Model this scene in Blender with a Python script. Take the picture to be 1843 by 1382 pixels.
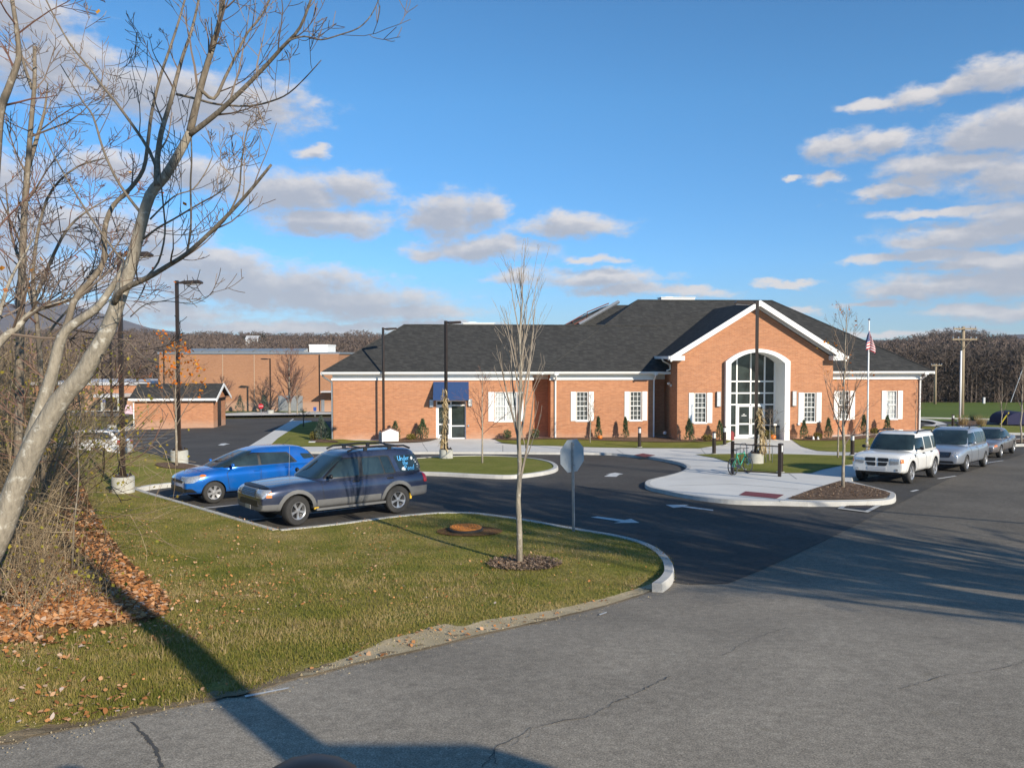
import bpy, bmesh, math, random
import numpy as np
from mathutils import Vector, Matrix, noise
from mathutils.bvhtree import BVHTree
from mathutils.geometry import tessellate_polygon

for _o in list(bpy.data.objects):
    bpy.data.objects.remove(_o)
SC = bpy.context.scene
COL = SC.collection
PI = math.pi
R = math.radians

# ------------------------------------------------------------------ camera
ZC = 5.6                       # eye height above the building's ground floor
FPX = 1450.0                   # focal length in pixels of the 1843-px photograph
PITCH = math.atan(51 / FPX)
cam = bpy.data.cameras.new('camera')
cam.sensor_width = 36.0
cam.lens = FPX / 1843.0 * 36.0
cam.clip_start = 0.05
cam.clip_end = 12000.0
camo = bpy.data.objects.new('camera', cam)
COL.objects.link(camo)
camo.location = (0, 0, ZC)
camo.rotation_euler = (PI / 2 - PITCH, 0, 0)
SC.camera = camo

# ------------------------------------------------------------------ exposure
SC.render.engine = 'CYCLES'
SC.view_settings.view_transform = 'Standard'
SC.view_settings.look = 'None'
SC.view_settings.exposure = 0.33
SC.view_settings.gamma = 1.0
SC.cycles.use_denoising = True
SC.cycles.max_bounces = 6
SC.cycles.transparent_max_bounces = 8
SC.cycles.volume_bounces = 0

# ------------------------------------------------------------------ sun
SUN_EL, SUN_AZ = R(23.0), R(36.0)      # behind the camera, to the right
ldir = Vector((-math.sin(SUN_AZ) * math.cos(SUN_EL), math.cos(SUN_AZ) * math.cos(SUN_EL), -math.sin(SUN_EL)))
sun = bpy.data.lights.new('sun', 'SUN')
sun.energy = 5.0
sun.angle = R(0.53)
sun.color = (1.0, 0.90, 0.74)
suno = bpy.data.objects.new('sun', sun)
COL.objects.link(suno)
suno.rotation_euler = ldir.to_track_quat('-Z', 'Y').to_euler()
suno.location = (30, -40, 60)


def ray(px, py):
    a = PITCH
    return Vector((px - 921.5, FPX * math.cos(a) - (py - 691) * math.sin(a), -FPX * math.sin(a) - (py - 691) * math.cos(a)))


def at(px, py, Y):
    d = ray(px, py)
    return Vector((d.x / d.y * Y, Y, ZC + d.z / d.y * Y))


# ------------------------------------------------------------------ world: sky and clouds
world = bpy.data.worlds.new('World')
SC.world = world
world.use_nodes = True
wn = world.node_tree
wn.nodes.clear()


def wire(nt, a, b):
    nt.links.new(a, b)


def cloud_group():
    g = bpy.data.node_groups.new('cloud_density', 'ShaderNodeTree')
    g.interface.new_socket('P', in_out='INPUT', socket_type='NodeSocketVector')
    g.interface.new_socket('D', in_out='OUTPUT', socket_type='NodeSocketFloat')
    g.interface.new_socket('R', in_out='OUTPUT', socket_type='NodeSocketFloat')
    gi = g.nodes.new('NodeGroupInput')
    go = g.nodes.new('NodeGroupOutput')
    blobs = [
        (360, 185, 190, 55), (480, 190, 85, 48), (235, 165, 80, 45), (60, 125, 75, 55), (30, 25, 85, 42), (130, 95, 60, 30),
        (190, 302, 75, 32), (560, 273, 40, 15), (370, 320, 110, 36), (520, 348, 120, 46), (640, 340, 85, 34), (590, 402, 130, 28),
        (110, 405, 160, 48), (260, 420, 90, 30), (805, 388, 98, 50), (870, 448, 140, 28), (775, 456, 60, 18), (1030, 406, 125, 24),
        (1060, 466, 60, 10), (1085, 500, 145, 22), (1230, 527, 95, 12), (930, 497, 70, 18), (870, 380, 50, 40),
        (360, 468, 170, 34), (450, 515, 270, 52), (610, 540, 230, 36), (720, 562, 170, 24), (500, 590, 320, 18), (230, 560, 160, 28),
        (780, 590, 150, 14), (120, 500, 130, 30), (1120, 520, 120, 14),
        (1510, 265, 47, 27), (1580, 256, 53, 27), (1575, 190, 53, 12), (1650, 172, 52, 21), (1720, 152, 47, 21), (1795, 130, 52, 29),
        (1790, 238, 95, 35), (1843, 215, 52, 35), (1700, 298, 86, 27), (1640, 330, 52, 16), (1590, 346, 69, 13), (1485, 320, 28, 13),
        (1420, 323, 19, 7), (1810, 315, 64, 34), (1700, 376, 95, 11), (1760, 422, 125, 30), (1835, 385, 60, 32), (1660, 436, 60, 16),
        (1560, 469, 45, 11), (1660, 462, 77, 14), (1780, 470, 103, 16), (1770, 508, 155, 27), (1650, 522, 86, 21), (1820, 560, 95, 18),
        (1440, 557, 36, 9), (1700, 556, 52, 10), (1420, 510, 60, 8), (1560, 545, 52, 7), (1900, 470, 103, 32), (-90, 300, 138, 48),
        (1330, 590, 120, 8), (-60, 470, 150, 50), (2050, 300, 160, 60), (640, 610, 300, 12), (1500, 600, 260, 10)]
    # domain warp so that outlines are ragged
    nz = g.nodes.new('ShaderNodeTexNoise')
    nz.inputs['Scale'].default_value = 16
    nz.inputs['Detail'].default_value = 7
    nz.inputs['Roughness'].default_value = 0.62
    st = g.nodes.new('ShaderNodeVectorMath'); st.operation = 'MULTIPLY'
    st.inputs[1].default_value = (1.0, 1.9, 1.0)
    wire(g, gi.outputs['P'], st.inputs[0])
    wire(g, st.outputs[0], nz.inputs['Vector'])
    sub = g.nodes.new('ShaderNodeVectorMath'); sub.operation = 'SUBTRACT'
    sub.inputs[1].default_value = (0.5, 0.5, 0.5)
    wire(g, nz.outputs['Color'], sub.inputs[0])
    mul = g.nodes.new('ShaderNodeVectorMath'); mul.operation = 'MULTIPLY_ADD'
    mul.inputs[1].default_value = (0.075, 0.034, 0)
    wire(g, sub.outputs[0], mul.inputs[0])
    wire(g, gi.outputs['P'], mul.inputs[2])
    cur = None
    for (px, py, rx, ry) in blobs:
        d = ray(px, py).normalized()
        az, el = math.atan2(d.x, d.y), math.asin(d.z)
        sx, sy = FPX / rx * math.cos(az) ** 2 * 0.92, FPX / ry * 0.92
        m = g.nodes.new('ShaderNodeVectorMath'); m.operation = 'MULTIPLY_ADD'
        m.inputs[1].default_value = (sx, sy, 0)
        m.inputs[2].default_value = (-az * sx, -el * sy, 0)
        wire(g, mul.outputs[0], m.inputs[0])
        l = g.nodes.new('ShaderNodeVectorMath'); l.operation = 'LENGTH'
        wire(g, m.outputs[0], l.inputs[0])
        if cur is None:
            cur = l.outputs['Value']
        else:
            mn = g.nodes.new('ShaderNodeMath'); mn.operation = 'SMOOTH_MIN'
            mn.inputs[2].default_value = 0.25
            wire(g, cur, mn.inputs[0]); wire(g, l.outputs['Value'], mn.inputs[1])
            cur = mn.outputs[0]
    n2 = g.nodes.new('ShaderNodeTexNoise')
    n2.inputs['Scale'].default_value = 30
    n2.inputs['Detail'].default_value = 6
    n2.inputs['Roughness'].default_value = 0.66
    wire(g, st.outputs[0], n2.inputs['Vector'])
    ma = g.nodes.new('ShaderNodeMath'); ma.operation = 'MULTIPLY_ADD'
    ma.inputs[1].default_value = 1.15
    wire(g, n2.outputs['Fac'], ma.inputs[0]); wire(g, cur, ma.inputs[2])
    mr = g.nodes.new('ShaderNodeMapRange')
    mr.interpolation_type = 'SMOOTHSTEP'
    mr.inputs['From Min'].default_value = 1.58
    mr.inputs['From Max'].default_value = 0.92
    wire(g, ma.outputs[0], mr.inputs['Value'])
    wire(g, mr.outputs['Result'], go.inputs['D'])
    wire(g, ma.outputs[0], go.inputs['R'])
    return g


def build_world():
    nt = wn
    N = nt.nodes.new
    out = N('ShaderNodeOutputWorld')
    bg = N('ShaderNodeBackground'); bg.inputs['Strength'].default_value = 0.12
    sky = N('ShaderNodeTexSky'); sky.sky_type = 'NISHITA'
    sky.sun_disc = False
    sky.sun_elevation = SUN_EL
    sky.sun_rotation = PI - SUN_AZ
    sky.altitude = 100
    sky.air_density = 0.7
    sky.dust_density = 0.0
    sky.ozone_density = 4.0
    tc = N('ShaderNodeTexCoord')
    sep = N('ShaderNodeSeparateXYZ')
    wire(nt, tc.outputs['Generated'], sep.inputs[0])
    az = N('ShaderNodeMath'); az.operation = 'ARCTAN2'
    wire(nt, sep.outputs['X'], az.inputs[0]); wire(nt, sep.outputs['Y'], az.inputs[1])
    el = N('ShaderNodeMath'); el.operation = 'ARCSINE'
    wire(nt, sep.outputs['Z'], el.inputs[0])
    com = N('ShaderNodeCombineXYZ')
    wire(nt, az.outputs[0], com.inputs['X']); wire(nt, el.outputs[0], com.inputs['Y'])
    grp = cloud_group()
    g1 = N('ShaderNodeGroup'); g1.node_tree = grp
    wire(nt, com.outputs[0], g1.inputs['P'])
    up = N('ShaderNodeVectorMath'); up.operation = 'ADD'
    up.inputs[1].default_value = (0.008, 0.013, 0)
    wire(nt, com.outputs[0], up.inputs[0])
    g2 = N('ShaderNodeGroup'); g2.node_tree = grp
    wire(nt, up.outputs[0], g2.inputs['P'])
    ramp = N('ShaderNodeValToRGB')       # lit heads, grey bases
    ramp.color_ramp.elements[0].position = 0.15
    ramp.color_ramp.elements[0].color = (5.3, 5.05, 4.95, 1)
    ramp.color_ramp.elements[1].position = 0.95; ramp.color_ramp.interpolation = 'EASE'
    ramp.color_ramp.elements[1].color = (2.95, 3.1, 3.55, 1)
    sh_ = N('ShaderNodeMapRange'); sh_.inputs['From Min'].default_value = 1.95; sh_.inputs['From Max'].default_value = 0.75
    wire(nt, g2.outputs['R'], sh_.inputs['Value']); wire(nt, sh_.outputs['Result'], ramp.inputs['Fac'])
    fac = N('ShaderNodeMath'); fac.operation = 'MULTIPLY'; fac.inputs[1].default_value = 0.93
    wire(nt, g1.outputs['D'], fac.inputs[0])
    hs = N('ShaderNodeHueSaturation')
    hs.inputs['Saturation'].default_value = 1.06
    wire(nt, sky.outputs[0], hs.inputs['Color'])
    mix = N('ShaderNodeMix'); mix.data_type = 'RGBA'
    wire(nt, fac.outputs[0], mix.inputs['Factor'])
    elr = N('ShaderNodeMapRange'); elr.inputs['From Max'].default_value = 0.5
    wire(nt, el.outputs[0], elr.inputs['Value'])
    air = N('ShaderNodeValToRGB')        # thicker blue air low down
    for i, (p_, c_) in enumerate([(0.0, (0.49, 0.56, 0.62, 1)), (0.22, (0.62, 0.92, 1.0, 1)), (0.6, (0.78, 1.20, 1.20, 1))]):
        e_ = air.color_ramp.elements[i] if i < 2 else air.color_ramp.elements.new(p_)
        e_.position = p_; e_.color = c_
    wire(nt, elr.outputs['Result'], air.inputs['Fac'])
    am = N('ShaderNodeMix'); am.data_type = 'RGBA'; am.blend_type = 'MULTIPLY'; am.inputs['Factor'].default_value = 1
    wire(nt, hs.outputs[0], am.inputs['A']); wire(nt, air.outputs['Color'], am.inputs['B'])
    wire(nt, am.outputs['Result'], mix.inputs['A']); wire(nt, ramp.outputs['Color'], mix.inputs['B'])
    wire(nt, mix.outputs['Result'], bg.inputs['Color'])
    wire(nt, bg.outputs[0], out.inputs['Surface'])


build_world()
world.cycles.sampling_method = 'MANUAL'
world.cycles.sample_map_resolution = 512

# ------------------------------------------------------------------ ground height


def pchip(nodes):
    xs = [n[0] for n in nodes]; ys = [n[1] for n in nodes]
    n = len(xs)
    h = [xs[i + 1] - xs[i] for i in range(n - 1)]
    d = [(ys[i + 1] - ys[i]) / h[i] for i in range(n - 1)]
    m = [d[0]] + [0.0 if d[i - 1] * d[i] <= 0 else 2 * d[i - 1] * d[i] / (d[i - 1] + d[i]) for i in range(1, n - 1)] + [d[-1]]

    def f(x):
        if x <= xs[0]:
            return ys[0]
        if x >= xs[-1]:
            return ys[-1]
        lo, hi = 0, n - 1
        while hi - lo > 1:
            k = (lo + hi) // 2
            if xs[k] <= x:
                lo = k
            else:
                hi = k
        t = (x - xs[lo]) / h[lo]
        return (ys[lo] * (1 + 2 * t) * (1 - t) ** 2 + m[lo] * h[lo] * t * (1 - t) ** 2
                + ys[lo + 1] * t * t * (3 - 2 * t) + m[lo + 1] * h[lo] * t * t * (t - 1))
    return f


DROP = pchip([(-60, 2.0), (0, 2.3), (5.7, 2.9), (8.7, 3.3), (12, 3.75), (15, 4.08), (18, 4.22), (23, 4.35), (29.5, 4.6), (35.5, 4.9),
              (42, 5.33), (48, 5.55), (53, 5.63), (60, 5.72), (75, 6.0), (92, 6.5), (130, 7.4), (300, 12), (900, 22)])


def sstep(a, b, x):
    t = min(1, max(0, (x - a) / (b - a)))
    return t * t * (3 - 2 * t)


def G(x, y):
    z = ZC - DROP(y)
    z += 0.35 * sstep(17, 31, x) * sstep(30, 50, y) * (1 - sstep(70, 95, y))
    z += 0.95 * math.exp(-((x + 18.5) / 5.5) ** 2 - ((y - 31) / 4.3) ** 2)        # grassy mound before the far lot
    if x < -5 and y < 24:
        z += 0.22 * sstep(-5, -11, x) * (1 - sstep(14, 24, y)) * sstep(5, 9, y)      # wooded bank
    return z


def P(px, py, h=0.0):
    d = ray(px, py)
    k, s = d.x / d.y, d.z / d.y
    y, st = 2.0, 0.1
    while y < 2500:
        yn = y + st
        if ZC + s * yn < G(k * yn, yn) + h:
            lo, hi = y, yn
            for _ in range(24):
                m = (lo + hi) / 2
                if ZC + s * m < G(k * m, m) + h:
                    hi = m
                else:
                    lo = m
            return Vector((k * hi, hi, ZC + s * hi))
        y = yn
        st = 0.1 + y * 0.004
    return Vector((k * 2500, 2500, ZC + s * 2500))


# ------------------------------------------------------------------ mesh helpers
class MB:
    def __init__(s):
        s.v = []; s.f = []; s.mi = []; s.cur = 0

    def quad(s, *p):
        b = len(s.v); s.v += [tuple(q) for q in p]
        s.f.append(tuple(range(b, b + len(p)))); s.mi.append(s.cur)

    def box(s, x0, x1, y0, y1, z0, z1, M=None):
        b = len(s.v)
        for z in (z0, z1):
            for x, y in ((x0, y0), (x1, y0), (x1, y1), (x0, y1)):
                q = Vector((x, y, z))
                s.v.append(tuple(M @ q if M else q))
        for f in ((3, 2, 1, 0), (4, 5, 6, 7), (0, 1, 5, 4), (1, 2, 6, 5), (2, 3, 7, 6), (3, 0, 4, 7)):
            s.f.append(tuple(b + i for i in f)); s.mi.append(s.cur)
        return s

    def prism(s, poly, axis, lo, hi, M=None):
        """poly: 2-D points; axis 'x' -> (y,z), 'y' -> (x,z), 'z' -> (x,y)"""
        n = len(poly); b = len(s.v)
        for t in (lo, hi):
            for (p, q) in poly:
                w = {'x': (t, p, q), 'y': (p, t, q), 'z': (p, q, t)}[axis]
                s.v.append(tuple(M @ Vector(w) if M else w))
        s.f.append(tuple(b + i for i in range(n))[::-1]); s.mi.append(s.cur)
        s.f.append(tuple(b + n + i for i in range(n))); s.mi.append(s.cur)
        for i in range(n):
            j = (i + 1) % n
            s.f.append((b + i, b + j, b + n + j, b + n + i)); s.mi.append(s.cur)
        return s

    def tube(s, pts, rad, n=6, cap=True):
        pts = [Vector(p) for p in pts]
        if not hasattr(rad, '__len__'):
            rad = [rad] * len(pts)
        t0 = (pts[1] - pts[0]).normalized()
        a = Vector((0, 0, 1)) if abs(t0.z) < 0.9 else Vector((1, 0, 0))
        u = t0.cross(a).normalized()
        b0 = len(s.v)
        for i, p in enumerate(pts):
            if i == 0:
                t = t0
            elif i == len(pts) - 1:
                t = (pts[i] - pts[i - 1]).normalized()
            else:
                t = (pts[i + 1] - pts[i - 1]).normalized()
            u = (u - t * u.dot(t))
            if u.length < 1e-6:
                u = t.orthogonal()
            u.normalize()
            w = t.cross(u)
            for k in range(n):
                c = 2 * PI * k / n
                s.v.append(tuple(p + (u * math.cos(c) + w * math.sin(c)) * rad[i]))
        for i in range(len(pts) - 1):
            for k in range(n):
                k2 = (k + 1) % n
                s.f.append((b0 + i * n + k, b0 + i * n + k2, b0 + (i + 1) * n + k2, b0 + (i + 1) * n + k)); s.mi.append(s.cur)
        if cap:
            s.f.append(tuple(b0 + k for k in range(n))[::-1]); s.mi.append(s.cur)
            e = b0 + (len(pts) - 1) * n
            s.f.append(tuple(e + k for k in range(n))); s.mi.append(s.cur)
        return s

    def lathe(s, prof, n=16, M=None):
        """prof: (r, z) pairs from bottom to top, turned round the local z axis"""
        b = len(s.v)
        for (r, z) in prof:
            for k in range(n):
                c = 2 * PI * k / n
                q = Vector((r * math.cos(c), r * math.sin(c), z))
                s.v.append(tuple(M @ q if M else q))
        for i in range(len(prof) - 1):
            for k in range(n):
                k2 = (k + 1) % n
                s.f.append((b + i * n + k, b + i * n + k2, b + (i + 1) * n + k2, b + (i + 1) * n + k)); s.mi.append(s.cur)
        s.f.append(tuple(b + k for k in range(n))[::-1]); s.mi.append(s.cur)
        e = b + (len(prof) - 1) * n
        s.f.append(tuple(e + k for k in range(n))); s.mi.append(s.cur)
        return s

    def mesh(s, name='m'):
        me = bpy.data.meshes.new(name)
        me.from_pydata(s.v, [], s.f)
        me.polygons.foreach_set('material_index', s.mi)
        me.update()
        return me

    def build(s, name, mats, parent=None, smooth=False, bevel=0.0):
        return link(s.mesh(name), name, mats, parent, smooth, bevel)


def link(me, name, mats, parent=None, smooth=False, bevel=0.0):
    o = bpy.data.objects.new(name, me)
    COL.objects.link(o)
    if mats is not None:
        ml = list(mats) if isinstance(mats, (list, tuple)) else [mats]
        idx = np.zeros(len(me.polygons), dtype=np.int32)
        me.polygons.foreach_get('material_index', idx)
        me.materials.clear()
        for m in ml:
            me.materials.append(m)
        me.polygons.foreach_set('material_index', np.minimum(idx, len(ml) - 1))
    if smooth:
        me.polygons.foreach_set('use_smooth', [True] * len(me.polygons))
        if smooth == 'auto':
            me.set_sharp_from_angle(angle=R(40))
    if parent is not None:
        o.parent = parent
    if bevel:
        b = o.modifiers.new('bevel', 'BEVEL'); b.width = bevel; b.segments = 2; b.limit_method = 'ANGLE'
    return o


def np_mesh(name, V, F, mats, parent=None, smooth=False):
    """V (n,3) floats, F (m,k) ints, one k for all faces"""
    V = np.asarray(V, dtype=np.float32); F = np.asarray(F, dtype=np.int32)
    me = bpy.data.meshes.new(name)
    k = F.shape[1]
    me.vertices.add(len(V)); me.vertices.foreach_set('co', V.ravel())
    me.loops.add(F.size); me.loops.foreach_set('vertex_index', F.ravel())
    me.polygons.add(len(F))
    me.polygons.foreach_set('loop_start', np.arange(0, F.size, k, dtype=np.int32))
    me.polygons.foreach_set('loop_total', np.full(len(F), k, dtype=np.int32))
    me.update(calc_edges=True)
    return link(me, name, mats, parent, smooth)


def tag(o, label=None, cat=None, group=None, kind=None):
    if label: o['label'] = label
    if cat: o['category'] = cat
    if group: o['group'] = group
    if kind: o['kind'] = kind
    return o


def thing(name, label, cat, loc=(0, 0, 0), rotz=0, group=None):
    o = bpy.data.objects.new(name, None)
    o.empty_display_size = 0.2
    COL.objects.link(o)
    o.location = loc; o.rotation_euler = (0, 0, rotz)
    return tag(o, label, cat, group)


def dup(root, loc=None, rotz=None, label=None, scale=None):
    def rec(o, par):
        c = o.copy(); COL.objects.link(c)
        if par is not None:
            c.parent = par
        for ch in o.children:
            rec(ch, c)
        return c
    r = rec(root, None)
    if loc is not None: r.location = loc
    if rotz is not None: r.rotation_euler = (0, 0, rotz)
    if scale is not None: r.scale = scale if hasattr(scale, '__len__') else (scale,) * 3
    if label: r['label'] = label
    return r


def tmp_obj(me):
    o = bpy.data.objects.new('tmp', me); COL.objects.link(o); return o


def baked(o):
    dg = bpy.context.evaluated_depsgraph_get()
    return bpy.data.meshes.new_from_object(o.evaluated_get(dg))


def subsurf(me, lv):
    o = tmp_obj(me); m = o.modifiers.new('s', 'SUBSURF'); m.levels = lv; m.render_levels = lv
    r = baked(o); bpy.data.objects.remove(o); return r


def boolean(me, cut, op):
    a, b = tmp_obj(me), tmp_obj(cut)
    m = a.modifiers.new('b', 'BOOLEAN'); m.operation = op; m.object = b; m.solver = 'EXACT'
    r = baked(a)
    bpy.data.objects.remove(a); bpy.data.objects.remove(b)
    return r


def catmull(pts, n=6, closed=False):
    pts = [Vector(p) for p in pts]; out = []
    m = len(pts)
    for i in range(m if closed else m - 1):
        if closed:
            p0, p1, p2, p3 = pts[i - 1], pts[i], pts[(i + 1) % m], pts[(i + 2) % m]
        else:
            p0, p1, p2, p3 = pts[max(i - 1, 0)], pts[i], pts[i + 1], pts[min(i + 2, m - 1)]
        for k in range(n):
            t = k / n
            out.append(0.5 * ((2 * p1) + (p2 - p0) * t + (2 * p0 - 5 * p1 + 4 * p2 - p3) * t * t + (3 * p1 - p0 - 3 * p2 + p3) * t ** 3))
    if not closed:
        out.append(pts[-1])
    return out


# ------------------------------------------------------------------ materials
def newmat(name):
    m = bpy.data.materials.new(name); m.use_nodes = True
    nt = m.node_tree
    return m, nt, nt.nodes['Principled BSDF']


def col(c):
    return (c[0], c[1], c[2], 1)


def noise_node(nt, vec, scale, detail=4, rough=0.55):
    n = nt.nodes.new('ShaderNodeTexNoise')
    n.inputs['Scale'].default_value = scale; n.inputs['Detail'].default_value = detail; n.inputs['Roughness'].default_value = rough
    if vec is not None:
        nt.links.new(vec, n.inputs['Vector'])
    return n


def ramp_node(nt, fac, stops):
    r = nt.nodes.new('ShaderNodeValToRGB')
    e = r.color_ramp.elements
    while len(e) < len(stops):
        e.new(0.5)
    for i, (p, c) in enumerate(stops):
        e[i].position = p; e[i].color = col(c)
    nt.links.new(fac, r.inputs['Fac'])
    return r


def mix_node(nt, fac, a, b, mode='MIX'):
    m = nt.nodes.new('ShaderNodeMix'); m.data_type = 'RGBA'; m.blend_type = mode
    for sock, v in (('Factor', fac), ('A', a), ('B', b)):
        if isinstance(v, (int, float)):
            m.inputs[sock].default_value = v
        elif isinstance(v, tuple):
            m.inputs[sock].default_value = col(v)
        else:
            nt.links.new(v, m.inputs[sock])
    return m


def bump_node(nt, h, strength, dist, bs):
    b = nt.nodes.new('ShaderNodeBump')
    b.inputs['Strength'].default_value = strength; b.inputs['Distance'].default_value = dist
    nt.links.new(h, b.inputs['Height']); nt.links.new(b.outputs[0], bs.inputs['Normal'])


def ocoord(nt):
    return nt.nodes.new('ShaderNodeTexCoord').outputs['Object']


def M(name, c, rough=0.6, metal=0.0, var=0.12, scale=6.0, bump=0.0, coat=0.0, spec=0.5, vec_scale=None):
    m, nt, bs = newmat(name)
    oc = ocoord(nt)
    if vec_scale:
        v = nt.nodes.new('ShaderNodeVectorMath'); v.operation = 'MULTIPLY'; v.inputs[1].default_value = vec_scale
        nt.links.new(oc, v.inputs[0]); oc = v.outputs[0]
    n = noise_node(nt, oc, scale, 6, 0.6)
    lo = tuple(max(0, x * (1 - var)) for x in c); hi = tuple(min(1, x * (1 + var)) for x in c)
    r = ramp_node(nt, n.outputs['Fac'], [(0.3, lo), (0.7, hi)])
    nt.links.new(r.outputs['Color'], bs.inputs['Base Color'])
    bs.inputs['Roughness'].default_value = rough; bs.inputs['Metallic'].default_value = metal
    bs.inputs['Coat Weight'].default_value = coat
    bs.inputs['Coat Roughness'].default_value = 0.04
    bs.inputs['Specular IOR Level'].default_value = spec
    if bump:
        bump_node(nt, n.outputs['Fac'], 0.6, bump, bs)
    return m


def island_mat(name, stops, rough=0.8, trans=0.0, spec=0.2, objnoise=None):
    """colour drawn at random for every leaf, blade or twig"""
    m, nt, bs = newmat(name)
    g = nt.nodes.new('ShaderNodeNewGeometry')
    fac = g.outputs['Random Per Island']
    if objnoise:
        n = noise_node(nt, ocoord(nt), objnoise, 3)
        a = nt.nodes.new('ShaderNodeMath'); a.operation = 'MULTIPLY_ADD'; a.inputs[1].default_value = 0.5
        nt.links.new(fac, a.inputs[0])
        b = nt.nodes.new('ShaderNodeMath'); b.operation = 'MULTIPLY_ADD'; b.inputs[1].default_value = 1.4; b.inputs[2].default_value = -0.45
        nt.links.new(n.outputs['Fac'], b.inputs[0]); nt.links.new(b.outputs[0], a.inputs[2])
        fac = a.outputs[0]
    r = ramp_node(nt, fac, stops)
    nt.links.new(r.outputs['Color'], bs.inputs['Base Color'])
    bs.inputs['Roughness'].default_value = rough
    bs.inputs['Specular IOR Level'].default_value = spec
    if trans:
        tr = nt.nodes.new('ShaderNodeBsdfTranslucent')
        nt.links.new(r.outputs['Color'], tr.inputs['Color'])
        ms = nt.nodes.new('ShaderNodeMixShader'); ms.inputs[0].default_value = trans
        nt.links.new(bs.outputs[0], ms.inputs[1]); nt.links.new(tr.outputs[0], ms.inputs[2])
        nt.links.new(ms.outputs[0], nt.nodes['Material Output'].inputs['Surface'])
    return m


def wall_coord(nt):
    """(x+y, z): the same courses run round every axis-aligned wall of a building"""
    s = nt.nodes.new('ShaderNodeSeparateXYZ'); nt.links.new(ocoord(nt), s.inputs[0])
    a = nt.nodes.new('ShaderNodeMath'); nt.links.new(s.outputs['X'], a.inputs[0]); nt.links.new(s.outputs['Y'], a.inputs[1])
    c = nt.nodes.new('ShaderNodeCombineXYZ'); nt.links.new(a.outputs[0], c.inputs['X']); nt.links.new(s.outputs['Z'], c.inputs['Y'])
    return c.outputs[0]


def brick_mat(name, c1, c2, mortar, w=0.215, h=0.075, gap=0.012, tint=0.17, dark=0.13):
    m, nt, bs = newmat(name)
    v = wall_coord(nt)
    b = nt.nodes.new('ShaderNodeTexBrick')
    b.inputs['Scale'].default_value = 1.0
    b.inputs['Brick Width'].default_value = w; b.inputs['Row Height'].default_value = h; b.inputs['Mortar Size'].default_value = gap * 0.5
    b.inputs['Color1'].default_value = col(c1); b.inputs['Color2'].default_value = col(c2); b.inputs['Mortar'].default_value = col(mortar)
    nt.links.new(v, b.inputs['Vector'])
    st = nt.nodes.new('ShaderNodeVectorMath'); st.operation = 'MULTIPLY'; st.inputs[1].default_value = (0.9, 6.0, 1)
    nt.links.new(v, st.inputs[0])
    n1 = noise_node(nt, st.outputs[0], 1.6, 5, 0.7)
    n2 = noise_node(nt, ocoord(nt), 0.25, 3)
    r1 = ramp_node(nt, n1.outputs['Fac'], [(0.28, (1 - tint, 1 - tint, 1 - tint)), (0.5, (1, 1, 1)), (0.75, (1 + dark, 1 + dark * .9, 1 + dark * .8))])
    r2 = ramp_node(nt, n2.outputs['Fac'], [(0.3, (0.93, 0.92, 0.92)), (0.7, (1.05, 1.04, 1.03))])
    x = mix_node(nt, 1.0, b.outputs['Color'], r1.outputs['Color'], 'MULTIPLY')
    y = mix_node(nt, 1.0, x.outputs['Result'], r2.outputs['Color'], 'MULTIPLY')
    sz = nt.nodes.new('ShaderNodeSeparateXYZ'); nt.links.new(ocoord(nt), sz.inputs[0])
    n4 = noise_node(nt, ocoord(nt), 0.9, 5, 0.65)
    za = nt.nodes.new('ShaderNodeMath'); za.operation = 'MULTIPLY_ADD'; za.inputs[1].default_value = -0.8
    nt.links.new(n4.outputs['Fac'], za.inputs[0]); nt.links.new(sz.outputs['Z'], za.inputs[2])
    zr_ = nt.nodes.new('ShaderNodeMapRange'); zr_.inputs['From Min'].default_value = 0.12; zr_.inputs['From Max'].default_value = -0.35
    zr_.inputs['To Max'].default_value = 0.5
    nt.links.new(za.outputs[0], zr_.inputs['Value'])
    y2 = mix_node(nt, zr_.outputs['Result'], y.outputs['Result'], (0.47, 0.33, 0.25))
    nt.links.new(y2.outputs['Result'], bs.inputs['Base Color'])
    bs.inputs['Roughness'].default_value = 0.85
    bs.inputs['Specular IOR Level'].default_value = 0.2
    bump_node(nt, b.outputs['Fac'], -0.35, 0.006, bs)
    return m


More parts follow.
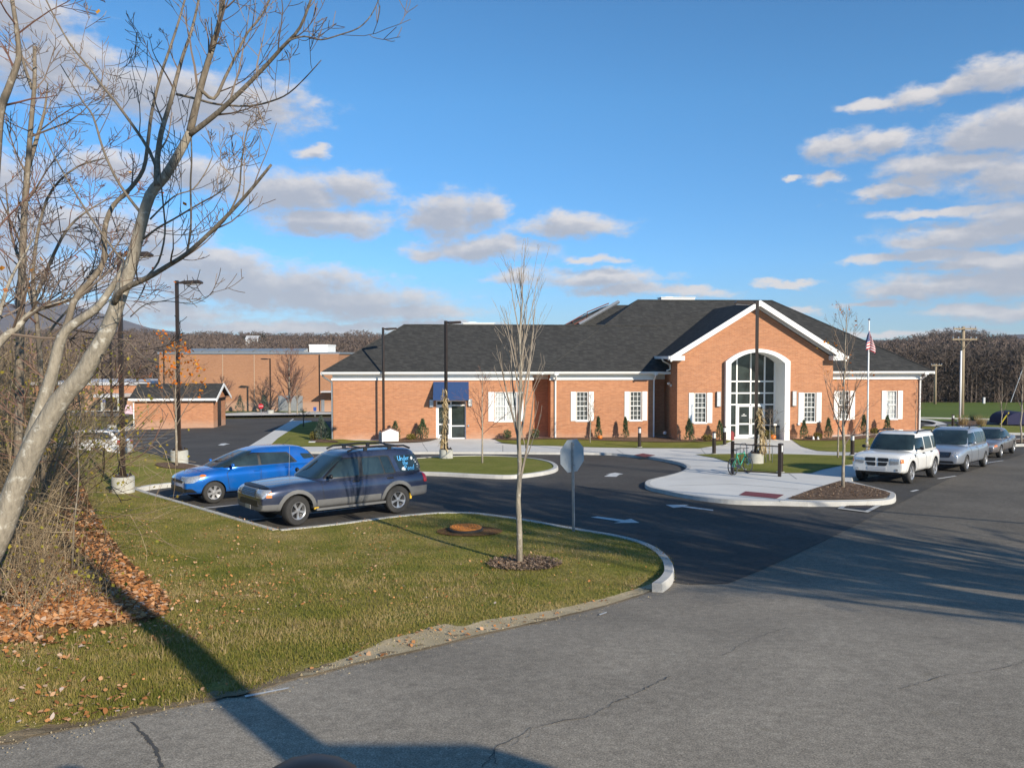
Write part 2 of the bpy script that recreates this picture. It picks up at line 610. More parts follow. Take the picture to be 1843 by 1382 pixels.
def asphalt_mat(name, c, speck, patch, cracks=False, var=0.25):
    m, nt, bs = newmat(name)
    oc = ocoord(nt)
    n1 = noise_node(nt, oc, 75, 3, 0.75)
    n2 = noise_node(nt, oc, 0.35, 5, 0.6)
    n3 = noise_node(nt, oc, 9, 4, 0.6)
    lo = tuple(x * (1 - var) for x in c); hi = tuple(x * (1 + var) for x in c)
    r2 = ramp_node(nt, n2.outputs['Fac'], [(0.32, lo), (0.68, hi)])
    r1 = ramp_node(nt, n1.outputs['Fac'], [(0.30, (1 - speck,) * 3), (0.52, (1, 1, 1)), (0.70, (1 + speck * 1.3,) * 3), (0.78, (1 + speck * 2.6,) * 3)])
    r3 = ramp_node(nt, n3.outputs['Fac'], [(0.35, (1 - patch,) * 3), (0.65, (1 + patch,) * 3)])
    a = mix_node(nt, 1, r2.outputs['Color'], r1.outputs['Color'], 'MULTIPLY')
    b = mix_node(nt, 1, a.outputs['Result'], r3.outputs['Color'], 'MULTIPLY')
    res = b.outputs['Result']
    if cracks:
        w = noise_node(nt, oc, 1.1, 4, 0.6)
        wm = nt.nodes.new('ShaderNodeVectorMath'); wm.operation = 'MULTIPLY_ADD'; wm.inputs[1].default_value = (1.4, 1.4, 0)
        nt.links.new(w.outputs['Color'], wm.inputs[0]); nt.links.new(oc, wm.inputs[2])
        vo = nt.nodes.new('ShaderNodeTexVoronoi'); vo.feature = 'DISTANCE_TO_EDGE'; vo.inputs['Scale'].default_value = 0.16
        nt.links.new(wm.outputs[0], vo.inputs['Vector'])
        cr = ramp_node(nt, vo.outputs['Distance'], [(0.0008, (0.86, 0.86, 0.86)), (0.0045, (1, 1, 1))])
        gate = noise_node(nt, oc, 0.5, 2)
        gr = ramp_node(nt, gate.outputs['Fac'], [(0.5, (0, 0, 0)), (0.6, (1, 1, 1))])
        cm = mix_node(nt, gr.outputs['Color'], (1, 1, 1), cr.outputs['Color'])
        d = mix_node(nt, 1, res, cm.outputs['Result'], 'MULTIPLY')
        # sandy stains
        sn = noise_node(nt, oc, 2.3, 5, 0.6)
        sr = ramp_node(nt, sn.outputs['Fac'], [(0.66, (0, 0, 0)), (0.78, (0.45, 0.45, 0.45))])
        e = mix_node(nt, sr.outputs['Color'], d.outputs['Result'], (0.22, 0.18, 0.11))
        res = e.outputs['Result']
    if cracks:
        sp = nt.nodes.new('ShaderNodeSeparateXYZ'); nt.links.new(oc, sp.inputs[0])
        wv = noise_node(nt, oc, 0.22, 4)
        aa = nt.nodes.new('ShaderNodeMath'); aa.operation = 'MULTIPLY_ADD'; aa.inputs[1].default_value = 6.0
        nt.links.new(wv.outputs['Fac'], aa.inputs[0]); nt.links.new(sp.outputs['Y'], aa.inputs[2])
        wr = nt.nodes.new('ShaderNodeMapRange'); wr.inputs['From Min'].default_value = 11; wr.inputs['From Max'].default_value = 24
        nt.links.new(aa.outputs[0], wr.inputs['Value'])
        wc = ramp_node(nt, wr.outputs['Result'], [(0.0, (1, 1, 1)), (1.0, (0.40, 0.41, 0.43))])  # far stretch darkened in the colour, standing in for shade and view angle
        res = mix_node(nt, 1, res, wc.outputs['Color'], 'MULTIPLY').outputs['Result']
    nt.links.new(res, bs.inputs['Base Color'])
    bs.inputs['Roughness'].default_value = 0.9
    bs.inputs['Specular IOR Level'].default_value = 0.25
    bump_node(nt, n1.outputs['Fac'], 0.5, 0.006, bs)
    return m


def ground_mat(name, stops, scale, fine=60, finevar=0.35, dirt=None, dirt_at=0.6, bump=0.02):
    m, nt, bs = newmat(name)
    oc = ocoord(nt)
    n = noise_node(nt, oc, scale, 6, 0.62)
    r = ramp_node(nt, n.outputs['Fac'], stops)
    f = noise_node(nt, oc, fine, 4, 0.7)
    fr = ramp_node(nt, f.outputs['Fac'], [(0.3, (1 - finevar,) * 3), (0.7, (1 + finevar,) * 3)])
    a = mix_node(nt, 1, r.outputs['Color'], fr.outputs['Color'], 'MULTIPLY')
    res = a.outputs['Result']
    if dirt:
        n2 = noise_node(nt, oc, scale * 0.45, 5, 0.65)
        dr = ramp_node(nt, n2.outputs['Fac'], [(dirt_at, (0, 0, 0)), (dirt_at + 0.14, (0.8, 0.8, 0.8))])
        b = mix_node(nt, dr.outputs['Color'], res, dirt)
        res = b.outputs['Result']
    nt.links.new(res, bs.inputs['Base Color'])
    bs.inputs['Roughness'].default_value = 0.95
    bs.inputs['Specular IOR Level'].default_value = 0.1
    bump_node(nt, f.outputs['Fac'], 0.8, bump, bs)
    return m


def shingle_mat():
    m, nt, bs = newmat('roof_shingles')
    v = wall_coord(nt)
    b = nt.nodes.new('ShaderNodeTexBrick')
    b.inputs['Scale'].default_value = 1
    b.inputs['Brick Width'].default_value = 0.30; b.inputs['Row Height'].default_value = 0.085; b.inputs['Mortar Size'].default_value = 0.004
    b.inputs['Color1'].default_value = (0.036, 0.036, 0.035, 1); b.inputs['Color2'].default_value = (0.058, 0.057, 0.054, 1)
    b.inputs['Mortar'].default_value = (0.016, 0.017, 0.019, 1)
    nt.links.new(v, b.inputs['Vector'])
    st = nt.nodes.new('ShaderNodeVectorMath'); st.operation = 'MULTIPLY'; st.inputs[1].default_value = (1.0, 3.2, 1)
    nt.links.new(v, st.inputs[0])
    n = noise_node(nt, st.outputs[0], 3.2, 4, 0.75)
    r = ramp_node(nt, n.outputs['Fac'], [(0.34, (0.80, 0.80, 0.81)), (0.5, (1, 1, 1)), (0.66, (1.25, 1.25, 1.25))])
    x = mix_node(nt, 1, b.outputs['Color'], r.outputs['Color'], 'MULTIPLY')
    nt.links.new(x.outputs['Result'], bs.inputs['Base Color'])
    bs.inputs['Roughness'].default_value = 0.92
    bs.inputs['Specular IOR Level'].default_value = 0.2
    bump_node(nt, b.outputs['Fac'], -0.5, 0.01, bs)
    return m


def bark_mat(name, c, light, scale=9):
    m, nt, bs = newmat(name)
    oc = ocoord(nt)
    v = nt.nodes.new('ShaderNodeVectorMath'); v.operation = 'MULTIPLY'; v.inputs[1].default_value = (1, 1, 0.28)
    nt.links.new(oc, v.inputs[0])
    n = noise_node(nt, v.outputs[0], scale * 2.2, 6, 0.7)
    l = noise_node(nt, oc, scale, 5, 0.65)
    r = ramp_node(nt, n.outputs['Fac'], [(0.3, tuple(x * 0.55 for x in c)), (0.6, c), (0.8, tuple(x * 1.25 for x in c))])
    lr = ramp_node(nt, l.outputs['Fac'], [(0.56, (0, 0, 0)), (0.66, (0.8, 0.8, 0.8))])
    a = mix_node(nt, lr.outputs['Color'], r.outputs['Color'], light)
    nt.links.new(a.outputs['Result'], bs.inputs['Base Color'])
    bs.inputs['Roughness'].default_value = 0.9; bs.inputs['Specular IOR Level'].default_value = 0.15
    bump_node(nt, n.outputs['Fac'], 1.0, 0.02, bs)
    return m


def paint_mat(name, c, metal=0.25, rough=0.32):
    m, nt, bs = newmat(name)
    n = noise_node(nt, ocoord(nt), 900, 2, 0.6)
    r = ramp_node(nt, n.outputs['Fac'], [(0.3, tuple(x * 0.86 for x in c)), (0.7, tuple(min(1, x * 1.14) for x in c))])
    d = noise_node(nt, ocoord(nt), 2.2, 5, 0.6)
    dr = ramp_node(nt, d.outputs['Fac'], [(0.45, (0, 0, 0)), (0.8, (0.14, 0.14, 0.14))])
    x = mix_node(nt, dr.outputs['Color'], r.outputs['Color'], (0.30, 0.28, 0.25))
    nt.links.new(x.outputs['Result'], bs.inputs['Base Color'])
    bs.inputs['Metallic'].default_value = metal; bs.inputs['Roughness'].default_value = rough
    bs.inputs['Coat Weight'].default_value = 0.9; bs.inputs['Coat Roughness'].default_value = 0.05
    return m


MT = {}
MT['brick'] = brick_mat('red_brick', (0.50, 0.222, 0.106), (0.40, 0.165, 0.078), (0.46, 0.32, 0.235))
MT['brick_school'] = brick_mat('tan_brick', (0.40, 0.205, 0.115), (0.35, 0.175, 0.095), (0.38, 0.24, 0.155), tint=0.12, dark=0.08)
MT['shingle'] = shingle_mat()
MT['white'] = M('white_paint', (0.80, 0.80, 0.78), 0.5, var=0.03, scale=3)
MT['trim_grey'] = M('pale_grey_trim', (0.52, 0.52, 0.53), 0.6, var=0.05)
MT['road'] = asphalt_mat('worn_asphalt_shaded_far', (0.325, 0.280, 0.218), 0.62, 0.14, cracks=True, var=0.20)
MT['lot'] = asphalt_mat('new_asphalt', (0.076, 0.070, 0.063), 0.42, 0.16, var=0.22)
MT['concrete'] = ground_mat('pale_concrete', [(0.3, (0.58, 0.565, 0.53)), (0.7, (0.68, 0.665, 0.625))], 0.5, fine=30, finevar=0.06, bump=0.002)
MT['kerb'] = ground_mat('kerb_concrete', [(0.3, (0.44, 0.43, 0.40)), (0.7, (0.55, 0.54, 0.51))], 2.5, fine=40, finevar=0.10, dirt=(0.30, 0.27, 0.22), dirt_at=0.62, bump=0.003)
MT['footing'] = ground_mat('cast_concrete', [(0.3, (0.36, 0.355, 0.32)), (0.7, (0.48, 0.475, 0.43))], 2.8, fine=30, finevar=0.10, dirt=(0.25, 0.24, 0.20), dirt_at=0.6, bump=0.004)
MT['lawn'] = ground_mat('lawn_turf', [(0.25, (0.12, 0.14, 0.026)), (0.42, (0.19, 0.19, 0.040)), (0.55, (0.26, 0.22, 0.065)), (0.72, (0.36, 0.27, 0.115))], 0.9, fine=26, finevar=0.45, bump=0.03)
MT['lawn_fresh'] = ground_mat('fresh_turf', [(0.25, (0.14, 0.155, 0.028)), (0.5, (0.19, 0.195, 0.040)), (0.75, (0.25, 0.22, 0.065))], 0.7, fine=16, finevar=0.35, bump=0.03)
MT['field'] = ground_mat('field_turf', [(0.3, (0.10, 0.14, 0.028)), (0.7, (0.13, 0.165, 0.035))], 0.12, fine=4, finevar=0.25, bump=0.02)
MT['rough_ground'] = ground_mat('rough_ground', [(0.3, (0.11, 0.085, 0.035)), (0.5, (0.15, 0.12, 0.05)), (0.7, (0.10, 0.10, 0.03))], 0.15, fine=5, finevar=0.3)
MT['litter_ground'] = ground_mat('leafy_soil', [(0.3, (0.10, 0.050, 0.022)), (0.5, (0.19, 0.095, 0.040)), (0.7, (0.27, 0.14, 0.065))], 2.0, fine=24, finevar=0.5, bump=0.03)
MT['sand'] = ground_mat('sandy_verge', [(0.3, (0.40, 0.315, 0.185)), (0.7, (0.56, 0.46, 0.30))], 3.0, fine=60, finevar=0.25, bump=0.01)
MT['mulch'] = ground_mat('bark_mulch', [(0.3, (0.10, 0.066, 0.044)), (0.7, (0.23, 0.155, 0.105))], 9, fine=30, finevar=0.5, bump=0.04)
MT['paint_white'] = M('road_paint', (0.60, 0.60, 0.58), 0.7, var=0.18, scale=12)
MT['tactile'] = M('brick_red_tactile', (0.17, 0.035, 0.038), 0.7, var=0.15, scale=20)
MT['bronze'] = M('dark_bronze_metal', (0.028, 0.018, 0.013), 0.38, metal=0.0, var=0.15, scale=3)
MT['black'] = M('black_plastic', (0.012, 0.012, 0.013), 0.45, var=0.1)
MT['rubber'] = M('tyre_rubber', (0.030, 0.029, 0.028), 0.8, var=0.2, scale=20)
MT['chrome'] = M('bright_metal', (0.62, 0.62, 0.63), 0.22, metal=1.0, var=0.05)
MT['alloy'] = M('alloy_wheel', (0.52, 0.52, 0.53), 0.32, metal=0.7, var=0.08)
MT['steel'] = M('galvanised_steel', (0.36, 0.38, 0.40), 0.45, metal=0.6, var=0.15, scale=8)
MT['alu'] = M('sign_back_aluminium', (0.40, 0.43, 0.45), 0.5, metal=0.35, var=0.06, scale=5)
MT['glass'] = M('dark_glass', (0.012, 0.015, 0.017), 0.04, var=0.2, spec=0.6)
MT['glass_car'] = M('tinted_car_glass', (0.022, 0.036, 0.040), 0.03, var=0.5, scale=1.5, spec=0.7)
MT['glass_lobby'] = M('lobby_glass', (0.030, 0.040, 0.038), 0.05, var=0.6, scale=1.2, spec=0.6)
MT['blind'] = M('window_blind', (0.46, 0.48, 0.47), 0.5, var=0.2, scale=5)
MT['curtain'] = M('dim_curtain', (0.075, 0.082, 0.080), 0.25, var=0.45, scale=4)
MT['awning'] = M('blue_canvas', (0.016, 0.050, 0.150), 0.75, var=0.08)
MT['lamp_lens'] = M('frosted_lens', (0.62, 0.63, 0.62), 0.3, var=0.06)
MT['amber'] = M('amber_lens', (0.70, 0.20, 0.03), 0.15, var=0.2, scale=20, coat=1)
MT['lens'] = M('clear_lamp_lens', (0.52, 0.53, 0.54), 0.08, metal=0.55, var=0.35, scale=22, coat=1)
MT['redlens'] = M('red_lens', (0.42, 0.010, 0.014), 0.15, var=0.2, scale=15, coat=1)
MT['grey_clad'] = M('grey_cladding', (0.135, 0.135, 0.135), 0.5, var=0.10, scale=5)
MT['bark'] = bark_mat('grey_bark', (0.35, 0.305, 0.24), (0.56, 0.53, 0.46))
MT['bark_limb'] = bark_mat('limb_bark', (0.22, 0.18, 0.135), (0.36, 0.32, 0.26))
MT['bark_pale'] = bark_mat('pale_bark', (0.33, 0.28, 0.215), (0.50, 0.47, 0.40))
MT['bark_dark'] = bark_mat('dark_bark', (0.115, 0.088, 0.068), (0.17, 0.14, 0.11))
MT['twig'] = island_mat('twigs', [(0.0, (0.10, 0.070, 0.052)), (0.5, (0.17, 0.125, 0.095)), (1.0, (0.25, 0.20, 0.16))])
MT['twig_red'] = island_mat('reddish_twigs', [(0.0, (0.12, 0.060, 0.045)), (0.6, (0.19, 0.105, 0.080)), (1.0, (0.24, 0.16, 0.12))])
MT['twig_grey'] = island_mat('pale_twigs', [(0.0, (0.22, 0.18, 0.14)), (1.0, (0.34, 0.29, 0.235))])
MT['leaf_orange'] = island_mat('orange_leaves', [(0.0, (0.55, 0.12, 0.012)), (0.6, (0.68, 0.21, 0.02)), (1.0, (0.60, 0.32, 0.05))], trans=0.35)
MT['leaf_yellow'] = island_mat('yellow_leaves', [(0.0, (0.28, 0.20, 0.03)), (0.6, (0.38, 0.31, 0.05)), (1.0, (0.20, 0.22, 0.04))], trans=0.35)
MT['leaf_litter'] = island_mat('fallen_leaf', [(0.0, (0.22, 0.095, 0.040)), (0.3, (0.54, 0.22, 0.070)), (0.7, (0.66, 0.33, 0.14)), (0.93, (0.64, 0.42, 0.26)), (1.0, (0.66, 0.54, 0.46))], trans=0.2)
MT['blade'] = island_mat('grass_blade', [(0.0, (0.095, 0.120, 0.018)), (0.30, (0.20, 0.205, 0.036)), (0.55, (0.29, 0.25, 0.065)), (0.8, (0.43, 0.32, 0.135)), (1.0, (0.55, 0.44, 0.23))], trans=0.42, objnoise=0.8)
MT['straw'] = island_mat('dry_straw', [(0.0, (0.30, 0.205, 0.085)), (1.0, (0.48, 0.375, 0.20))], trans=0.25)
MT['juniper'] = island_mat('juniper', [(0.0, (0.030, 0.050, 0.026)), (0.5, (0.065, 0.105, 0.048)), (1.0, (0.12, 0.165, 0.075))], trans=0.15)
MT['juniper_blue'] = island_mat('blue_juniper', [(0.0, (0.045, 0.065, 0.050)), (1.0, (0.13, 0.16, 0.125))], trans=0.15)
MT['bush_gold'] = island_mat('gold_bush', [(0.0, (0.10, 0.085, 0.018)), (1.0, (0.24, 0.20, 0.05))], trans=0.2)
MT['corn'] = island_mat('dry_corn_stalk', [(0.0, (0.36, 0.25, 0.115)), (0.6, (0.56, 0.43, 0.24)), (1.0, (0.66, 0.55, 0.36))], trans=0.2)
MT['pumpkin'] = M('pumpkin_skin', (0.66, 0.17, 0.015), 0.4, var=0.12)
MT['forest'] = island_mat('far_bare_wood', [(0.0, (0.085, 0.062, 0.052)), (0.45, (0.125, 0.092, 0.075)), (0.8, (0.165, 0.122, 0.096)), (1.0, (0.19, 0.125, 0.09))], objnoise=0.012)
MT['forest_dark'] = island_mat('far_dark_wood', [(0.0, (0.060, 0.046, 0.038)), (0.6, (0.095, 0.073, 0.060)), (1.0, (0.130, 0.100, 0.080))], objnoise=0.02)
MT['conifer'] = island_mat('far_conifer', [(0.0, (0.014, 0.024, 0.013)), (1.0, (0.040, 0.058, 0.028))])
MT['hill'] = ground_mat('wooded_hillside', [(0.3, (0.055, 0.042, 0.036)), (0.7, (0.100, 0.075, 0.060))], 0.02, fine=0.35, finevar=0.4)
MT['mountain'] = ground_mat('far_mountain', [(0.3, (0.085, 0.070, 0.075)), (0.7, (0.125, 0.100, 0.10))], 0.004, fine=0.03, finevar=0.25)
MT['wood'] = M('weathered_pole', (0.30, 0.235, 0.155), 0.85, var=0.25, scale=6, vec_scale=(1, 1, 0.1))
MT['brush'] = island_mat('brush_stems', [(0.0, (0.15, 0.105, 0.060)), (0.5, (0.24, 0.175, 0.105)), (1.0, (0.36, 0.28, 0.18))])
MT['rust'] = M('rusty_iron', (0.58, 0.21, 0.035), 0.8, var=0.3, scale=25, bump=0.004)

# ------------------------------------------------------------------ ground sheets


def inpoly(x, y, poly):
    c = False; j = len(poly) - 1
    for i in range(len(poly)):
        xi, yi = poly[i][0], poly[i][1]; xj, yj = poly[j][0], poly[j][1]
        if (yi > y) != (yj > y) and x < (xj - xi) * (y - yi) / (yj - yi) + xi:
            c = not c
        j = i
    return c


def dseg(x, y, path):
    best = 1e9
    for i in range(len(path) - 1):
        ax, ay = path[i][0], path[i][1]; bx, by = path[i + 1][0], path[i + 1][1]
        dx, dy = bx - ax, by - ay
        L = dx * dx + dy * dy
        t = 0 if L == 0 else min(1, max(0, ((x - ax) * dx + (y - ay) * dy) / L))
        d = math.hypot(x - ax - t * dx, y - ay - t * dy)
        if d < best:
            best = d
    return best


def sheet(name, poly, mat, h, step=1.0, kind='structure'):
    """a sheet of ground inside a world polygon, h above the terrain (number or function of x, y)"""
    bm = bmesh.new()
    clean = []
    for p in poly:
        if not clean or math.hypot(p[0] - clean[-1][0], p[1] - clean[-1][1]) > 0.01:
            clean.append((p[0], p[1]))
    if math.hypot(clean[0][0] - clean[-1][0], clean[0][1] - clean[-1][1]) < 0.01:
        clean.pop()
    vs = [bm.verts.new((p[0], p[1], 0)) for p in clean]
    for t in tessellate_polygon([[Vector((p[0], p[1], 0)) for p in clean]]):
        try:
            bm.faces.new([vs[i] for i in t])
        except ValueError:
            pass
    x0 = min(p[0] for p in poly); x1 = max(p[0] for p in poly); y0 = min(p[1] for p in poly); y1 = max(p[1] for p in poly)

    def cuts(lo, hi):
        c = math.ceil(lo / step) * step
        while c < hi:
            yield c
            c += step
    for c in cuts(x0, x1):
        bmesh.ops.bisect_plane(bm, geom=bm.verts[:] + bm.edges[:] + bm.faces[:], plane_co=(c, 0, 0), plane_no=(1, 0, 0), dist=1e-5)
    for c in cuts(y0, y1):
        bmesh.ops.bisect_plane(bm, geom=bm.verts[:] + bm.edges[:] + bm.faces[:], plane_co=(0, c, 0), plane_no=(0, 1, 0), dist=1e-5)
    for v in bm.verts:
        hh = h(v.co.x, v.co.y) if callable(h) else h
        v.co.z = G(v.co.x, v.co.y) + hh
    for f in bm.faces:
        f.smooth = True
        f.normal_update()
        if f.normal.z < 0:
            f.normal_flip()
    me = bpy.data.meshes.new(name); bm.to_mesh(me); bm.free()
    o = link(me, name, mat)
    if kind: o['kind'] = kind
    return o


def PP(pts, h=0.0):
    return [P(x, y, h) for x, y in pts]


def kerb(name, path, width, top, side=1, bottom=-0.08):
    """a kerb whose outer top edge follows path (world points); the width runs to the left (side=1) or right (-1)"""
    pts = []
    for i in range(len(path) - 1):
        a, b = Vector(path[i]).to_2d(), Vector(path[i + 1]).to_2d()
        n = max(1, int((b - a).length / 0.5))
        pts += [a.lerp(b, k / n) for k in range(n)]
    pts.append(Vector(path[-1]).to_2d())
    mb = MB(); n = len(pts)
    for i, p in enumerate(pts):
        t = (pts[min(i + 1, n - 1)] - pts[max(i - 1, 0)]).normalized()
        nrm = Vector((-t.y, t.x)) * side
        g = G(p.x, p.y)
        q = p + nrm * 0.02; r = p + nrm * width
        gr = G(r.x, r.y)
        mb.v += [(p.x - nrm.x * .015, p.y - nrm.y * .015, g + bottom), (p.x, p.y, g + top - 0.02), (q.x, q.y, g + top), (r.x, r.y, gr + top), (r.x, r.y, gr + bottom)]
    for i in range(n - 1):
        for k in range(4):
            f = (i * 5 + k, i * 5 + k + 1, (i + 1) * 5 + k + 1, (i + 1) * 5 + k)
            mb.f.append(f if side < 0 else f[::-1]); mb.mi.append(0)
    for e in (0, n - 1):
        mb.f.append(tuple(e * 5 + k for k in range(5))); mb.mi.append(0)
    o = mb.build(name, MT['kerb'])
    o['kind'] = 'structure'
    return o


# base terrain: one sheet out to the hills, always a little below the finished surfaces
def terrain():
    ys = [-60, -40, -25, -15, -8, -4] + [i * 1.0 for i in range(-2, 30)] + [30 + i * 2 for i in range(20)] + [70 + i * 5 for i in range(14)] + [150, 170, 200, 250, 320, 420, 560, 800]
    xs = [-700, -500, -350, -250, -180, -130, -100, -80, -65, -55] + [-48 + i * 2 for i in range(49)] + [55, 65, 80, 100, 130, 180, 250, 350, 500, 700]
    mb = MB()
    for y in ys:
        for x in xs:
            mb.v.append((x, y, G(x, y) - (0.06 if y > 90 or x < -34 or x > 60 else 0.16)))
    w = len(xs)
    for j in range(len(ys) - 1):
        for i in range(w - 1):
            mb.f.append((j * w + i, j * w + i + 1, (j + 1) * w + i + 1, (j + 1) * w + i)); mb.mi.append(0)
    o = mb.build('ground', MT['rough_ground'], smooth=True); o['kind'] = 'structure'


terrain()

# --- road edge against the near lawn, read off the photograph and laid on the ground
RE = [(-260, 1392), (-100, 1362), (0, 1335), (200, 1293), (430, 1247), (540, 1216), (640, 1190), (760, 1164), (860, 1140), (1000, 1110), (1090, 1086), (1150, 1068), (1200, 1052)]
ROADEDGE = catmull(PP(RE), 4)
LOTEDGE = PP([(1197, 1046), (1240, 1052), (1310, 1050), (1345, 1036), (1420, 1003), (1480, 975), (1550, 940), (1619, 906), (1714, 859), (1800, 830)])
DIRV = Vector((0.68, 0.733, 0))
road_poly = [p for p in ROADEDGE] + PP([(1240, 1030), (1330, 1015), (1440, 960), (1560, 910), (1660, 862)]) \
    + [LOTEDGE[-1] + Vector((-1.5, 1, 0)) + DIRV * 14, LOTEDGE[-1] + DIRV * 45, Vector((62, 55, 0)), Vector((40, 10, 0)), Vector((30, -25, 0)), Vector((-20, -25, 0)), Vector((-20, 2, 0))]
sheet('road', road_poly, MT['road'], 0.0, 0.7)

lot_poly = LOTEDGE + [LOTEDGE[-1] + DIRV * 30, LOTEDGE[-1] + DIRV * 31 + Vector((-12, 9, 0)), Vector((20, 62, 0)), Vector((-4, 72, 0))] \
    + PP([(602, 751), (500, 752), (405, 754), (388, 769), (236, 774), (150, 779), (40, 786)]) + [Vector((-36, 44, 0)), Vector((-14, 20, 0)), Vector((-6.5, 14.5, 0)), Vector((0, 13.2, 0))]
sheet('parking_lot', lot_poly, MT['lot'], 0.008, 0.7)

# --- near lawn with its kerb
K1 = [(1192, 1052), (1207, 1040), (1213, 1026), (1207, 1008), (1190, 991), (1160, 976), (1110, 963), (1032, 950), (960, 937), (900, 928), (850, 922.5), (800, 922), (760, 924), (700, 930), (600, 943), (502, 953)]
k1 = catmull(PP(K1, 0.13), 5)
K2 = PP([(502, 953), (440, 936), (380, 918.5), (310, 898), (247, 879)], 0.13)
K3 = PP([(247, 879), (275, 874), (306, 870.5), (360, 866), (415, 860)], 0.13)
K4 = catmull([P(415, 860, .13), P(430, 852, .13), P(410, 845, .13), P(365, 839, .13), P(330, 833, .13)], 4)
far_edge = PP([(330, 833), (285, 822), (230, 811)], 0.05)
lawn_poly = [v.to_2d() for v in (k1[:-1] + K2[:-1] + K3[:-1] + K4)] + [v.to_2d() for v in far_edge[1:]] \
    + [Vector((-17, 36.5)), Vector((-22, 37.0)), Vector((-30, 37)), Vector((-34, 25)), Vector((-26, 8))] + [v.to_2d() for v in ROADEDGE]
redge = [(p.x, p.y) for p in ROADEDGE]


def lawn_h(x, y):
    d = dseg(x, y, redge)
    return 0.006 + 0.124 * min(1, d / 1.6)


sheet('lawn', lawn_poly, MT['lawn'], lawn_h, 0.5)
kerb('kerb', k1, 0.17, 0.15, -1 if False else 1)
kerb('kerb', K2 + [], 0.17, 0.15, 1)
kerb('kerb', K3 + K4[1:], 0.17, 0.15, 1)
# sandy shoulder between lawn and road, widening where cars cut the corner
sh = PP([(560, 1218), (640, 1196), (760, 1170), (860, 1145), (1000, 1113), (1120, 1082), (1196, 1054), (1190, 1047), (1100, 1076), (1000, 1100), (930, 1112), (880, 1120), (835, 1132), (800, 1130), (770, 1138), (735, 1148), (690, 1160), (655, 1175), (600, 1195), (540, 1215)])
shp = catmull(sh, 3, closed=True)
sheet('sandy_verge', shp, MT['sand'], lambda x, y: lawn_h(x, y) + 0.008 + 0.01 * noise.noise((x * 3, y * 3, 0)), 0.35)
# thin ragged strip of soil where turf meets the old road
ea = [Vector((p.x, p.y, 0)) for p in catmull(PP(RE), 12)]
sl, sr = [], []
for i, p in enumerate(ea):
    t = (ea[min(i + 1, len(ea) - 1)] - ea[max(i - 1, 0)]).normalized(); n_ = Vector((-t.y, t.x, 0))
    sl.append(p + n_ * (.07 + .16 * abs(noise.noise((i * .45, 2, 0))) + .05 * noise.noise((i * 1.9, 7, 0)))); sr.append(p - n_ * (.05 + .13 * abs(noise.noise((i * .37, 5, 0))) + .05 * noise.noise((i * 1.7, 9, 0))))
sheet('soil_edge', sl + sr[::-1], ground_mat('soil_edge', [(0.3, (0.17, 0.125, 0.075)), (0.7, (0.33, 0.255, 0.16))], 4.0, fine=50, finevar=0.35, bump=0.015), lambda x, y: lawn_h(x, y) + 0.006, 0.3)
sheet('leafy_ground', catmull([P(-80, 1180), P(60, 1172), P(180, 1150), P(290, 1130), P(300, 1090), P(250, 1040), P(215, 1000), P(175, 940), P(150, 880), P(128, 825), Vector((-19, 33, 0)), Vector((-27, 30, 0)), Vector((-20, 9, 0))], 3, closed=True),
      MT['litter_ground'], lambda x, y: lawn_h(x, y) + 0.02 + 0.03 * noise.noise((x, y, 3)), 0.5)

# --- small island with its lamp
ISL = [(1004, 838), (990, 830), (955, 824), (900, 820.5), (840, 820), (770, 823), (690, 829), (640, 836), (660, 845), (720, 849), (790, 851), (860, 854.5), (920, 856), (970, 851), (998, 845)]
isl = catmull(PP(ISL, 0.13), 4, closed=True)
sheet('island_lawn', isl, MT['lawn_fresh'], 0.125, 0.8)
kerb('kerb', isl + [isl[0]], 0.19, 0.15, 1)

# --- building frame: facade runs from the left corner, turned 4 degrees
BO = at(600, 800, 52.6)
BO = Vector((BO.x, BO.y, 0.0))
TH = R(4.0)
CT, ST = math.cos(TH), math.sin(TH)


def BW(u, v, z=0):
    return Vector((BO.x + u * CT - v * ST, BO.y + u * ST + v * CT, z))


def fu(px, v=0.0):
    k = (px - 921.5) / (FPX * math.cos(PITCH))
    return (BO.x - v * ST - k * BO.y - k * v * CT) / (k * ST - CT)


def fz(py, u, v=0.0):
    Y = BO.y + u * ST + v * CT
    return at(921.5, py, Y).z


# --- plaza, walks and front beds
HC = 0.13
plaza_edge_px = [(440, 807), (520, 811.5), (600, 813), (700, 813.5), (850, 813), (1000, 814), (1087, 815), (1130, 818), (1175, 823), (1209, 829), (1231, 835), (1236, 841), (1226, 848), (1202, 855), (1170, 862.5), (1161, 868), (1166, 875), (1190, 881), (1235, 890), (1286, 897), (1336, 901), (1404, 902.5)]
pe = catmull(PP(plaza_edge_px, HC), 4)
bed_edge = PP([(1404, 902.5), (1454, 904), (1505, 904), (1560, 903), (1598, 900.5), (1611, 896), (1611, 888), (1600, 884), (1565, 875), (1533, 867)], HC)
bed_edge = [bed_edge[0]] + catmull(bed_edge[1:], 3)
w0 = P(1533, 860, HC)
side_edge = [w0, w0 + DIRV * 12, w0 + DIRV * 24, w0 + DIRV * 29 + Vector((-2, 2, 0))]
plaza_poly = [v.to_2d() for v in pe] + [v.to_2d() for v in bed_edge[1:]] + [v.to_2d() for v in side_edge] + [BW(41.5, -0.4).to_2d(), BW(41, 3).to_2d(), BW(2, 3).to_2d(), BW(-0.7, 1).to_2d()] \
    + [v.to_2d() for v in PP([(560, 757), (524, 757)], HC)]
sheet('sidewalk', plaza_poly, MT['concrete'], HC, 0.8)
kerb('kerb', pe, 0.17, 0.137, 1)
kerb('kerb', bed_edge, 0.17, 0.15, 1)
kerb('kerb', side_edge, 0.17, 0.137, 1)
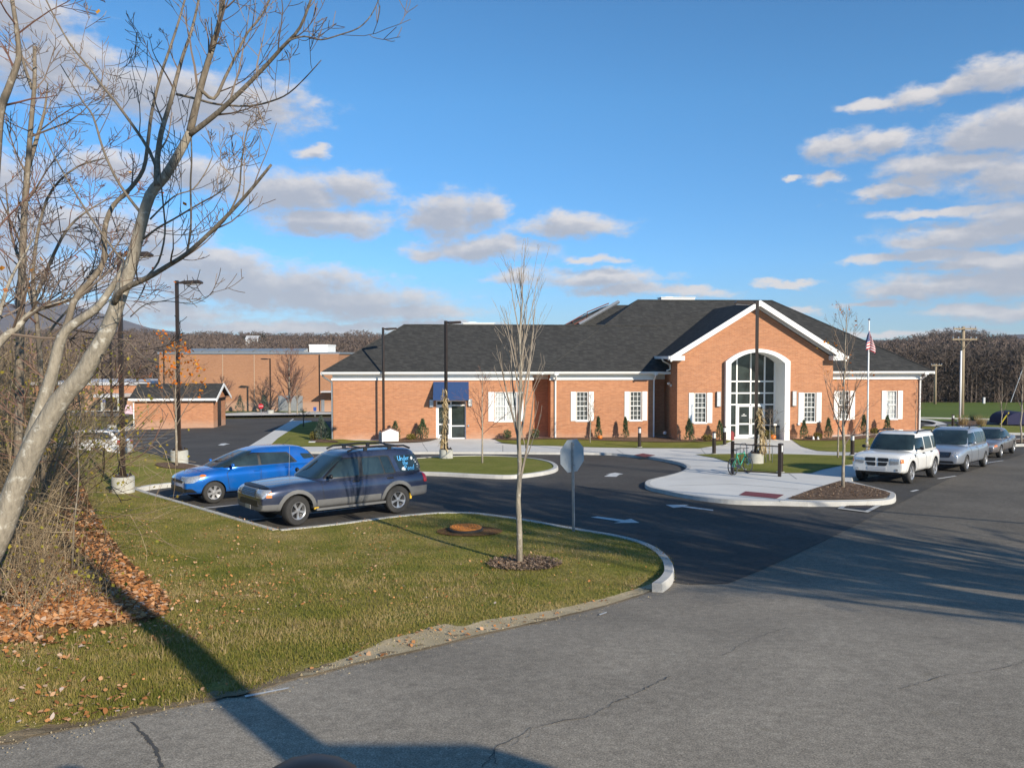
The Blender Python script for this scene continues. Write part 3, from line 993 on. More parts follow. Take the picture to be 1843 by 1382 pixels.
# joints scored in the slabs
mb = MB()
for (a, b) in [((1020, 806), (1030, 814)), ((905, 801), (905, 813)), ((760, 797), (770, 812)), ((1110, 809), (1122, 816)), ((1205, 874), (1320, 871)), ((1320, 871), (1437, 880)), ((1240, 838), (1318, 842)), ((1420, 852), (1434, 862)), ((1262, 808), (1275, 822)), ((1300, 790), (1440, 797))]:
    p, q = P(*a, HC), P(*b, HC)
    n = max(2, int((q - p).length / 0.6))
    t = (q - p).normalized(); w = Vector((-t.y, t.x, 0)) * 0.014
    for i in range(n):
        s, e = p.lerp(q, i / n), p.lerp(q, (i + 1) / n)
        s.z = G(s.x, s.y) + HC + .004; e.z = G(e.x, e.y) + HC + .004
        mb.quad(s - w, e - w, e + w, s + w)
mb.build('sidewalk_joints', M('joint_line', (0.20, 0.20, 0.19), 0.9))['kind'] = 'structure'

GH = HC + 0.022


def front_lawn(px, mat='lawn_fresh', h=GH, name='lawn_strip', n=3):
    return sheet(name, catmull(PP(px, HC), n, closed=True) if n > 1 else PP(px, HC), MT[mat], h, 0.8)


front_lawn([(488, 800.5), (500, 789), (520, 776), (541, 763), (560, 759), (585, 759), (606, 790), (640, 793), (683, 794), (683, 799.5), (600, 803.5), (520, 804)], n=1)
front_lawn([(892, 789), (1000, 789), (1180, 789), (1310, 790), (1319, 793), (1303, 800), (1283, 803), (1259, 807), (1150, 806.5), (1064, 805), (1000, 802.5), (940, 801), (905, 798), (892, 792)], n=1)
front_lawn([(1424, 791), (1540, 788), (1668, 777), (1705, 786), (1690, 803), (1552, 814.5), (1500, 813), (1471, 811.5), (1443, 804)], n=1)
front_lawn([(1252, 818), (1286, 824), (1313, 832.5), (1319, 841), (1322, 849), (1400, 851.5), (1461, 851.5), (1480, 845), (1515, 838), (1547, 834), (1580, 822), (1547, 821), (1420, 817.5), (1340, 817)], n=1)
for px in ([(690, 797), (700, 792), (784, 788), (784, 791.5), (760, 796), (715, 797.5)],
           [(892, 789), (1000, 788), (1180, 788), (1300, 790), (1306, 794), (1200, 797), (1090, 794), (1000, 791), (930, 793), (895, 792)],
           [(1428, 789), (1540, 786), (1660, 777), (1662, 781), (1560, 790), (1490, 794), (1440, 793)],
           [(560, 790), (604, 794), (606, 797), (568, 797)]):
    sheet('mulch_bed', catmull(PP(px, HC), 2, closed=True), MT['mulch'], GH + 0.03, 0.8)
sheet('mulch_bed', PP([(1417, 898.5), (1470, 879), (1512, 866.5), (1531, 870), (1565, 877), (1594, 885), (1603, 889), (1596, 897), (1560, 899), (1505, 900), (1454, 900)], HC), MT['mulch'], HC + 0.035, 0.6)

# --- painted marks on the asphalt


def mark(name, polys, h=0.016):
    mb = MB()
    for poly in polys:
        bm = bmesh.new()
        pts = [Vector((p[0], p[1], 0)) for p in poly]
        f = bm.faces.new([bm.verts.new(p) for p in pts])
        bmesh.ops.triangulate(bm, faces=[f])
        for _ in range(2):
            bmesh.ops.subdivide_edges(bm, edges=[e for e in bm.edges if e.calc_length() > 0.5], cuts=1)
        bmesh.ops.triangulate(bm, faces=bm.faces[:])
        bm.verts.ensure_lookup_table()
        b = len(mb.v)
        for i, v in enumerate(bm.verts):
            v.index = i
            mb.v.append((v.co.x, v.co.y, G(v.co.x, v.co.y) + h))
        for f in bm.faces:
            f.normal_update()
            vs = [v.index + b for v in f.verts]
            mb.f.append(tuple(vs if f.normal.z > 0 else vs[::-1])); mb.mi.append(0)
        bm.free()
    o = mb.build(name, MT['paint_white'])
    o['kind'] = 'structure'
    return o


def stripe(a, b, w=0.10):
    a, b = Vector(a), Vector(b)
    t = (b - a).normalized(); n = Vector((-t.y, t.x, 0)) * w / 2
    return [a - n, b - n, b + n, a + n]


mark('road_arrow', [PP([(1063, 931.5), (1076, 930), (1124, 936.5), (1136, 934.5), (1151, 941.5), (1104, 942), (1118, 939.5)])])
mark('road_arrow', [PP([(1283, 918), (1284, 920), (1228, 913), (1212, 914.5), (1198, 909), (1240, 909), (1232, 911)])])
mark('road_arrow', [PP([(1087, 858), (1098, 853.5), (1090, 854), (1107, 851), (1122, 853.5), (1115, 854.5), (1109, 858.5)])])
mark('road_arrow', [PP([(392, 801.5), (398, 799), (395, 799), (405, 798), (414, 799.5), (408, 800), (402, 802)])])
hd = (P(528, 948) - P(718, 923)); hd.z = 0; hd.normalize()
s1 = P(356, 916); s2 = P(430, 939)
lines = [stripe(s1, s1 - hd * 4.6), stripe(s2 + hd * .3, s2 - hd * 4.0), stripe(P(306, 893), P(306, 893) - hd * 4.6)]
for y0 in (773, 778, 783.5, 790, 797, 803):
    lines.append(stripe(P(232, y0 + 1), P(335 - (y0 - 773) * 2.0, y0 - 1.5), 0.12))
lines += [stripe(P(757, 821), P(800, 820)), stripe(P(760, 817), P(800, 816), 0.1)]
for (a, b) in [((1688, 862), (1720, 857)), ((1772, 834), (1806, 829)), ((1640, 885), (1652, 882))]:
    lines.append(stripe(P(*a), P(*b), 0.10))
lines += [stripe(P(522, 758.5), P(528, 754), 0.15), stripe(P(512, 764), P(520, 763), 0.15)]
mark('parking_stripes', lines)
# white edge remnant on the near road
mark('edge_line', [PP([(440, 1254), (520, 1239), (520, 1241), (442, 1257)]), PP([(1078, 1107), (1092, 1102), (1092, 1104), (1080, 1108.5)])])

# cracks in the old surface
mb = MB(); rgc = random.Random(3)
for px, w in (([(868, 1382), (893, 1345), (930, 1326), (960, 1310), (1000, 1300), (1060, 1288), (1110, 1262), (1140, 1250), (1210, 1215)], .007), ([(893, 1345), (890, 1362), (897, 1382)], .006), ([(238, 1299), (262, 1325), (282, 1350), (292, 1386)], .026),
              ([(960, 1310), (950, 1322), (915, 1345)], .004), ([(1300, 1180), (1352, 1150), (1420, 1128)], .004), ([(1620, 1240), (1700, 1215), (1790, 1205), (1850, 1190)], .005), ([(1080, 1110), (1180, 1105), (1300, 1085), (1420, 1080)], .004)):
    path = PP(px); pts = []
    for i in range(len(path) - 1):
        L_ = (path[i + 1] - path[i]).length; k = max(2, int(L_ / .05))
        for j in range(k):
            q = path[i].lerp(path[i + 1], j / k); pts.append(Vector((q.x + rgc.gauss(0, .010), q.y + rgc.gauss(0, .010), 0)))
    for i in range(len(pts) - 1):
        t = (pts[i + 1] - pts[i]).normalized(); n_ = Vector((-t.y, t.x, 0)); w0, w1 = w * .55 * (.4 + .6 * abs(noise.noise(pts[i] * 3)) * 2), w * (.4 + .6 * abs(noise.noise(pts[i + 1] * 3)) * 2)
        qs = [pts[i] - n_ * w0, pts[i + 1] - n_ * w1, pts[i + 1] + n_ * w1, pts[i] + n_ * w0]
        mb.quad(*[(q.x, q.y, G(q.x, q.y) + .005) for q in qs])
mb.build('road_cracks', M('crack_filler', (0.085, 0.078, 0.068), 0.9))['kind'] = 'structure'
# red tactile pads at the ramps
for px in ([(1330, 891), (1342, 884.5), (1411, 890.5), (1398, 897.5)], [(1141, 819), (1157, 816), (1180, 819.5), (1161, 823)]):
    o = sheet('tactile_paving', PP(px, HC), MT['tactile'], HC + 0.012, 1.0)

# --- far side: kerb strips, field, walks
sheet('field', [P(1640, 757).to_2d(), P(1860, 762).to_2d(), Vector((95, 75)), Vector((110, 125)), Vector((40, 125)), Vector((46, 100))], MT['field'], 0.02, 3.0)
for a, b in (((1640, 753), (1870, 758)), ((1722, 758.5), (1870, 763))):
    kerb('kerb', [P(*a), P(*b)], 0.35, 0.12, 1)
sheet('side_lawn', PP([(1655, 779), (1660, 770), (1720, 765), (1860, 770), (1862, 781), (1810, 782.5), (1700, 787)]), MT['lawn_fresh'], 0.10, 1.0)
kerb('kerb', PP([(1800, 782.5), (1880, 784)]), 0.3, 0.14, 1)
wk = catmull(PP([(1650, 756.5), (1672, 758), (1692, 762), (1704, 766.5), (1702, 770), (1685, 770.5), (1662, 768.5), (1680, 767), (1684, 764), (1672, 760.5), (1650, 758.5)]), 3, closed=True)
sheet('side_walk', wk, MT['concrete'], 0.14, 0.8)
sheet('mulch_bed', catmull(PP([(1722, 767), (1735, 760.5), (1760, 760), (1772, 764), (1765, 769), (1735, 770)]), 2, closed=True), MT['mulch'], 0.16, 1.0)
sheet('mulch_bed', catmull(PP([(1816, 797), (1870, 793), (1870, 801), (1818, 801.5)]), 2, closed=True), MT['mulch'], 0.17, 1.0)
kerb('kerb', PP([(1876, 803), (1822, 804), (1813, 800), (1816, 795), (1870, 790)]), 0.18, 0.15, -1)
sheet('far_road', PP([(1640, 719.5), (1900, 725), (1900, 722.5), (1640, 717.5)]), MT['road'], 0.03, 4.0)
sheet('far_kerb_walk', PP([(388, 750), (450, 749.5), (606, 747), (606, 744), (470, 744), (388, 746.5)]), MT['concrete'], 0.12, 2.0)
sheet('school_walk', PP([(388, 742), (470, 742), (512, 736), (610, 736), (610, 742.5), (388, 745)]), MT['concrete'], 0.10, 2.0)
sheet('school_lawn', PP([(388, 745), (388, 738.5), (484, 738.5), (470, 743)]), MT['field'], 0.13, 2.0)
sheet('school_lawn', PP([(490, 744), (502, 739.5), (560, 739), (548, 744)]), MT['field'], 0.13, 2.0)
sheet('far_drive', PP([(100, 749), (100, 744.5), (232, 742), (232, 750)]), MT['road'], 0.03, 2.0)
sheet('school_lawn', PP([(108, 744), (108, 735), (215, 733), (215, 741)]), MT['field'], 0.08, 2.0)
sheet('school_walk', PP([(100, 744), (235, 741), (235, 739.5), (100, 742.5)]), MT['concrete'], 0.12, 2.0)
kerb('kerb', PP([(226, 776), (256, 766)]), 0.6, 0.12, 1)

# ------------------------------------------------------------------ office building
bld = thing('office_building', 'one-storey brick office with grey shingle hip roofs, white trim and an arched gabled entrance', 'building', (BO.x, BO.y, 0), TH)
ZE = fz(675, 10, -.5)          # underside of eave
ZT = ZE + 0.21                 # top of gutter
ZF = fz(684, 10)               # bottom of frieze
uA = fu(958); uB0 = fu(991); uB1 = fu(1176)
vP = -2.2
uP0 = fu(1219, vP); uP1 = fu(1499, vP)
uR1 = fu(1657)
UC = (uP0 + uP1) / 2
zb = -0.5
zPe = fz(645, UC, vP)          # portico eave underside
zPk = fz(541, UC, vP - .6)     # gable peak
MAIN_V = 16.2


def wpart(name, mb, mats=None, parent=bld, **k):
    return mb.build(name, mats or MT['white'], parent, **k)


# windows: (pixel centre x, v, half glass width, blind?, double)
zw0, zw1 = fz(757.5, 12), fz(705.5, 12)
WINS = [(910.5, 0, 0.74, 'blind'), (1048, 0, 0.39, 'curtain'), (1144.5, 0, 0.39, 'curtain'), (1261, vP, 0.39, 'curtain'), (1458, vP, 0.39, 'curtain'), (1520, 0, 0.36, 'curtain'), (1606, 0, 0.36, 'blind')]
win = [(fu(px, v), v, hw, k) for (px, v, hw, k) in WINS]
dA0, dA1 = fu(784.5), fu(838.5)
zd0, zd1 = fz(790, 7), fz(721, 7)
aU0, aU1 = fu(1316, vP - .3), fu(1413, vP - .3)
aC = (aU0 + aU1) / 2; aW = (aU1 - aU0) / 2
zS, zTop = fz(654, UC, vP), fz(634, UC, vP)


def arch(cx, w, z0, zs, zt, n=20):
    """door-like outline with a segmental arch on top"""
    rise = zt - zs
    rad = (w * w + rise * rise) / (2 * rise)
    cz = zt - rad
    a = math.asin(w / rad)
    pts = [(cx - w, z0)]
    for i in range(n + 1):
        t = -a + 2 * a * i / n
        pts.append((cx + rad * math.sin(t), cz + rad * math.cos(t)))
    pts.append((cx + w, z0))
    return pts


def wall_with_holes(mb, holes):
    me = mb.mesh('wall')
    if holes.v:
        me = boolean(me, holes.mesh('cut'), 'DIFFERENCE')
    return me


w1 = MB(); w1.box(0, uA, 0, 9.6, zb, ZE + .02)
cut = MB()
for (u, v, hw, k) in win[:1]:
    cut.box(u - hw, u + hw, -.1, .17, zw0, zw1)
cut.box(dA0, dA1, -.1, .3, zd0 - .3, zd1)
o = link(wall_with_holes(w1, cut), 'wall', MT['brick'], bld)
w2 = MB(); w2.box(uB0, uB1, 0, 12, zb, ZE + .02)
cut = MB()
for (u, v, hw, k) in win[1:3]:
    cut.box(u - hw, u + hw, -.1, .17, zw0, zw1)
link(wall_with_holes(w2, cut), 'wall', MT['brick'], bld)
for bx in ((uA - .3, uB0 + .3, 1.5, 9, zb, ZE + .015), (uB1 - .3, uP0 + .3, 1.0, 9, zb, ZE + .015), (uA + .1, uR1 - .1, 9.1, MAIN_V - .6, zb, ZE + .012)):
    link(MB().box(*bx).mesh('wall'), 'recessed_wall', MT['brick'], bld)
w4 = MB(); w4.box(uP1 - .4, uR1, 0, MAIN_V - .5, zb, ZE + .025)
cut = MB()
for (u, v, hw, k) in win[5:7]:
    cut.box(u - hw, u + hw, -.1, .17, zw0, zw1)
link(wall_with_holes(w4, cut), 'wall', MT['brick'], bld)
half = (uP1 - uP0) / 2
slope = (zPk - (zPe + .12)) / (half + .62)
wp = MB(); wp.prism([(uP0, zb), (uP1, zb), (uP1, zPe), (UC, zPe + half * slope + .05), (uP0, zPe)], 'y', vP, 6)
cut = MB()
for (u, v, hw, k) in win[3:5]:
    cut.box(u - hw, u + hw, vP - .1, vP + .17, zw0, zw1)
cut.prism(arch(aC, aW + .02, zb - .2, zS, zTop + .02), 'y', vP - .5, vP + 1.45)
link(wall_with_holes(wp, cut), 'portico_wall', MT['brick'], bld)
# brick ledge line (water table) a little proud of the walls
lz = fz(764, 12)
led = MB()
for (a, b, v) in ((0, dA0 - .05, 0), (dA1 + .05, uA, 0), (uB0, uB1, 0), (uP1, uR1, 0), (uP0, aU0 - .5, vP), (aU1 + .5, uP1, vP)):
    led = MB(); led.box(a, b, v - .018, v + .05, lz - .065, lz)
    link(led.mesh('ledge'), 'brick_ledge', MT['brick'], bld)


def window(u, v, hw, kind):
    gy = v + .11
    n = 8 if hw > .5 else 3
    f = MB()
    t = .045
    f.box(u - hw, u - hw + t, v + .02, gy + .05, zw0, zw1); f.box(u + hw - t, u + hw, v + .02, gy + .05, zw0, zw1)
    f.box(u - hw + t, u + hw - t, v + .02, gy + .05, zw1 - t, zw1); f.box(u - hw + t, u + hw - t, v + .02, gy + .05, zw0, zw0 + t)
    zm = (zw0 + zw1) / 2
    f.box(u - hw + t, u + hw - t, v + .05, gy + .04, zm - .03, zm + .03)
    if hw > .5:
        f.box(u - .06, u + .06, v + .04, gy + .045, zw0 + t, zw1 - t)
    for i in range(1, n):
        x = u - hw + 2 * hw * i / n
        if hw > .5 and i == n // 2:
            continue
        f.box(x - .014, x + .014, gy - .02, gy + .03, zw0 + t, zw1 - t)
    for i in (1, 2, 4, 5):
        z = zw0 + (zw1 - zw0) * i / 6
        f.box(u - hw + t, u + hw - t, gy - .016, gy + .03, z - .014, z + .014)
    w = wpart('window', f)
    g = MB(); g.box(u - hw + .01, u + hw - .01, gy + .015, gy + .03, zw0 + .01, zw1 - .01)
    wpart('pane', g, MT[kind], w)
    s = MB(); s.box(u - hw - .06, u + hw + .06, v - .05, v + .04, zw0 - .075, zw0 + .004)
    wpart('sill', s, MT['white'], w)
    for sx in (-1, 1):
        sh = MB()
        a = u + sx * (hw + .04); b = u + sx * (hw + .04 + (.34 if hw < .5 else .38))
        x0, x1 = min(a, b), max(a, b)
        sh.box(x0, x1, v - .045, v - .004, zw0 - .02, zw1 + .01)
        zmid = zw0 + (zw1 - zw0) * .5
        for (z0, z1) in ((zw0 + .07, zmid - .04), (zmid + .04, zw1 - .07)):
            sh.box(x0 + .05, x1 - .05, v - .058, v - .045, z0, z1)
        wpart('shutter', sh)


for (u, v, hw, k) in win:
    window(u, v, hw, k)

# eaves, gutters and frieze
OV = .5


def eave(u0, u1, v, left=False, right=False, depth=1.2):
    g = MB(); a = u0 - (.6 if left else 0); b = u1 + (.6 if right else 0)
    g.prism([(v - OV - .10, ZT), (v - OV - .10, ZT - .06), (v - OV - .06, ZT - .13), (v - OV, ZE + .03), (v - OV, ZT)], 'x', a, b)
    wpart('gutter', g)
    s = MB(); s.box(a + .002, b - .002, v - OV + .001, v + depth, ZE + .03, ZE + .06)
    wpart('soffit', s)
    f = MB(); f.box(u0 - (.03 if left else 0), u1 + (.03 if right else 0), v - .03, v + .02, ZF, ZE + .03)
    f.box(u0 - (.09 if left else 0), u1 + (.09 if right else 0), v - .09, v + .01, ZF - .002, ZF + .13)
    wpart('frieze', f)


eave(0, uA, 0, left=True, right=True)
eave(uB0, uB1, 0, left=True, right=True)
eave(uP1 + .02, uR1, 0, right=True)
for bx in ((uA, uB0, 1.42, 1.51, ZF, ZE + .03), (uB1, uP0, .92, 1.01, ZF, ZE + .03), (-.03, .03, 0.05, 9.6, ZF, ZE + .03), (uR1 - .03, uR1 + .03, .05, MAIN_V - .5, ZF, ZE + .03)):
    wpart('frieze', MB().box(*bx))
for bx in ((-.7, -.6, -.5, 10.2, ZE + .03, ZT), (uR1 + .6, uR1 + .7, -.5, MAIN_V, ZE + .03, ZT), (uA + .55, uB0 - .55, -.6, -.5, ZE + .03, ZT - .004), (uB1 + .55, uP0, -.6, -.5, ZE + .03, ZT - .004)):
    wpart('gutter', MB().box(*bx))
for bx in ((-.6, .05, -.5, 10.2, ZE + .031, ZE + .055), (uR1, uR1 + .6, -.5, MAIN_V, ZE + .031, ZE + .055)):
    wpart('soffit', MB().box(*bx))
for bx in ((uA - .1, uB0 + .1, -.45, 1.5, ZE + .035, ZE + .058), (uB1 - .1, uP0 + .05, -.45, 1.0, ZE + .035, ZE + .058)):
    wpart('soffit', MB().box(*bx))

# roofs
PIT = .65


def hip(name, u0, u1, v0, v1, z0, hl, hr, pit=PIT):
    hw = (v1 - v0) / 2; zr = z0 + hw * pit; vm = (v0 + v1) / 2
    mb = MB()
    a, b, c, d = (u0, v0, z0), (u1, v0, z0), (u1, v1, z0), (u0, v1, z0)
    r0 = (u0 + (hw if hl else 0), vm, zr); r1 = (u1 - (hw if hr else 0), vm, zr)
    mb.quad(a, b, r1, r0); mb.quad(c, d, r0, r1); mb.quad(d, a, r0); mb.quad(b, c, r1)
    mb.quad((u0, v0, z0 - .03), (u0, v1, z0 - .03), (u1, v1, z0 - .03), (u1, v0, z0 - .03))
    for p, q in ((a, b), (b, c), (c, d), (d, a)):
        mb.quad((p[0], p[1], z0 - .03), (q[0], q[1], z0 - .03), q, p)
    o = mb.build(name, MT['shingle'], bld)
    cap = MB()
    cap.tube([Vector(r0) + Vector((0, 0, .01)), Vector(r1) + Vector((0, 0, .01))], .07, 6)
    for e, rr, on in ((a, r0, hl), (d, r0, hl), (b, r1, hr), (c, r1, hr)):
        if on:
            cap.tube([Vector(e), Vector(rr)], .055, 5)
    cap.build('ridge_cap', MT['shingle'], o)
    return o, zr


uM0 = fu(978, -OV)
hip('roof', -.6, uM0 + 9.5, -OV - .02, 9.35, ZT + .012, True, False)
_, zMr = hip('roof', uM0, uR1 + .62, -OV, MAIN_V - OV, ZT + .01, True, True)
# rear block with a flat top and a light kerb seen over the left ridge
rb = MB()
q = lambda px, py, v: (fu(px, v), v, fz(py, fu(px, v), v))
rb.cur = 0
A1, A2, A3, A4 = q(1020, 585, 11), q(1096, 549, 13), q(1152, 549, 13), q(1152, 600, 11)
A1b = (A1[0], 17, A1[2]); A2b = (A2[0], 17, A2[2]); A3b = (A3[0], 17, A3[2]); A4b = (A4[0], 17, A4[2])
rb.quad(A1, A4, A3, A2); rb.quad(A2b, A3b, A4b, A1b); rb.quad(A1, A2, A2b, A1b); rb.quad(A2, A3, A3b, A2b); rb.quad(A1b, A4b, A4, A1); rb.quad(A3, A4, A4b, A3b)
rr = rb.build('rear_roof', MT['shingle'], bld)
fl = MB()
p0, p1 = Vector(q(1042, 584, 10.8)), Vector(q(1113, 543, 12.4))
fl.tube([p0, p1], .15, 4)
fl.build('roof_kerb', MT['steel'], rr)
rl = MB()
for (a, b) in (((1018, 584), (1054, 564)), ((1033, 584), (1056, 572)), ((1056, 563), (1056, 573)), ((1056, 562), (1095, 546)), ((1030, 578), (1030, 585))):
    rl.tube([q(*a, 10.9), q(*b, 11.4)], .045, 5)
rl.build('roof_rail', M('rust_red_rail', (0.16, 0.05, 0.035), 0.7), rr)
for (px0, px1, py0, py1, v) in ((834, 890, 580.5, 586, 4.8), (1190, 1250, 534.5, 539, 8.0)):
    u0, u1 = fu(px0, v), fu(px1, v)
    vb = MB(); z0, z1 = fz(py1, u0, v) - .25, fz(py0, u0, v)
    vb.box(u0, u1, v + .1, v + 1.2, z0, z1 - .05); vb.box(u0 - .06, u1 + .06, v + .04, v + 1.26, z1 - .05, z1)
    vb.box(u0 + .4, u0 + .95, v + .3, v + .9, z1, z1 + .05)
    vb.build('roof_vent', MT['white'], bld)

# portico gable roof
zg = zPe + .12
W = half + .62
zpk = zg + W * slope
vb0, vb1 = vP - .62, 8.0
mb = MB()
th = .10
for s in (-1, 1):
    e0, e1 = (UC + s * W, vb0, zg), (UC + s * W, vb1, zg)
    r0, r1 = (UC, vb0, zpk), (UC, vb1, zpk)
    dn = lambda p: (p[0], p[1], p[2] - th)
    fs = [(e0, r0, r1, e1), (dn(e0), dn(e1), dn(r1), dn(r0)), (e0, dn(e0), dn(r0), r0), (e0, e1, dn(e1), dn(e0))]
    for f in fs:
        mb.quad(*(f if s < 0 else f[::-1]))
gr = mb.build('portico_roof', MT['shingle'], bld)
# rake boards, rake soffits, frieze boards, returns and side gutters
for s in (-1, 1):
    rk = MB(); sf = MB(); fr = MB(); rt = MB()
    n = 1
    def rake(off0, off1, y0, y1, w0=W, w1=0.0, m=None):
        pts = [(UC + s * w0, zg + (W - w0) * slope - off0), (UC + s * w1, zg + (W - w1) * slope - off0), (UC + s * w1, zg + (W - w1) * slope - off1), (UC + s * w0, zg + (W - w0) * slope - off1)]
        m.prism(pts if s < 0 else pts[::-1], 'y', y0, y1)
    rake(-.02, .34, vb0 - .05, vb0 + .0, m=rk)
    rake(.11, .14, vb0 + .002, vP, w0=W - .02, m=sf)
    rake(.14, .42, vP - .05, vP + .02, w0=half + .02, m=fr)
    x0, x1 = sorted((UC + s * (W + .02), UC + s * (half - .30)))
    rt.prism([(x0, zPe - .14), (x1, zPe - .14), (x1, zPe + (.42 if s < 0 else .12)), (x0, zPe + (.12 if s < 0 else .42))] if False else [(x0, zPe - .13), (x1, zPe - .13), (x1, zPe + .16), (x0, zPe + .16)], 'y', vb0 - .045, vP + .01)
    gx = UC + s * (W + .0)
    wpart('gutter', MB().box(min(gx, gx + s * .12), max(gx, gx + s * .12), vb0, 4.0, zg - .16, zg + .02))
    wpart('rake_board', rk); wpart('rake_soffit', sf, MT['trim_grey']); wpart('rake_frieze', fr); wpart('eave_return', rt)
# arch surround and reveal
ow = aW + .345
outer = arch(aC, ow, zb, fz(650, UC, vP), fz(628, UC, vP))
inner = arch(aC, aW, zb, zS, zTop)
ar = MB()
n = len(outer)
for (y0, y1) in ((vP - .30, vP + 1.4),):
    b = len(ar.v)
    for y in (y0, y1):
        for pth in (outer, inner):
            for (x, z) in pth:
                ar.v.append((x, y, z))
    O0, I0, O1, I1 = b, b + n, b + 2 * n, b + 3 * n
    for i in range(n - 1):
        ar.f += [(O0 + i, O0 + i + 1, I0 + i + 1, I0 + i), (O1 + i + 1, O1 + i, I1 + i, I1 + i + 1), (O0 + i + 1, O0 + i, O1 + i, O1 + i + 1), (I0 + i, I0 + i + 1, I1 + i + 1, I1 + i)]
        ar.mi += [0] * 4
wpart('arch_surround', ar)
# glazed entrance
vG = vP + 1.36
gl = MB(); gl.prism(arch(aC, aW + .01, zd0 - .2, zS, zTop), 'y', vG + .05, vG + .07)
ent = MB()
upx = lambda px: fu(px, vG)
zpy = lambda py: fz(py, UC, vG)
z0e = zpy(789)
m1, m2, m3 = upx(1326), upx(1351), upx(1376)
for x in (aC - aW + .03, m1, m2, m3, aC + aW - .03):
    zt_ = zS + (zTop - zS) * (1 - ((x - aC) / aW) ** 2)
    zz0 = zpy(728) if abs(x - m2) < .01 else z0e
    ent.box(x - .045, x + .045, vG - .02, vG + .045, zz0, zt_)
xs_ = [aC - aW + .03, m1, m2, m3, aC + aW - .03]
for py in (686.3, 707.4, 728):
    for a_, b_ in zip(xs_[:-1], xs_[1:]):
        ent.box(a_ + .045, b_ - .045, vG - .015, vG + .04, zpy(py) - .045, zpy(py) + .045)
for (a, b) in ((aC - aW, m1), (m3, aC + aW)):
    ent.box(a + .08, b - .045, vG - .015, vG + .04, zpy(765) - .035, zpy(765) + .035)
    ent.box(a + .08, b - .045, vG - .015, vG + .04, z0e, z0e + .10)
e = wpart('entrance_frame', ent)
wpart('entrance_glass', gl, MT['glass_lobby'], e)


def glass_door(x0, x1, zb_, zt_, v, parent, flip, deco=False):
    d = MB(); t = .10
    d.box(x0, x0 + t, v - .05, v + .0, zb_, zt_); d.box(x1 - t, x1, v - .05, v, zb_, zt_)
    d.box(x0 + t, x1 - t, v - .05, v, zt_ - .09, zt_); d.box(x0 + t, x1 - t, v - .05, v, zb_, zb_ + .26)
    zm = zb_ + (zt_ - zb_) * .44
    d.box(x0 + t, x1 - t, v - .045, v - .005, zm - .05, zm + .05)
    o = wpart('door', d, MT['white'], parent)
    g = MB(); g.box(x0 + t - .01, x1 - t + .01, v - .03, v - .02, zb_ + .2, zt_ - .05)
    wpart('door_pane', g, MT['glass_lobby'], o)
    hx = x1 - t / 2 if flip else x0 + t / 2
    h = MB(); h.tube([(hx, v - .06, zm + .0), (hx, v - .13, zm + .03), (hx, v - .13, zm + .33), (hx, v - .06, zm + .36)], .018, 6)
    wpart('door_handle', h, MT['chrome'], o)
    if deco:
        l = MB()      # two short lines of white lettering, too small in the photo to read
        cx = (x0 + x1) / 2
        l.box(cx - .07, cx + .05, v - .034, v - .031, zm + .62, zm + .66); l.box(cx - .17, cx + .17, v - .034, v - .031, zm + .53, zm + .57)
        wpart('door_lettering', l, MT['white'], o)
    return o


glass_door(m1 + .05, m2 - .004, z0e + .01, zpy(728) - .05, vG - .02, bld, True, True)
glass_door(m2 + .004, m3 - .05, z0e + .01, zpy(728) - .05, vG - .02, bld, False)
# left wing door with sidelight and transom, under the awning
vD = .2
fr_ = MB(); c_ = fu(811.5, vD)
for x in (dA0 + .03, c_, dA1 - .03):
    fr_.box(x - .045, x + .045, vD - .06, vD + .02, zd0, zd1)
ztr = fz(729.5, 7, vD)
for (a, b) in ((dA0 + .075, c_ - .045), (c_ + .045, dA1 - .075)):
    fr_.box(a, b, vD - .055, vD + .015, ztr - .04, ztr + .05); fr_.box(a, b, vD - .055, vD + .015, zd1 - .06, zd1)
fr_.box(c_ + .045, dA1 - .075, vD - .055, vD + .015, zd0, zd0 + .07); zmm = fz(766.5, 7, vD); fr_.box(c_ + .045, dA1 - .075, vD - .055, vD + .015, zmm - .035, zmm + .035)
ef = wpart('door_frame', fr_)
gg = MB(); gg.box(dA0 + .02, dA1 - .02, vD + .03, vD + .045, zd0, zd1)
wpart('door_glass', gg, MT['glass_lobby'], ef)
glass_door(dA0 + .08, c_ - .05, zd0 + .02, ztr - .045, vD - .01, bld, True)
# awning
aw = MB()
a0, a1 = fu(780, -.0), fu(843.5, -.0)
zt_, zb2 = fz(687, 7), fz(720.5, 7, -1.0)
aw.prism([(0.0, zt_), (-1.0, zb2 + .12), (-1.0, zb2), (-.97, zb2), (-.97, zb2 + .10), (-.01, zt_ - .06)], 'x', a0, a1)
for x in (a0, a1 - .012):
    aw.prism([(-.01, zt_ - .02), (-.98, zb2 + .10), (-.98, zb2), (-.01, zb2)], 'x', x + .001, x + .011)
wpart('awning', aw, MT['awning'])


def sconce(px, v, z0, z1):
    u = fu(px, v); s = MB()
    s.box(u - .13, u + .13, v - .035, v - .003, z0, z1)
    s.box(u - .13, u - .105, v - .16, v - .035, z0, z1); s.box(u + .105, u + .13, v - .16, v - .035, z0, z1)
    s.box(u - .105, u + .105, v - .16, v - .035, z1 - .03, z1); s.box(u - .105, u + .105, v - .16, v - .035, z0, z0 + .03)
    s.box(u - .105, u + .105, v - .165, v - .035, (z0 + z1) / 2 - .012, (z0 + z1) / 2 + .012)
    o = wpart('wall_light', s, MT['steel'])
    l = MB(); l.box(u - .10, u + .10, v - .15, v - .036, z0 + .03, (z0 + z1) / 2 - .012); l.box(u - .10, u + .10, v - .15, v - .036, (z0 + z1) / 2 + .012, z1 - .03)
    wpart('lens', l, MT['lamp_lens'], o)


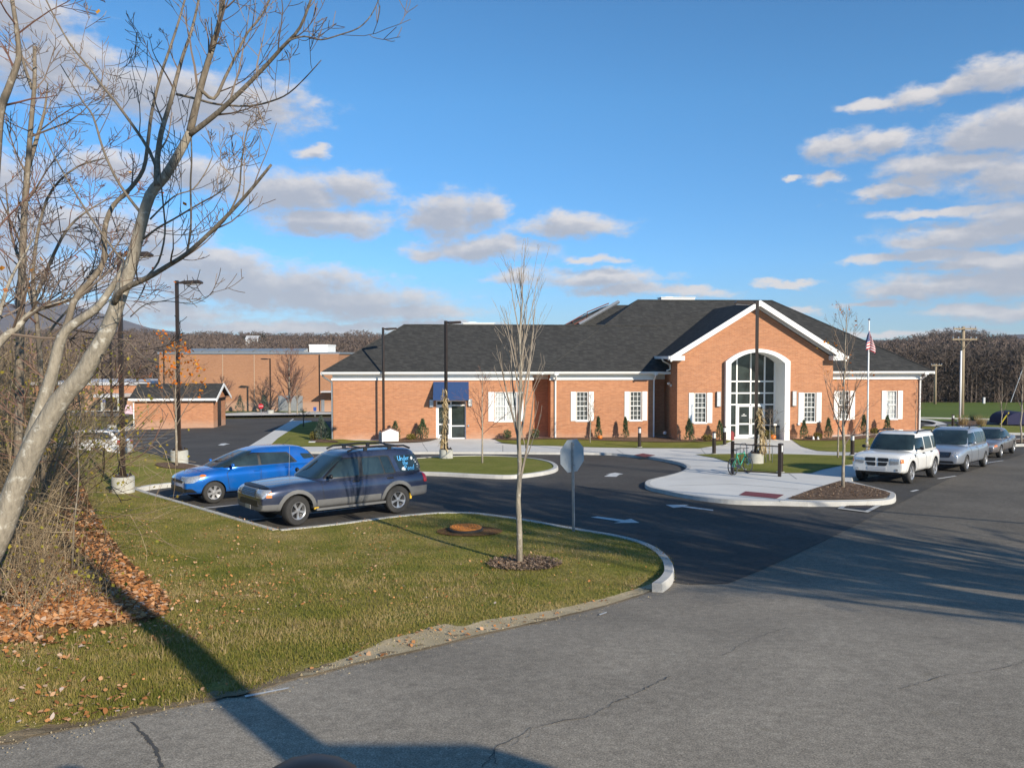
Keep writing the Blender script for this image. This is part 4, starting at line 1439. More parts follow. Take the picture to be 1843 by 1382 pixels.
sconce(1293, vP, fz(731, UC, vP), fz(704.5, UC, vP)); sconce(1429, vP, fz(730.5, UC, vP), fz(704, UC, vP))
sconce(776.5, 0, fz(732, 7), fz(719, 7)); sconce(846, 0, fz(731, 7), fz(718, 7))


def downspout(px, v, top=None, mat='white', du=0.0):
    u = fu(px, v); d = MB()
    zt = ZE - .02
    d.tube([(u + du, v - OV - .03, ZE + .05), (u + du, v - OV + .02, ZE - .10), (u, v - .10, ZF - .03), (u, v - .07, ZF - .25), (u, v - .07, fz(788, u, v)), (u, v - .25, fz(791, u, v))], .058, 6)
    d.box(u + du - .13, u + du + .13, v - OV - .13, v - OV + .03, ZT - .22, ZT - .002)
    wpart('downspout', d, MT[mat])


downspout(999.5, 0); downspout(1176.5, 0); downspout(1655, 0, du=.15)
d = MB(); u = -.08
d.tube([(-.64, -.3, ZE + .05), (-.55, -.2, ZE - .12), (-.09, .12, ZF - .12), (-.08, .14, ZF - .4), (-.08, .14, .02), (-.08, -.05, -.02)], .06, 6)
wpart('downspout', d, MT['steel'])
d = MB(); gx = UC - W - .03
d.tube([(gx - .02, -.9, zg - .16), (gx + .05, -.9, zg - .3), (uP0 - .10, -.8, zg - .55), (uP0 - .08, -.75, ZT + .15), (uP0 - .3, -.65, ZT + .06)], .055, 6)
wpart('downspout', d)
# small wall fixtures
s = MB(); u = fu(1203, -.2); z = fz(692, u, 0)
s.box(uP0 - .10, uP0 - .003, -.9, -.76, z - .1, z + .06); s.lathe([(.02, 0), (.09, .05), (.11, .14), (.06, .17)], 10, Matrix.Translation((uP0 - .2, -.85, z + .0)))
s.build('flood_light', MT['white'], bld)
s = MB(); s.lathe([(.05, 0), (.12, .03), (.12, .12), (.09, .2)], 10, Matrix.Translation((uP0 - .35, -.5, 0.35)))
s.build('ground_flood_light', MT['white'], bld)
s = MB(); s.box(fu(843) - .05, fu(843) + .05, -.06, -.002, fz(768, 7), fz(764.5, 7)); s.build('door_button', MT['steel'], bld)
s = MB(); s.box(uP1 - 2.35, uP1 - 2.2, vP - .1, vP - .002, fz(765, UC, vP), fz(761, UC, vP)); s.build('wall_socket', MT['white'], bld)

# ------------------------------------------------------------------ school and shed behind
sd = 93.0
c0, c1 = at(288, 742, sd), at(612, 742, sd)
zs0 = min(G(c0.x, sd), G(c1.x, sd)) - .3
zs1 = at(400, 636.5, sd).z
school = thing('school_building', 'long windowless tan brick hall with rooftop solar panels behind the car park', 'building', (c0.x, sd, 0), R(-1.0))
Ls = c1.x - c0.x
mb = MB(); mb.box(0, Ls, 0, 26, zs0, zs1)
mb.build('wall', MT['brick_school'], school)
xj = lambda px: at(px, 700, sd).x - c0.x
mb = MB()
mb.box(-.15, Ls + .15, -.12, 26.1, zs1 - .04, zs1 + .18)
mb.build('parapet_cap', MT['steel'], school)
PJ = M('pale_joint', (0.42, 0.30, 0.21), 0.8)
for px in (402, 459):
    MB().box(xj(px) - .04, xj(px) + .04, -.025, .05, zs0, zs1 - .05).build('wall_joint', PJ, school)
mb = MB(); mb.box(xj(579), Ls + .05, -.35, .0, zs0, zs1 - .03); mb.build('pilaster_wall', MT['brick_school'], school)
for i in range(7):
    p = MB(); x = xj(331 + i * 31); w_ = xj(331 + 28) - xj(331)
    p.prism([(.6, zs1 + .2), (.7, zs1 + .30), (2.6, zs1 + .62), (2.6, zs1 + .2)], 'x', x, x + w_)
    p.build('solar_panel', M('blue_grey_panel', (0.22, 0.23, 0.23), 0.35, metal=0.1) if i == 0 else bpy.data.materials['blue_grey_panel'], school)
mb = MB(); z2 = at(560, 620.5, sd + 3).z
mb.box(xj(546), xj(580), 3, 7, zs1 + .1, z2); mb.box(xj(546) - .05, xj(580) + .05, 2.95, 7.05, z2 - .14, z2 + .02)
mb.build('rooftop_unit', MT['white'], school)
mb = MB()
for (a, b, py0) in ((502, 546, 712), ):
    mb.box(xj(a), xj(b), -.06, .02, zs0, at(500, py0, sd).z)
mb.build('garage_door', M('dull_grey_door', (0.24, 0.25, 0.26), 0.5), school)
mb = MB(); mb.box(xj(581), xj(586.5), -.42, -.33, zs0, at(580, 719, sd).z); mb.build('door', MT['steel'], school)
mb = MB(); mb.box(xj(587), Ls + 2, -2.2, -.36, at(590, 704.5, sd).z, at(590, 702.5, sd).z); mb.build('canopy', MT['trim_grey'], school)
# low annex to the left
ad = 97.0
b0, b1 = at(60, 738, ad), at(296, 738, ad)
annex = thing('school_annex', 'low flat-roofed brick wing with a white canopy, half hidden by the leaning tree', 'building', (b0.x, ad, 0), 0)
za0, za1 = G(b0.x, ad) - .3, at(150, 693, ad).z
La = b1.x - b0.x
mb = MB(); mb.box(0, La, 0, 14, za0, za1); mb.build('wall', MT['brick'], annex)
mb = MB(); mb.box(-.2, La, -.2, 14.2, za1, za1 + .35); mb.build('fascia', MT['trim_grey'], annex)
xa = lambda px: at(px, 700, ad).x - b0.x
for px in (139, 161):
    mb = MB(); mb.box(xa(px), xa(px + 6), -.03, .03, at(0, 722, ad).z, at(0, 709, ad).z); mb.build('window', MT['glass'], annex)
mb = MB(); mb.box(xa(191), xa(240), -3, -.01, at(0, 713, ad).z, at(0, 707.5, ad).z); mb.build('canopy', MT['trim_grey'], annex)
for px in (203, 232):
    mb = MB(); mb.box(xa(px), xa(px + 5), -2.9, -2.5, za0, at(0, 713, ad).z - .005); mb.build('canopy_post', MT['footing'], annex)
mb = MB(); mb.box(xa(210), xa(228), -.04, .02, za0, at(0, 714, ad).z); mb.build('entrance', MT['glass'], annex)
# white vans parked beyond the annex read as roof-top boxes
mb = MB()
va, vb_ = at(228, 690, 118), at(256, 690, 118)
gz = at(240, 691.5, 118).z
van = thing('parked_van', 'white box van standing beyond the annex roof', 'van', (va.x, 118, 0))
Lv = vb_.x - va.x
mb.prism([(0, gz - 2.0), (Lv, gz - 2.0), (Lv, gz + .75), (Lv * .28, gz + .75), (Lv * .12, gz + .15), (0, gz + .05)], 'y', 0, 1.9)
mb.build('body', MT['white'], van)
mb = MB(); mb.prism([(Lv * .10, gz + .12), (Lv * .24, gz + .12), (Lv * .24, gz + .58), (Lv * .19, gz + .5)], 'y', -.02, .0); mb.build('window', MT['glass'], van)

# shed
hd_ = 64.0
s0, s1 = at(243, 768, hd_), at(380, 768, hd_)
shed = thing('brick_shed', 'small brick outbuilding with a grey gable roof at the back of the car park', 'shed', (s0.x, hd_, 0), R(5))
zh0 = G(s0.x, hd_) - .3
Lh = (s1.x - s0.x) / math.cos(R(5))
zhe = at(300, 717, hd_).z; zhp = at(300, 690.5, hd_ + 1.6).z
dv = 3.6
mb = MB(); mb.box(0, Lh, 0, dv, zh0, zhe); mb.prism([(0.002, zhe - .05), (dv - .002, zhe - .05), (dv / 2, zhp - .18)], 'x', 0.01, Lh - .001)
mb.build('wall', MT['brick'], shed)
mb = MB(); e_ = .35
for (y0, z0, y1, z1) in ((-e_, zhe - .02, dv / 2, zhp), (dv + e_, zhe - .02, dv / 2, zhp)):
    mb.quad((-e_, y0, z0), (Lh + e_, y0, z0), (Lh + e_, y1, z1), (-e_, y1, z1)) if y0 < 0 else mb.quad((Lh + e_, y0, z0), (-e_, y0, z0), (-e_, y1, z1), (Lh + e_, y1, z1))
mb.quad((-e_, -e_, zhe - .06), (-e_, dv + e_, zhe - .06), (Lh + e_, dv + e_, zhe - .06), (Lh + e_, -e_, zhe - .06))
mb.build('roof', MT['shingle'], shed)
mb = MB(); mb.box(-e_, Lh + e_, -e_ - .1, -e_, zhe - .18, zhe + .0)
for s in (0, 1):
    ya, yb = (-e_ - .1, dv / 2) if s == 0 else (dv / 2, dv + e_ + .1)
    za, zb_ = (zhe - .03, zhp + .02) if s == 0 else (zhp + .02, zhe - .03)
    mb.prism([(ya, za), (yb, zb_), (yb, zb_ - .25), (ya, za - .25)], 'x', Lh + e_ + .002, Lh + e_ + .06)
mb.build('white_trim', MT['white'], shed)
mb = MB(); mb.tube([(-.06, -.42, zhe - .12), (-.06, -.08, zhe - .3), (-.06, -.06, zh0 + .35), (-.9, -.15, zh0 + .28)], .05, 6); mb.build('downspout', MT['white'], shed)
mb = MB(); mb.box(Lh - .02, Lh + .02, 1.2, 2.2, zh0 + .3, zh0 + 2.4); mb.build('door', MT['bronze'], shed)

# ------------------------------------------------------------------ vehicles
# local axes: +x forward, +y the car's left, z up; wheels touch z = 0


def lower_body(sp):
    L, W = sp['L'], sp['W']
    mb = MB(); rings = []
    for (x, zt) in sp['tops']:
        t = min(1.0, abs(x) / (L / 2))
        w = W / 2 * (1 - sp.get('taper', .15) * max(0, (t - .70) / .30) ** 2.2)
        zb_ = sp['zb'] + sp.get('rise', .05) * max(0, (t - .86) / .14) ** 1.5
        h = zt - zb_
        cr = sp.get('crown', .03)
        half = [(0, zb_), (.78 * w, zb_), (.955 * w, zb_ + .07 * h), (w * .985, zb_ + .28 * h), (w, zb_ + .56 * h), (.985 * w, zb_ + .78 * h), (.935 * w, zb_ + .93 * h), (.80 * w, zt + .0), (.42 * w, zt + cr * .8), (0, zt + cr)]
        ring = [(x, y, z) for (y, z) in half] + [(x, -y, z) for (y, z) in half[-2:0:-1]]
        rings.append(ring)
    n = len(rings[0])
    for r in rings:
        mb.v += r
    for i in range(len(rings) - 1):
        for k in range(n):
            k2 = (k + 1) % n
            mb.f.append((i * n + k, i * n + k2, (i + 1) * n + k2, (i + 1) * n + k)); mb.mi.append(0)
    mb.f.append(tuple(range(n))[::-1]); mb.mi.append(0)
    mb.f.append(tuple((len(rings) - 1) * n + k for k in range(n))); mb.mi.append(0)
    bm = bmesh.new(); bm.from_mesh(mb.mesh()); bmesh.ops.recalc_face_normals(bm, faces=bm.faces[:])
    me = bpy.data.meshes.new('lb'); bm.to_mesh(me); bm.free()
    return subsurf(me, 2)


def cabin(sp):
    mb = MB(); rings = []
    N = 28
    for (z, xr, xf, w, rad) in sp['cabin']:
        pts = []
        cx, hx = (xr + xf) / 2, (xf - xr) / 2
        for k in range(N):
            t = 2 * PI * (k + .5) / N
            e = rad                      # superellipse exponent: squarer with a larger number
            c, s = math.cos(t), math.sin(t)
            r = (abs(c) ** e + abs(s) ** e) ** (-1 / e)
            pts.append((cx + hx * c * r, w * s * r, z))
        rings.append(pts)
    for r in rings:
        mb.v += r
    for i in range(len(rings) - 1):
        for k in range(N):
            k2 = (k + 1) % N
            mb.f.append((i * N + k, i * N + k2, (i + 1) * N + k2, (i + 1) * N + k)); mb.mi.append(0)
    mb.f.append(tuple(range(N))[::-1]); mb.mi.append(0)
    e = (len(rings) - 1) * N
    mb.f.append(tuple(e + k for k in range(N))); mb.mi.append(0)
    bm = bmesh.new(); bm.from_mesh(mb.mesh()); bmesh.ops.recalc_face_normals(bm, faces=bm.faces[:])
    me = bpy.data.meshes.new('cb'); bm.to_mesh(me); bm.free()
    return subsurf(me, 1)


def push_mesh(me, v):
    for q in me.vertices:
        q.co += v


def patch(src, poly, axis, lo, hi, push):
    c = MB().prism(poly, axis, lo, hi)
    bm = bmesh.new(); bm.from_mesh(c.mesh()); bmesh.ops.recalc_face_normals(bm, faces=bm.faces[:])
    cm = bpy.data.meshes.new('c'); bm.to_mesh(cm); bm.free()
    me = boolean(src, cm, 'INTERSECT')
    push_mesh(me, Vector(push))
    return me


def rounded(poly, r=.04, n=3):
    out = []
    m = len(poly)
    for i in range(m):
        p, a, b = Vector(poly[i]), Vector(poly[i - 1]), Vector(poly[(i + 1) % m])
        da, db = (a - p), (b - p)
        ra, rb_ = min(r, da.length * .45), min(r, db.length * .45)
        s, e = p + da.normalized() * ra, p + db.normalized() * rb_
        for k in range(n + 1):
            t = k / n
            q = (1 - t) ** 2 * s + 2 * t * (1 - t) * p + t * t * e
            out.append((q.x, q.y))
    return out


def wheel(sp, root, x, y, side, steer=0.0):
    r, wd = sp['wr'], sp.get('ww', .22)
    w = bpy.data.objects.new('wheel', None); w.empty_display_size = .1; COL.objects.link(w); w.parent = root
    w.location = (x, y, r); w.rotation_euler = (0, 0, steer)
    Mx = Matrix.Rotation(-side * PI / 2, 4, 'X')          # local z of the lathe points outward (side * +y)
    rr = sp['rim']
    h = wd / 2
    t = MB(); t.lathe([(rr * .98, -h), (r - .03, -h), (r - .008, -h + .02), (r, -h * .5), (r, h * .5), (r - .008, h - .02), (r - .03, h), (rr + .012, h + .004), (rr, h - .012), (rr * .98, -h)], 36, Mx)
    link(t.mesh('tyre'), 'tyre', MT['rubber'], w, smooth='auto')
    d = MB(); d.lathe([(.0, h - .095), (rr * .86, h - .10), (rr * .90, h - .02), (rr * 1.0, h - .002), (rr * 1.02, h - .02), (rr * .99, -h * .4)], 30, Mx)
    d.lathe([(.055, h - .09), (.060, h - .025), (.05, h - .008), (.0, h - .004)], 14, Mx)
    ns = sp.get('spokes', 5)
    for k in range(ns):
        a = 2 * PI * k / ns + .3
        ca, sa = math.cos(a), math.sin(a)
        ww = sp.get('sw', .045)
        b = len(d.v)
        for (rad, hw_, z) in ((.04, ww * .8, h - .02), (rr * .55, ww * .75, h - .022), (rr * .93, ww * 1.15, h - .008)):
            for sgn in (-1, 1):
                for dz in (0, -.035):
                    q = Vector((rad * ca - sgn * hw_ * sa, rad * sa + sgn * hw_ * ca, z + dz))
                    d.v.append(tuple(Mx @ q))
        for i in range(2):
            o = b + i * 4
            d.f += [(o, o + 4, o + 6, o + 2), (o + 1, o + 3, o + 7, o + 5), (o, o + 1, o + 5, o + 4), (o + 2, o + 6, o + 7, o + 3)]
            d.mi += [0] * 4
    me = d.mesh('rim')
    bm = bmesh.new(); bm.from_mesh(me)
    bm.to_mesh(me); bm.free()
    link(me, 'rim', [sp.get('rimmat', MT['alloy'])], w, smooth='auto')
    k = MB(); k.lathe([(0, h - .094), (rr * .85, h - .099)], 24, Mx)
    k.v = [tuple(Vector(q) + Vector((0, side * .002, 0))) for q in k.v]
    link(k.mesh('hub_shadow'), 'hub_shade_disc', MT['black'], w)  # flat black disc stands in for the shade behind the spokes


def place(root, pos, heading, pitch_follow=True):
    h = Vector((heading.x, heading.y, 0)).normalized()
    s = Vector((-h.y, h.x, 0))
    d = 1.4
    zf, zr = G(pos.x + h.x * d, pos.y + h.y * d), G(pos.x - h.x * d, pos.y - h.y * d)
    zl, zr2 = G(pos.x + s.x * .8, pos.y + s.y * .8), G(pos.x - s.x * .8, pos.y - s.y * .8)
    f = (h * 2 * d + Vector((0, 0, zf - zr))).normalized()
    l = (s * 1.6 + Vector((0, 0, zl - zr2)))
    l = (l - f * l.dot(f)).normalized()
    u = f.cross(l)
    Mm = Matrix((f, l, u)).transposed().to_4x4()
    Mm.translation = Vector((pos.x, pos.y, (zf + zr) / 2 + .012))
    root.matrix_world = Mm


def vehicle(name, label, cat, sp):
    root = thing(name, label, cat)
    paint = sp['paint']
    lb = lower_body(sp); cb = cabin(sp)
    # wheel arches
    cut = MB()
    xf, xr = sp['xf'], sp['xr']
    ra = sp['wr'] + sp.get('gap', .05)
    me = lb
    for x in (xf, xr):
        for s in (-1, 1):
            c = MB(); c.lathe([(ra, 0), (ra, .42)], 28, Matrix.Translation((x, s * (sp['W'] / 2 + .12), sp['wr'])) @ Matrix.Rotation(s * PI / 2, 4, 'X'))
            c.box(x - ra, x + ra, s * (sp['W'] / 2 + .12) - (.42 if s > 0 else 0), s * (sp['W'] / 2 + .12) + (0 if s > 0 else .42), -.2, sp['wr'] * .6) if False else None
            cm = c.mesh('c'); cm.materials.append(MT['black'])
            if not me.materials:
                me.materials.append(paint); me.materials.append(MT['black'])
            me = boolean(me, cm, 'DIFFERENCE')
    arch_body = me
    if not len(arch_body.materials):
        arch_body.materials.append(paint)
    # body = lower body + cabin in one mesh
    bm = bmesh.new(); bm.from_mesh(arch_body)
    c2 = cb.copy(); bm.from_mesh(c2)
    body = bpy.data.meshes.new('body'); bm.to_mesh(body); bm.free()
    mats = [m for m in arch_body.materials]
    o = link(body, 'body', mats, root, smooth='auto')
    src = {'l': arch_body, 'c': cb, 'L': lb}
    for (pn, mat, poly, push, s, r) in sp.get('side', []):
        for sg in (1, -1):
            pl = rounded(poly, r) if r else poly
            lo, hi = (.25, 2.0) if sg > 0 else (-2.0, -.25)
            me = patch(src[s], pl, 'y', lo, hi, (0, sg * push, 0))
            if len(me.polygons):
                par = root
                q = link(me, pn, mat, par, smooth='auto')
                if pn in ('front_door', 'rear_door'):
                    hx, hz = sp['handles'][0 if pn == 'front_door' else 1]
                    hb = MB()
                    bv = BVHTree.FromPolygons([v.co for v in lb.vertices], [tuple(p.vertices) for p in lb.polygons])
                    hit = bv.ray_cast(Vector((hx, sg * 2, hz)), Vector((0, -sg, 0)))[0]
                    yy = hit.y if hit else sg * sp['W'] / 2
                    hb.box(hx - .10, hx + .10, min(yy, yy + sg * .035), max(yy, yy + sg * .035), hz - .022, hz + .022)
                    link(hb.mesh('handle'), 'door_handle', sp.get('handle_mat', paint), q, bevel=.01)
    for (pn, mat, poly, push, s, r) in sp.get('front', []):
        me = patch(src[s], rounded(poly, r) if r else poly, 'x', sp.get('fx', sp['L'] / 2 - .30), 4, (push, 0, push * .3))
        if len(me.polygons): link(me, pn, mat, root, smooth='auto')
    for (pn, mat, poly, push, s, r) in sp.get('rear', []):
        me = patch(src[s], rounded(poly, r) if r else poly, 'x', -4, -(sp['L'] / 2 - .75), (-push, 0, push * .3))
        if len(me.polygons): link(me, pn, mat, root, smooth='auto')
    for (pn, mat, poly, push, s, r) in sp.get('ws', []):       # windscreen, looking along x
        me = patch(src[s], rounded(poly, r), 'x', sp['wsx'], 4, (push, 0, push * .8))
        link(me, pn, mat, root, smooth='auto')
    for (pn, mat, poly, push, s, r) in sp.get('top', []):
        me = patch(src[s], rounded(poly, r) if r else poly, 'z', sp.get('topz', 1.2), 3, (0, 0, push))
        if len(me.polygons): link(me, pn, mat, root, smooth='auto')
    for (pn, mat, poly, push, s, r) in sp.get('bw', []):
        me = patch(src[s], rounded(poly, r), 'x', -4, sp['bwx'], (-push, 0, push * .8))
        if len(me.polygons): link(me, pn, mat, root, smooth='auto')
    ty = sp['W'] / 2 - sp.get('ww', .22) / 2 - .015
    for x, st in ((xf, sp.get('steer', 0)), (xr, 0)):
        for s in (1, -1):
            wheel(sp, root, x, s * ty, s, st)
    # mirrors
    mx, mz = sp['mirror']
    for s in (1, -1):
        m = MB(); yw = sp['mw']
        m.box(mx - .05, mx + .07, min(s * yw, s * (yw + .20)), max(s * yw, s * (yw + .20)), mz, mz + .15)
        m2 = subsurf(m.mesh('m'), 2)
        mo = link(m2, 'side_mirror', sp.get('mirror_mat', paint), root, smooth=True)
        g = MB(); g.box(mx - .02, mx + .02, min(s * (yw - .10), s * (yw + .05)), max(s * (yw - .10), s * (yw + .05)), mz + .03, mz + .07)
        link(g.mesh('arm'), 'mirror_arm', MT['black'], mo)
    # under-side, so that no light shows through below
    u = MB(); u.box(-sp['L'] / 2 + .5, sp['L'] / 2 - .62, -sp['W'] / 2 + .32, sp['W'] / 2 - .32, .24, sp['zb'] + .06)
    link(u.mesh('chassis'), 'chassis', MT['black'], root)
    return root, lb, cb


def seam_door(poly, s='l', grow=.0):
    return poly


P_NAVY = paint_mat('navy_paint', (0.036, 0.048, 0.092), metal=0.35, rough=0.24)
P_BLUE = paint_mat('bright_blue_paint', (0.006, 0.135, 0.52), metal=0.35, rough=0.22)
P_WHITE = paint_mat('white_car_paint', (0.74, 0.73, 0.70), metal=0.0, rough=0.3)
P_SILVER = paint_mat('silver_paint', (0.40, 0.43, 0.48), metal=0.55, rough=0.32)
P_TAUPE = paint_mat('taupe_paint', (0.25, 0.225, 0.215), metal=0.5, rough=0.32)
GL, BK = MT['glass_car'], MT['black']


def gap(poly, d=.012):
    """outline grown by d: the dark line round a door"""
    c = Vector((sum(p[0] for p in poly) / len(poly), sum(p[1] for p in poly) / len(poly)))
    out = []
    m = len(poly)
    for i in range(m):
        p, a, b = Vector(poly[i]), Vector(poly[i - 1]), Vector(poly[(i + 1) % m])
        n1 = Vector(((p - a).y, -(p - a).x)).normalized(); n2 = Vector(((b - p).y, -(b - p).x)).normalized()
        n = (n1 + n2)
        n = n.normalized() if n.length > 1e-5 else n1
        if n.dot(p - c) < 0: n = -n
        out.append(tuple(p + n * d))
    return out


def flare(x, r0, r1, z, n=14, a0=-.25):
    pts = []
    for i in range(n + 1):
        t = a0 + (PI - 2 * a0) * i / n
        pts.append((x + r1 * math.cos(t), z + r1 * math.sin(t)))
    for i in range(n + 1):
        t = a0 + (PI - 2 * a0) * (1 - i / n)
        pts.append((x + r0 * math.cos(t), z + r0 * math.sin(t)))
    return pts


# ---- navy four-by-four in front
fd = [(.80, .60), (.86, 1.04), (-.26, 1.06), (-.26, .60)]
rd = [(-.31, .60), (-.31, 1.06), (-1.38, 1.06), (-1.34, .98), (-.98, .78), (-.88, .60)]
NAVY = dict(L=4.85, W=1.86, zb=.36, wr=.375, ww=.24, rim=.225, gap=.06, xf=1.53, xr=-1.40, spokes=5, sw=.034, paint=P_NAVY, crown=.025, taper=.13, steer=R(14),
    tops=[(-2.425, .92), (-2.38, 1.06), (-2.2, 1.08), (-1.4, 1.09), (-.4, 1.08), (.5, 1.07), (.95, 1.07), (1.05, 1.08), (1.5, 1.07), (2.05, 1.02), (2.30, .97), (2.39, .90), (2.425, .80)],
    cabin=[(.95, -2.36, 1.12, .895, 8), (1.08, -2.36, 1.02, .885, 8), (1.30, -2.30, .70, .845, 8), (1.52, -2.20, .38, .795, 7), (1.66, -2.12, .16, .755, 6), (1.735, -2.0, .02, .69, 5), (1.765, -1.8, -.2, .56, 4), (1.775, -1.4, -.5, .3, 4)],
    handles=[(-.12, .99), (-1.16, .99)], handle_mat=BK,
    side=[('door_gap', BK, gap(fd), .002, 'l', 0), ('door_gap', BK, gap(rd), .002, 'l', 0),
          ('front_door', P_NAVY, fd, .007, 'l', .03), ('rear_door', P_NAVY, rd, .007, 'l', .03),
          ('lower_cladding', MT['grey_clad'], [(1.0, .37), (1.0, .60), (-.86, .60), (-.86, .37)], .018, 'l', .02),
          ('bumper_cladding', MT['grey_clad'], [(2.6, .42), (2.6, .585), (2.0, .585), (2.0, .42)], .012, 'l', 0),
          ('bumper_cladding', MT['grey_clad'], [(-1.85, .42), (-1.82, .70), (-2.6, .70), (-2.6, .42)], .012, 'l', 0),
          ('wheel_flare', MT['grey_clad'], flare(1.53, .435, .53, .375), .02, 'L', 0), ('wheel_flare', MT['grey_clad'], flare(-1.40, .435, .53, .375), .02, 'L', 0),
          ('window_trim', BK, [(.84, 1.085), (.30, 1.60), (-.28, 1.625), (-2.24, 1.60), (-2.30, 1.09)], -.004, 'c', .05) if False else ('window_trim', BK, [(.80, 1.10), (.24, 1.595), (-.27, 1.61), (-1.16, 1.60), (-1.36, 1.10)], .004, 'c', .06),
          ('front_window', GL, [(.70, 1.13), (.21, 1.565), (-.22, 1.58), (-.22, 1.13)], .010, 'c', .05), ('rear_window', GL, [(-.33, 1.13), (-.33, 1.58), (-.85, 1.577), (-.98, 1.13)], .010, 'c', .05), ('rear_window', GL, [(-1.01, 1.13), (-.88, 1.577), (-1.12, 1.572), (-1.30, 1.13)], .010, 'c', .05),
          ('quarter_window', GL, [(-1.50, 1.13), (-1.31, 1.58), (-2.06, 1.57), (-2.22, 1.13)], .010, 'c', .06),
          ('tail_lamp', MT['redlens'], [(-2.26, .80), (-2.24, 1.09), (-2.6, 1.09), (-2.6, .80)], .012, 'l', .03)],
    fx=2.17,
    front=[('grille_surround', MT['steel'], [(-.44, .73), (.44, .73), (.47, .955), (-.47, .955)], .006, 'l', .06), ('grille', BK, [(-.41, .755), (.41, .755), (.44, .93), (-.44, .93)], .014, 'l', .05),
           ('headlight', MT['lens'], [(.48, .73), (.83, .74), (.83, .94), (.48, .95)], .010, 'l', .04), ('headlight', MT['lens'], [(-.48, .73), (-.83, .74), (-.83, .94), (-.48, .95)], .010, 'l', .04),
           ('indicator', MT['amber'], [(.835, .75), (1.0, .77), (1.0, .93), (.835, .94)], .008, 'l', .03), ('indicator', MT['amber'], [(-.835, .75), (-1.0, .77), (-1.0, .93), (-.835, .94)], .008, 'l', .03),
           ('air_intake', BK, [(-.60, .52), (.60, .52), (.55, .665), (-.55, .665)], .008, 'l', .05), ('bonnet_guard', BK, [(-.78, .965), (.78, .965), (.74, 1.01), (-.74, 1.01)], .03, 'l', .02),
           ('lower_bumper', MT['grey_clad'], [(-.9, .42), (.9, .42), (.9, .50), (-.9, .50)], .012, 'l', .02)],
    wsx=-.3, ws=[('windscreen', GL, [(-.74, 1.10), (.74, 1.10), (.60, 1.64), (-.60, 1.64)], .010, 'c', .08)],
    bwx=-1.6, bw=[('rear_window', GL, [(-.68, 1.14), (.68, 1.14), (.58, 1.58), (-.58, 1.58)], .010, 'c', .08)],
    mirror=(.66, 1.10), mw=.90, mirror_mat=BK)
c_f, c_r = P(528, 947), P(718, 923)
hdN = (c_f - c_r); hdN.z = 0; hdN.normalize()
rgt = Vector((hdN.y, -hdN.x, 0))
ctr = (c_f + c_r) / 2 + rgt * .82 - hdN * .065
navy, lb_, cb_ = vehicle('suv', 'dark navy four-wheel drive with grey cladding, roof rails and blue writing on its rear window', 'car', NAVY)
# roof rails
rr_ = MB()
for s in (1, -1):
    y = s * .60
    rr_.tube([(-.02, y, 1.745), (-.22, y, 1.82), (-1.0, y, 1.845), (-1.75, y, 1.82), (-1.95, y, 1.74)], .028, 6)
    for x in (-.55, -1.3):
        rr_.box(x - .05, x + .05, y - .025, y + .025, 1.73, 1.84)
rr_.tube([(-.45, .6, 1.83), (-.45, -.6, 1.83)], .018, 6); rr_.tube([(-1.55, .6, 1.83), (-1.55, -.6, 1.83)], .018, 6)
rr_.build('roof_rail', BK, navy)
mb = MB(); mb.box(-1.0, 1.02, .78, .93, .33, .385); mb.box(-1.0, 1.02, -.93, -.78, .33, .385); mb.build('running_board', MT['grey_clad'], navy)
mb = MB(); mb.tube([(1.02, -.74, 1.06), (1.0, -.745, 1.85)], .006, 5); mb.build('aerial', MT['steel'], navy)
mb = MB(); mb.box(.93, 1.05, .80, .86, .36, .46); mb.box(-1.86, -1.80, .80, .86, .36, .62); mb.build('tow_bracket', M('yellow_bracket', (0.60, 0.38, 0.03), 0.5), navy)
# chrome lattice of the grille
gmb = MB(); bv = BVHTree.FromPolygons([v.co for v in lb_.vertices], [tuple(p.vertices) for p in lb_.polygons])


def onfront(y, z, off):
    h = bv.ray_cast(Vector((4, y, z)), Vector((-1, 0, 0)))[0]
    return Vector((h.x + off, y, z))


for i in range(5):
    z = .765 + i * .038
    gmb.tube([onfront(y, z, .018) for y in (-.40, -.2, 0, .2, .40)], .006, 4)
for i in range(15):
    y = -.39 + i * .78 / 14
    gmb.tube([onfront(y, z, .018) for z in (.76, .845, .925)], .005, 4)
gmb.build('grille_mesh', MT['chrome'], navy)
mb = MB(); q0 = onfront(0, .47, .02); mb.box(q0.x, q0.x + .012, -.16, .16, .43, .53); mb.build('number_plate', MT['steel'], navy)
# writing on the rear quarter window, painted by hand in light blue
bvc = BVHTree.FromPolygons([v.co for v in cb_.vertices], [tuple(p.vertices) for p in cb_.polygons])


def onside(x, z, off=.018):
    h = bvc.ray_cast(Vector((x, 3, z)), Vector((0, -1, 0)))[0]
    return Vector((x, (h.y if h else .8) + off, z))


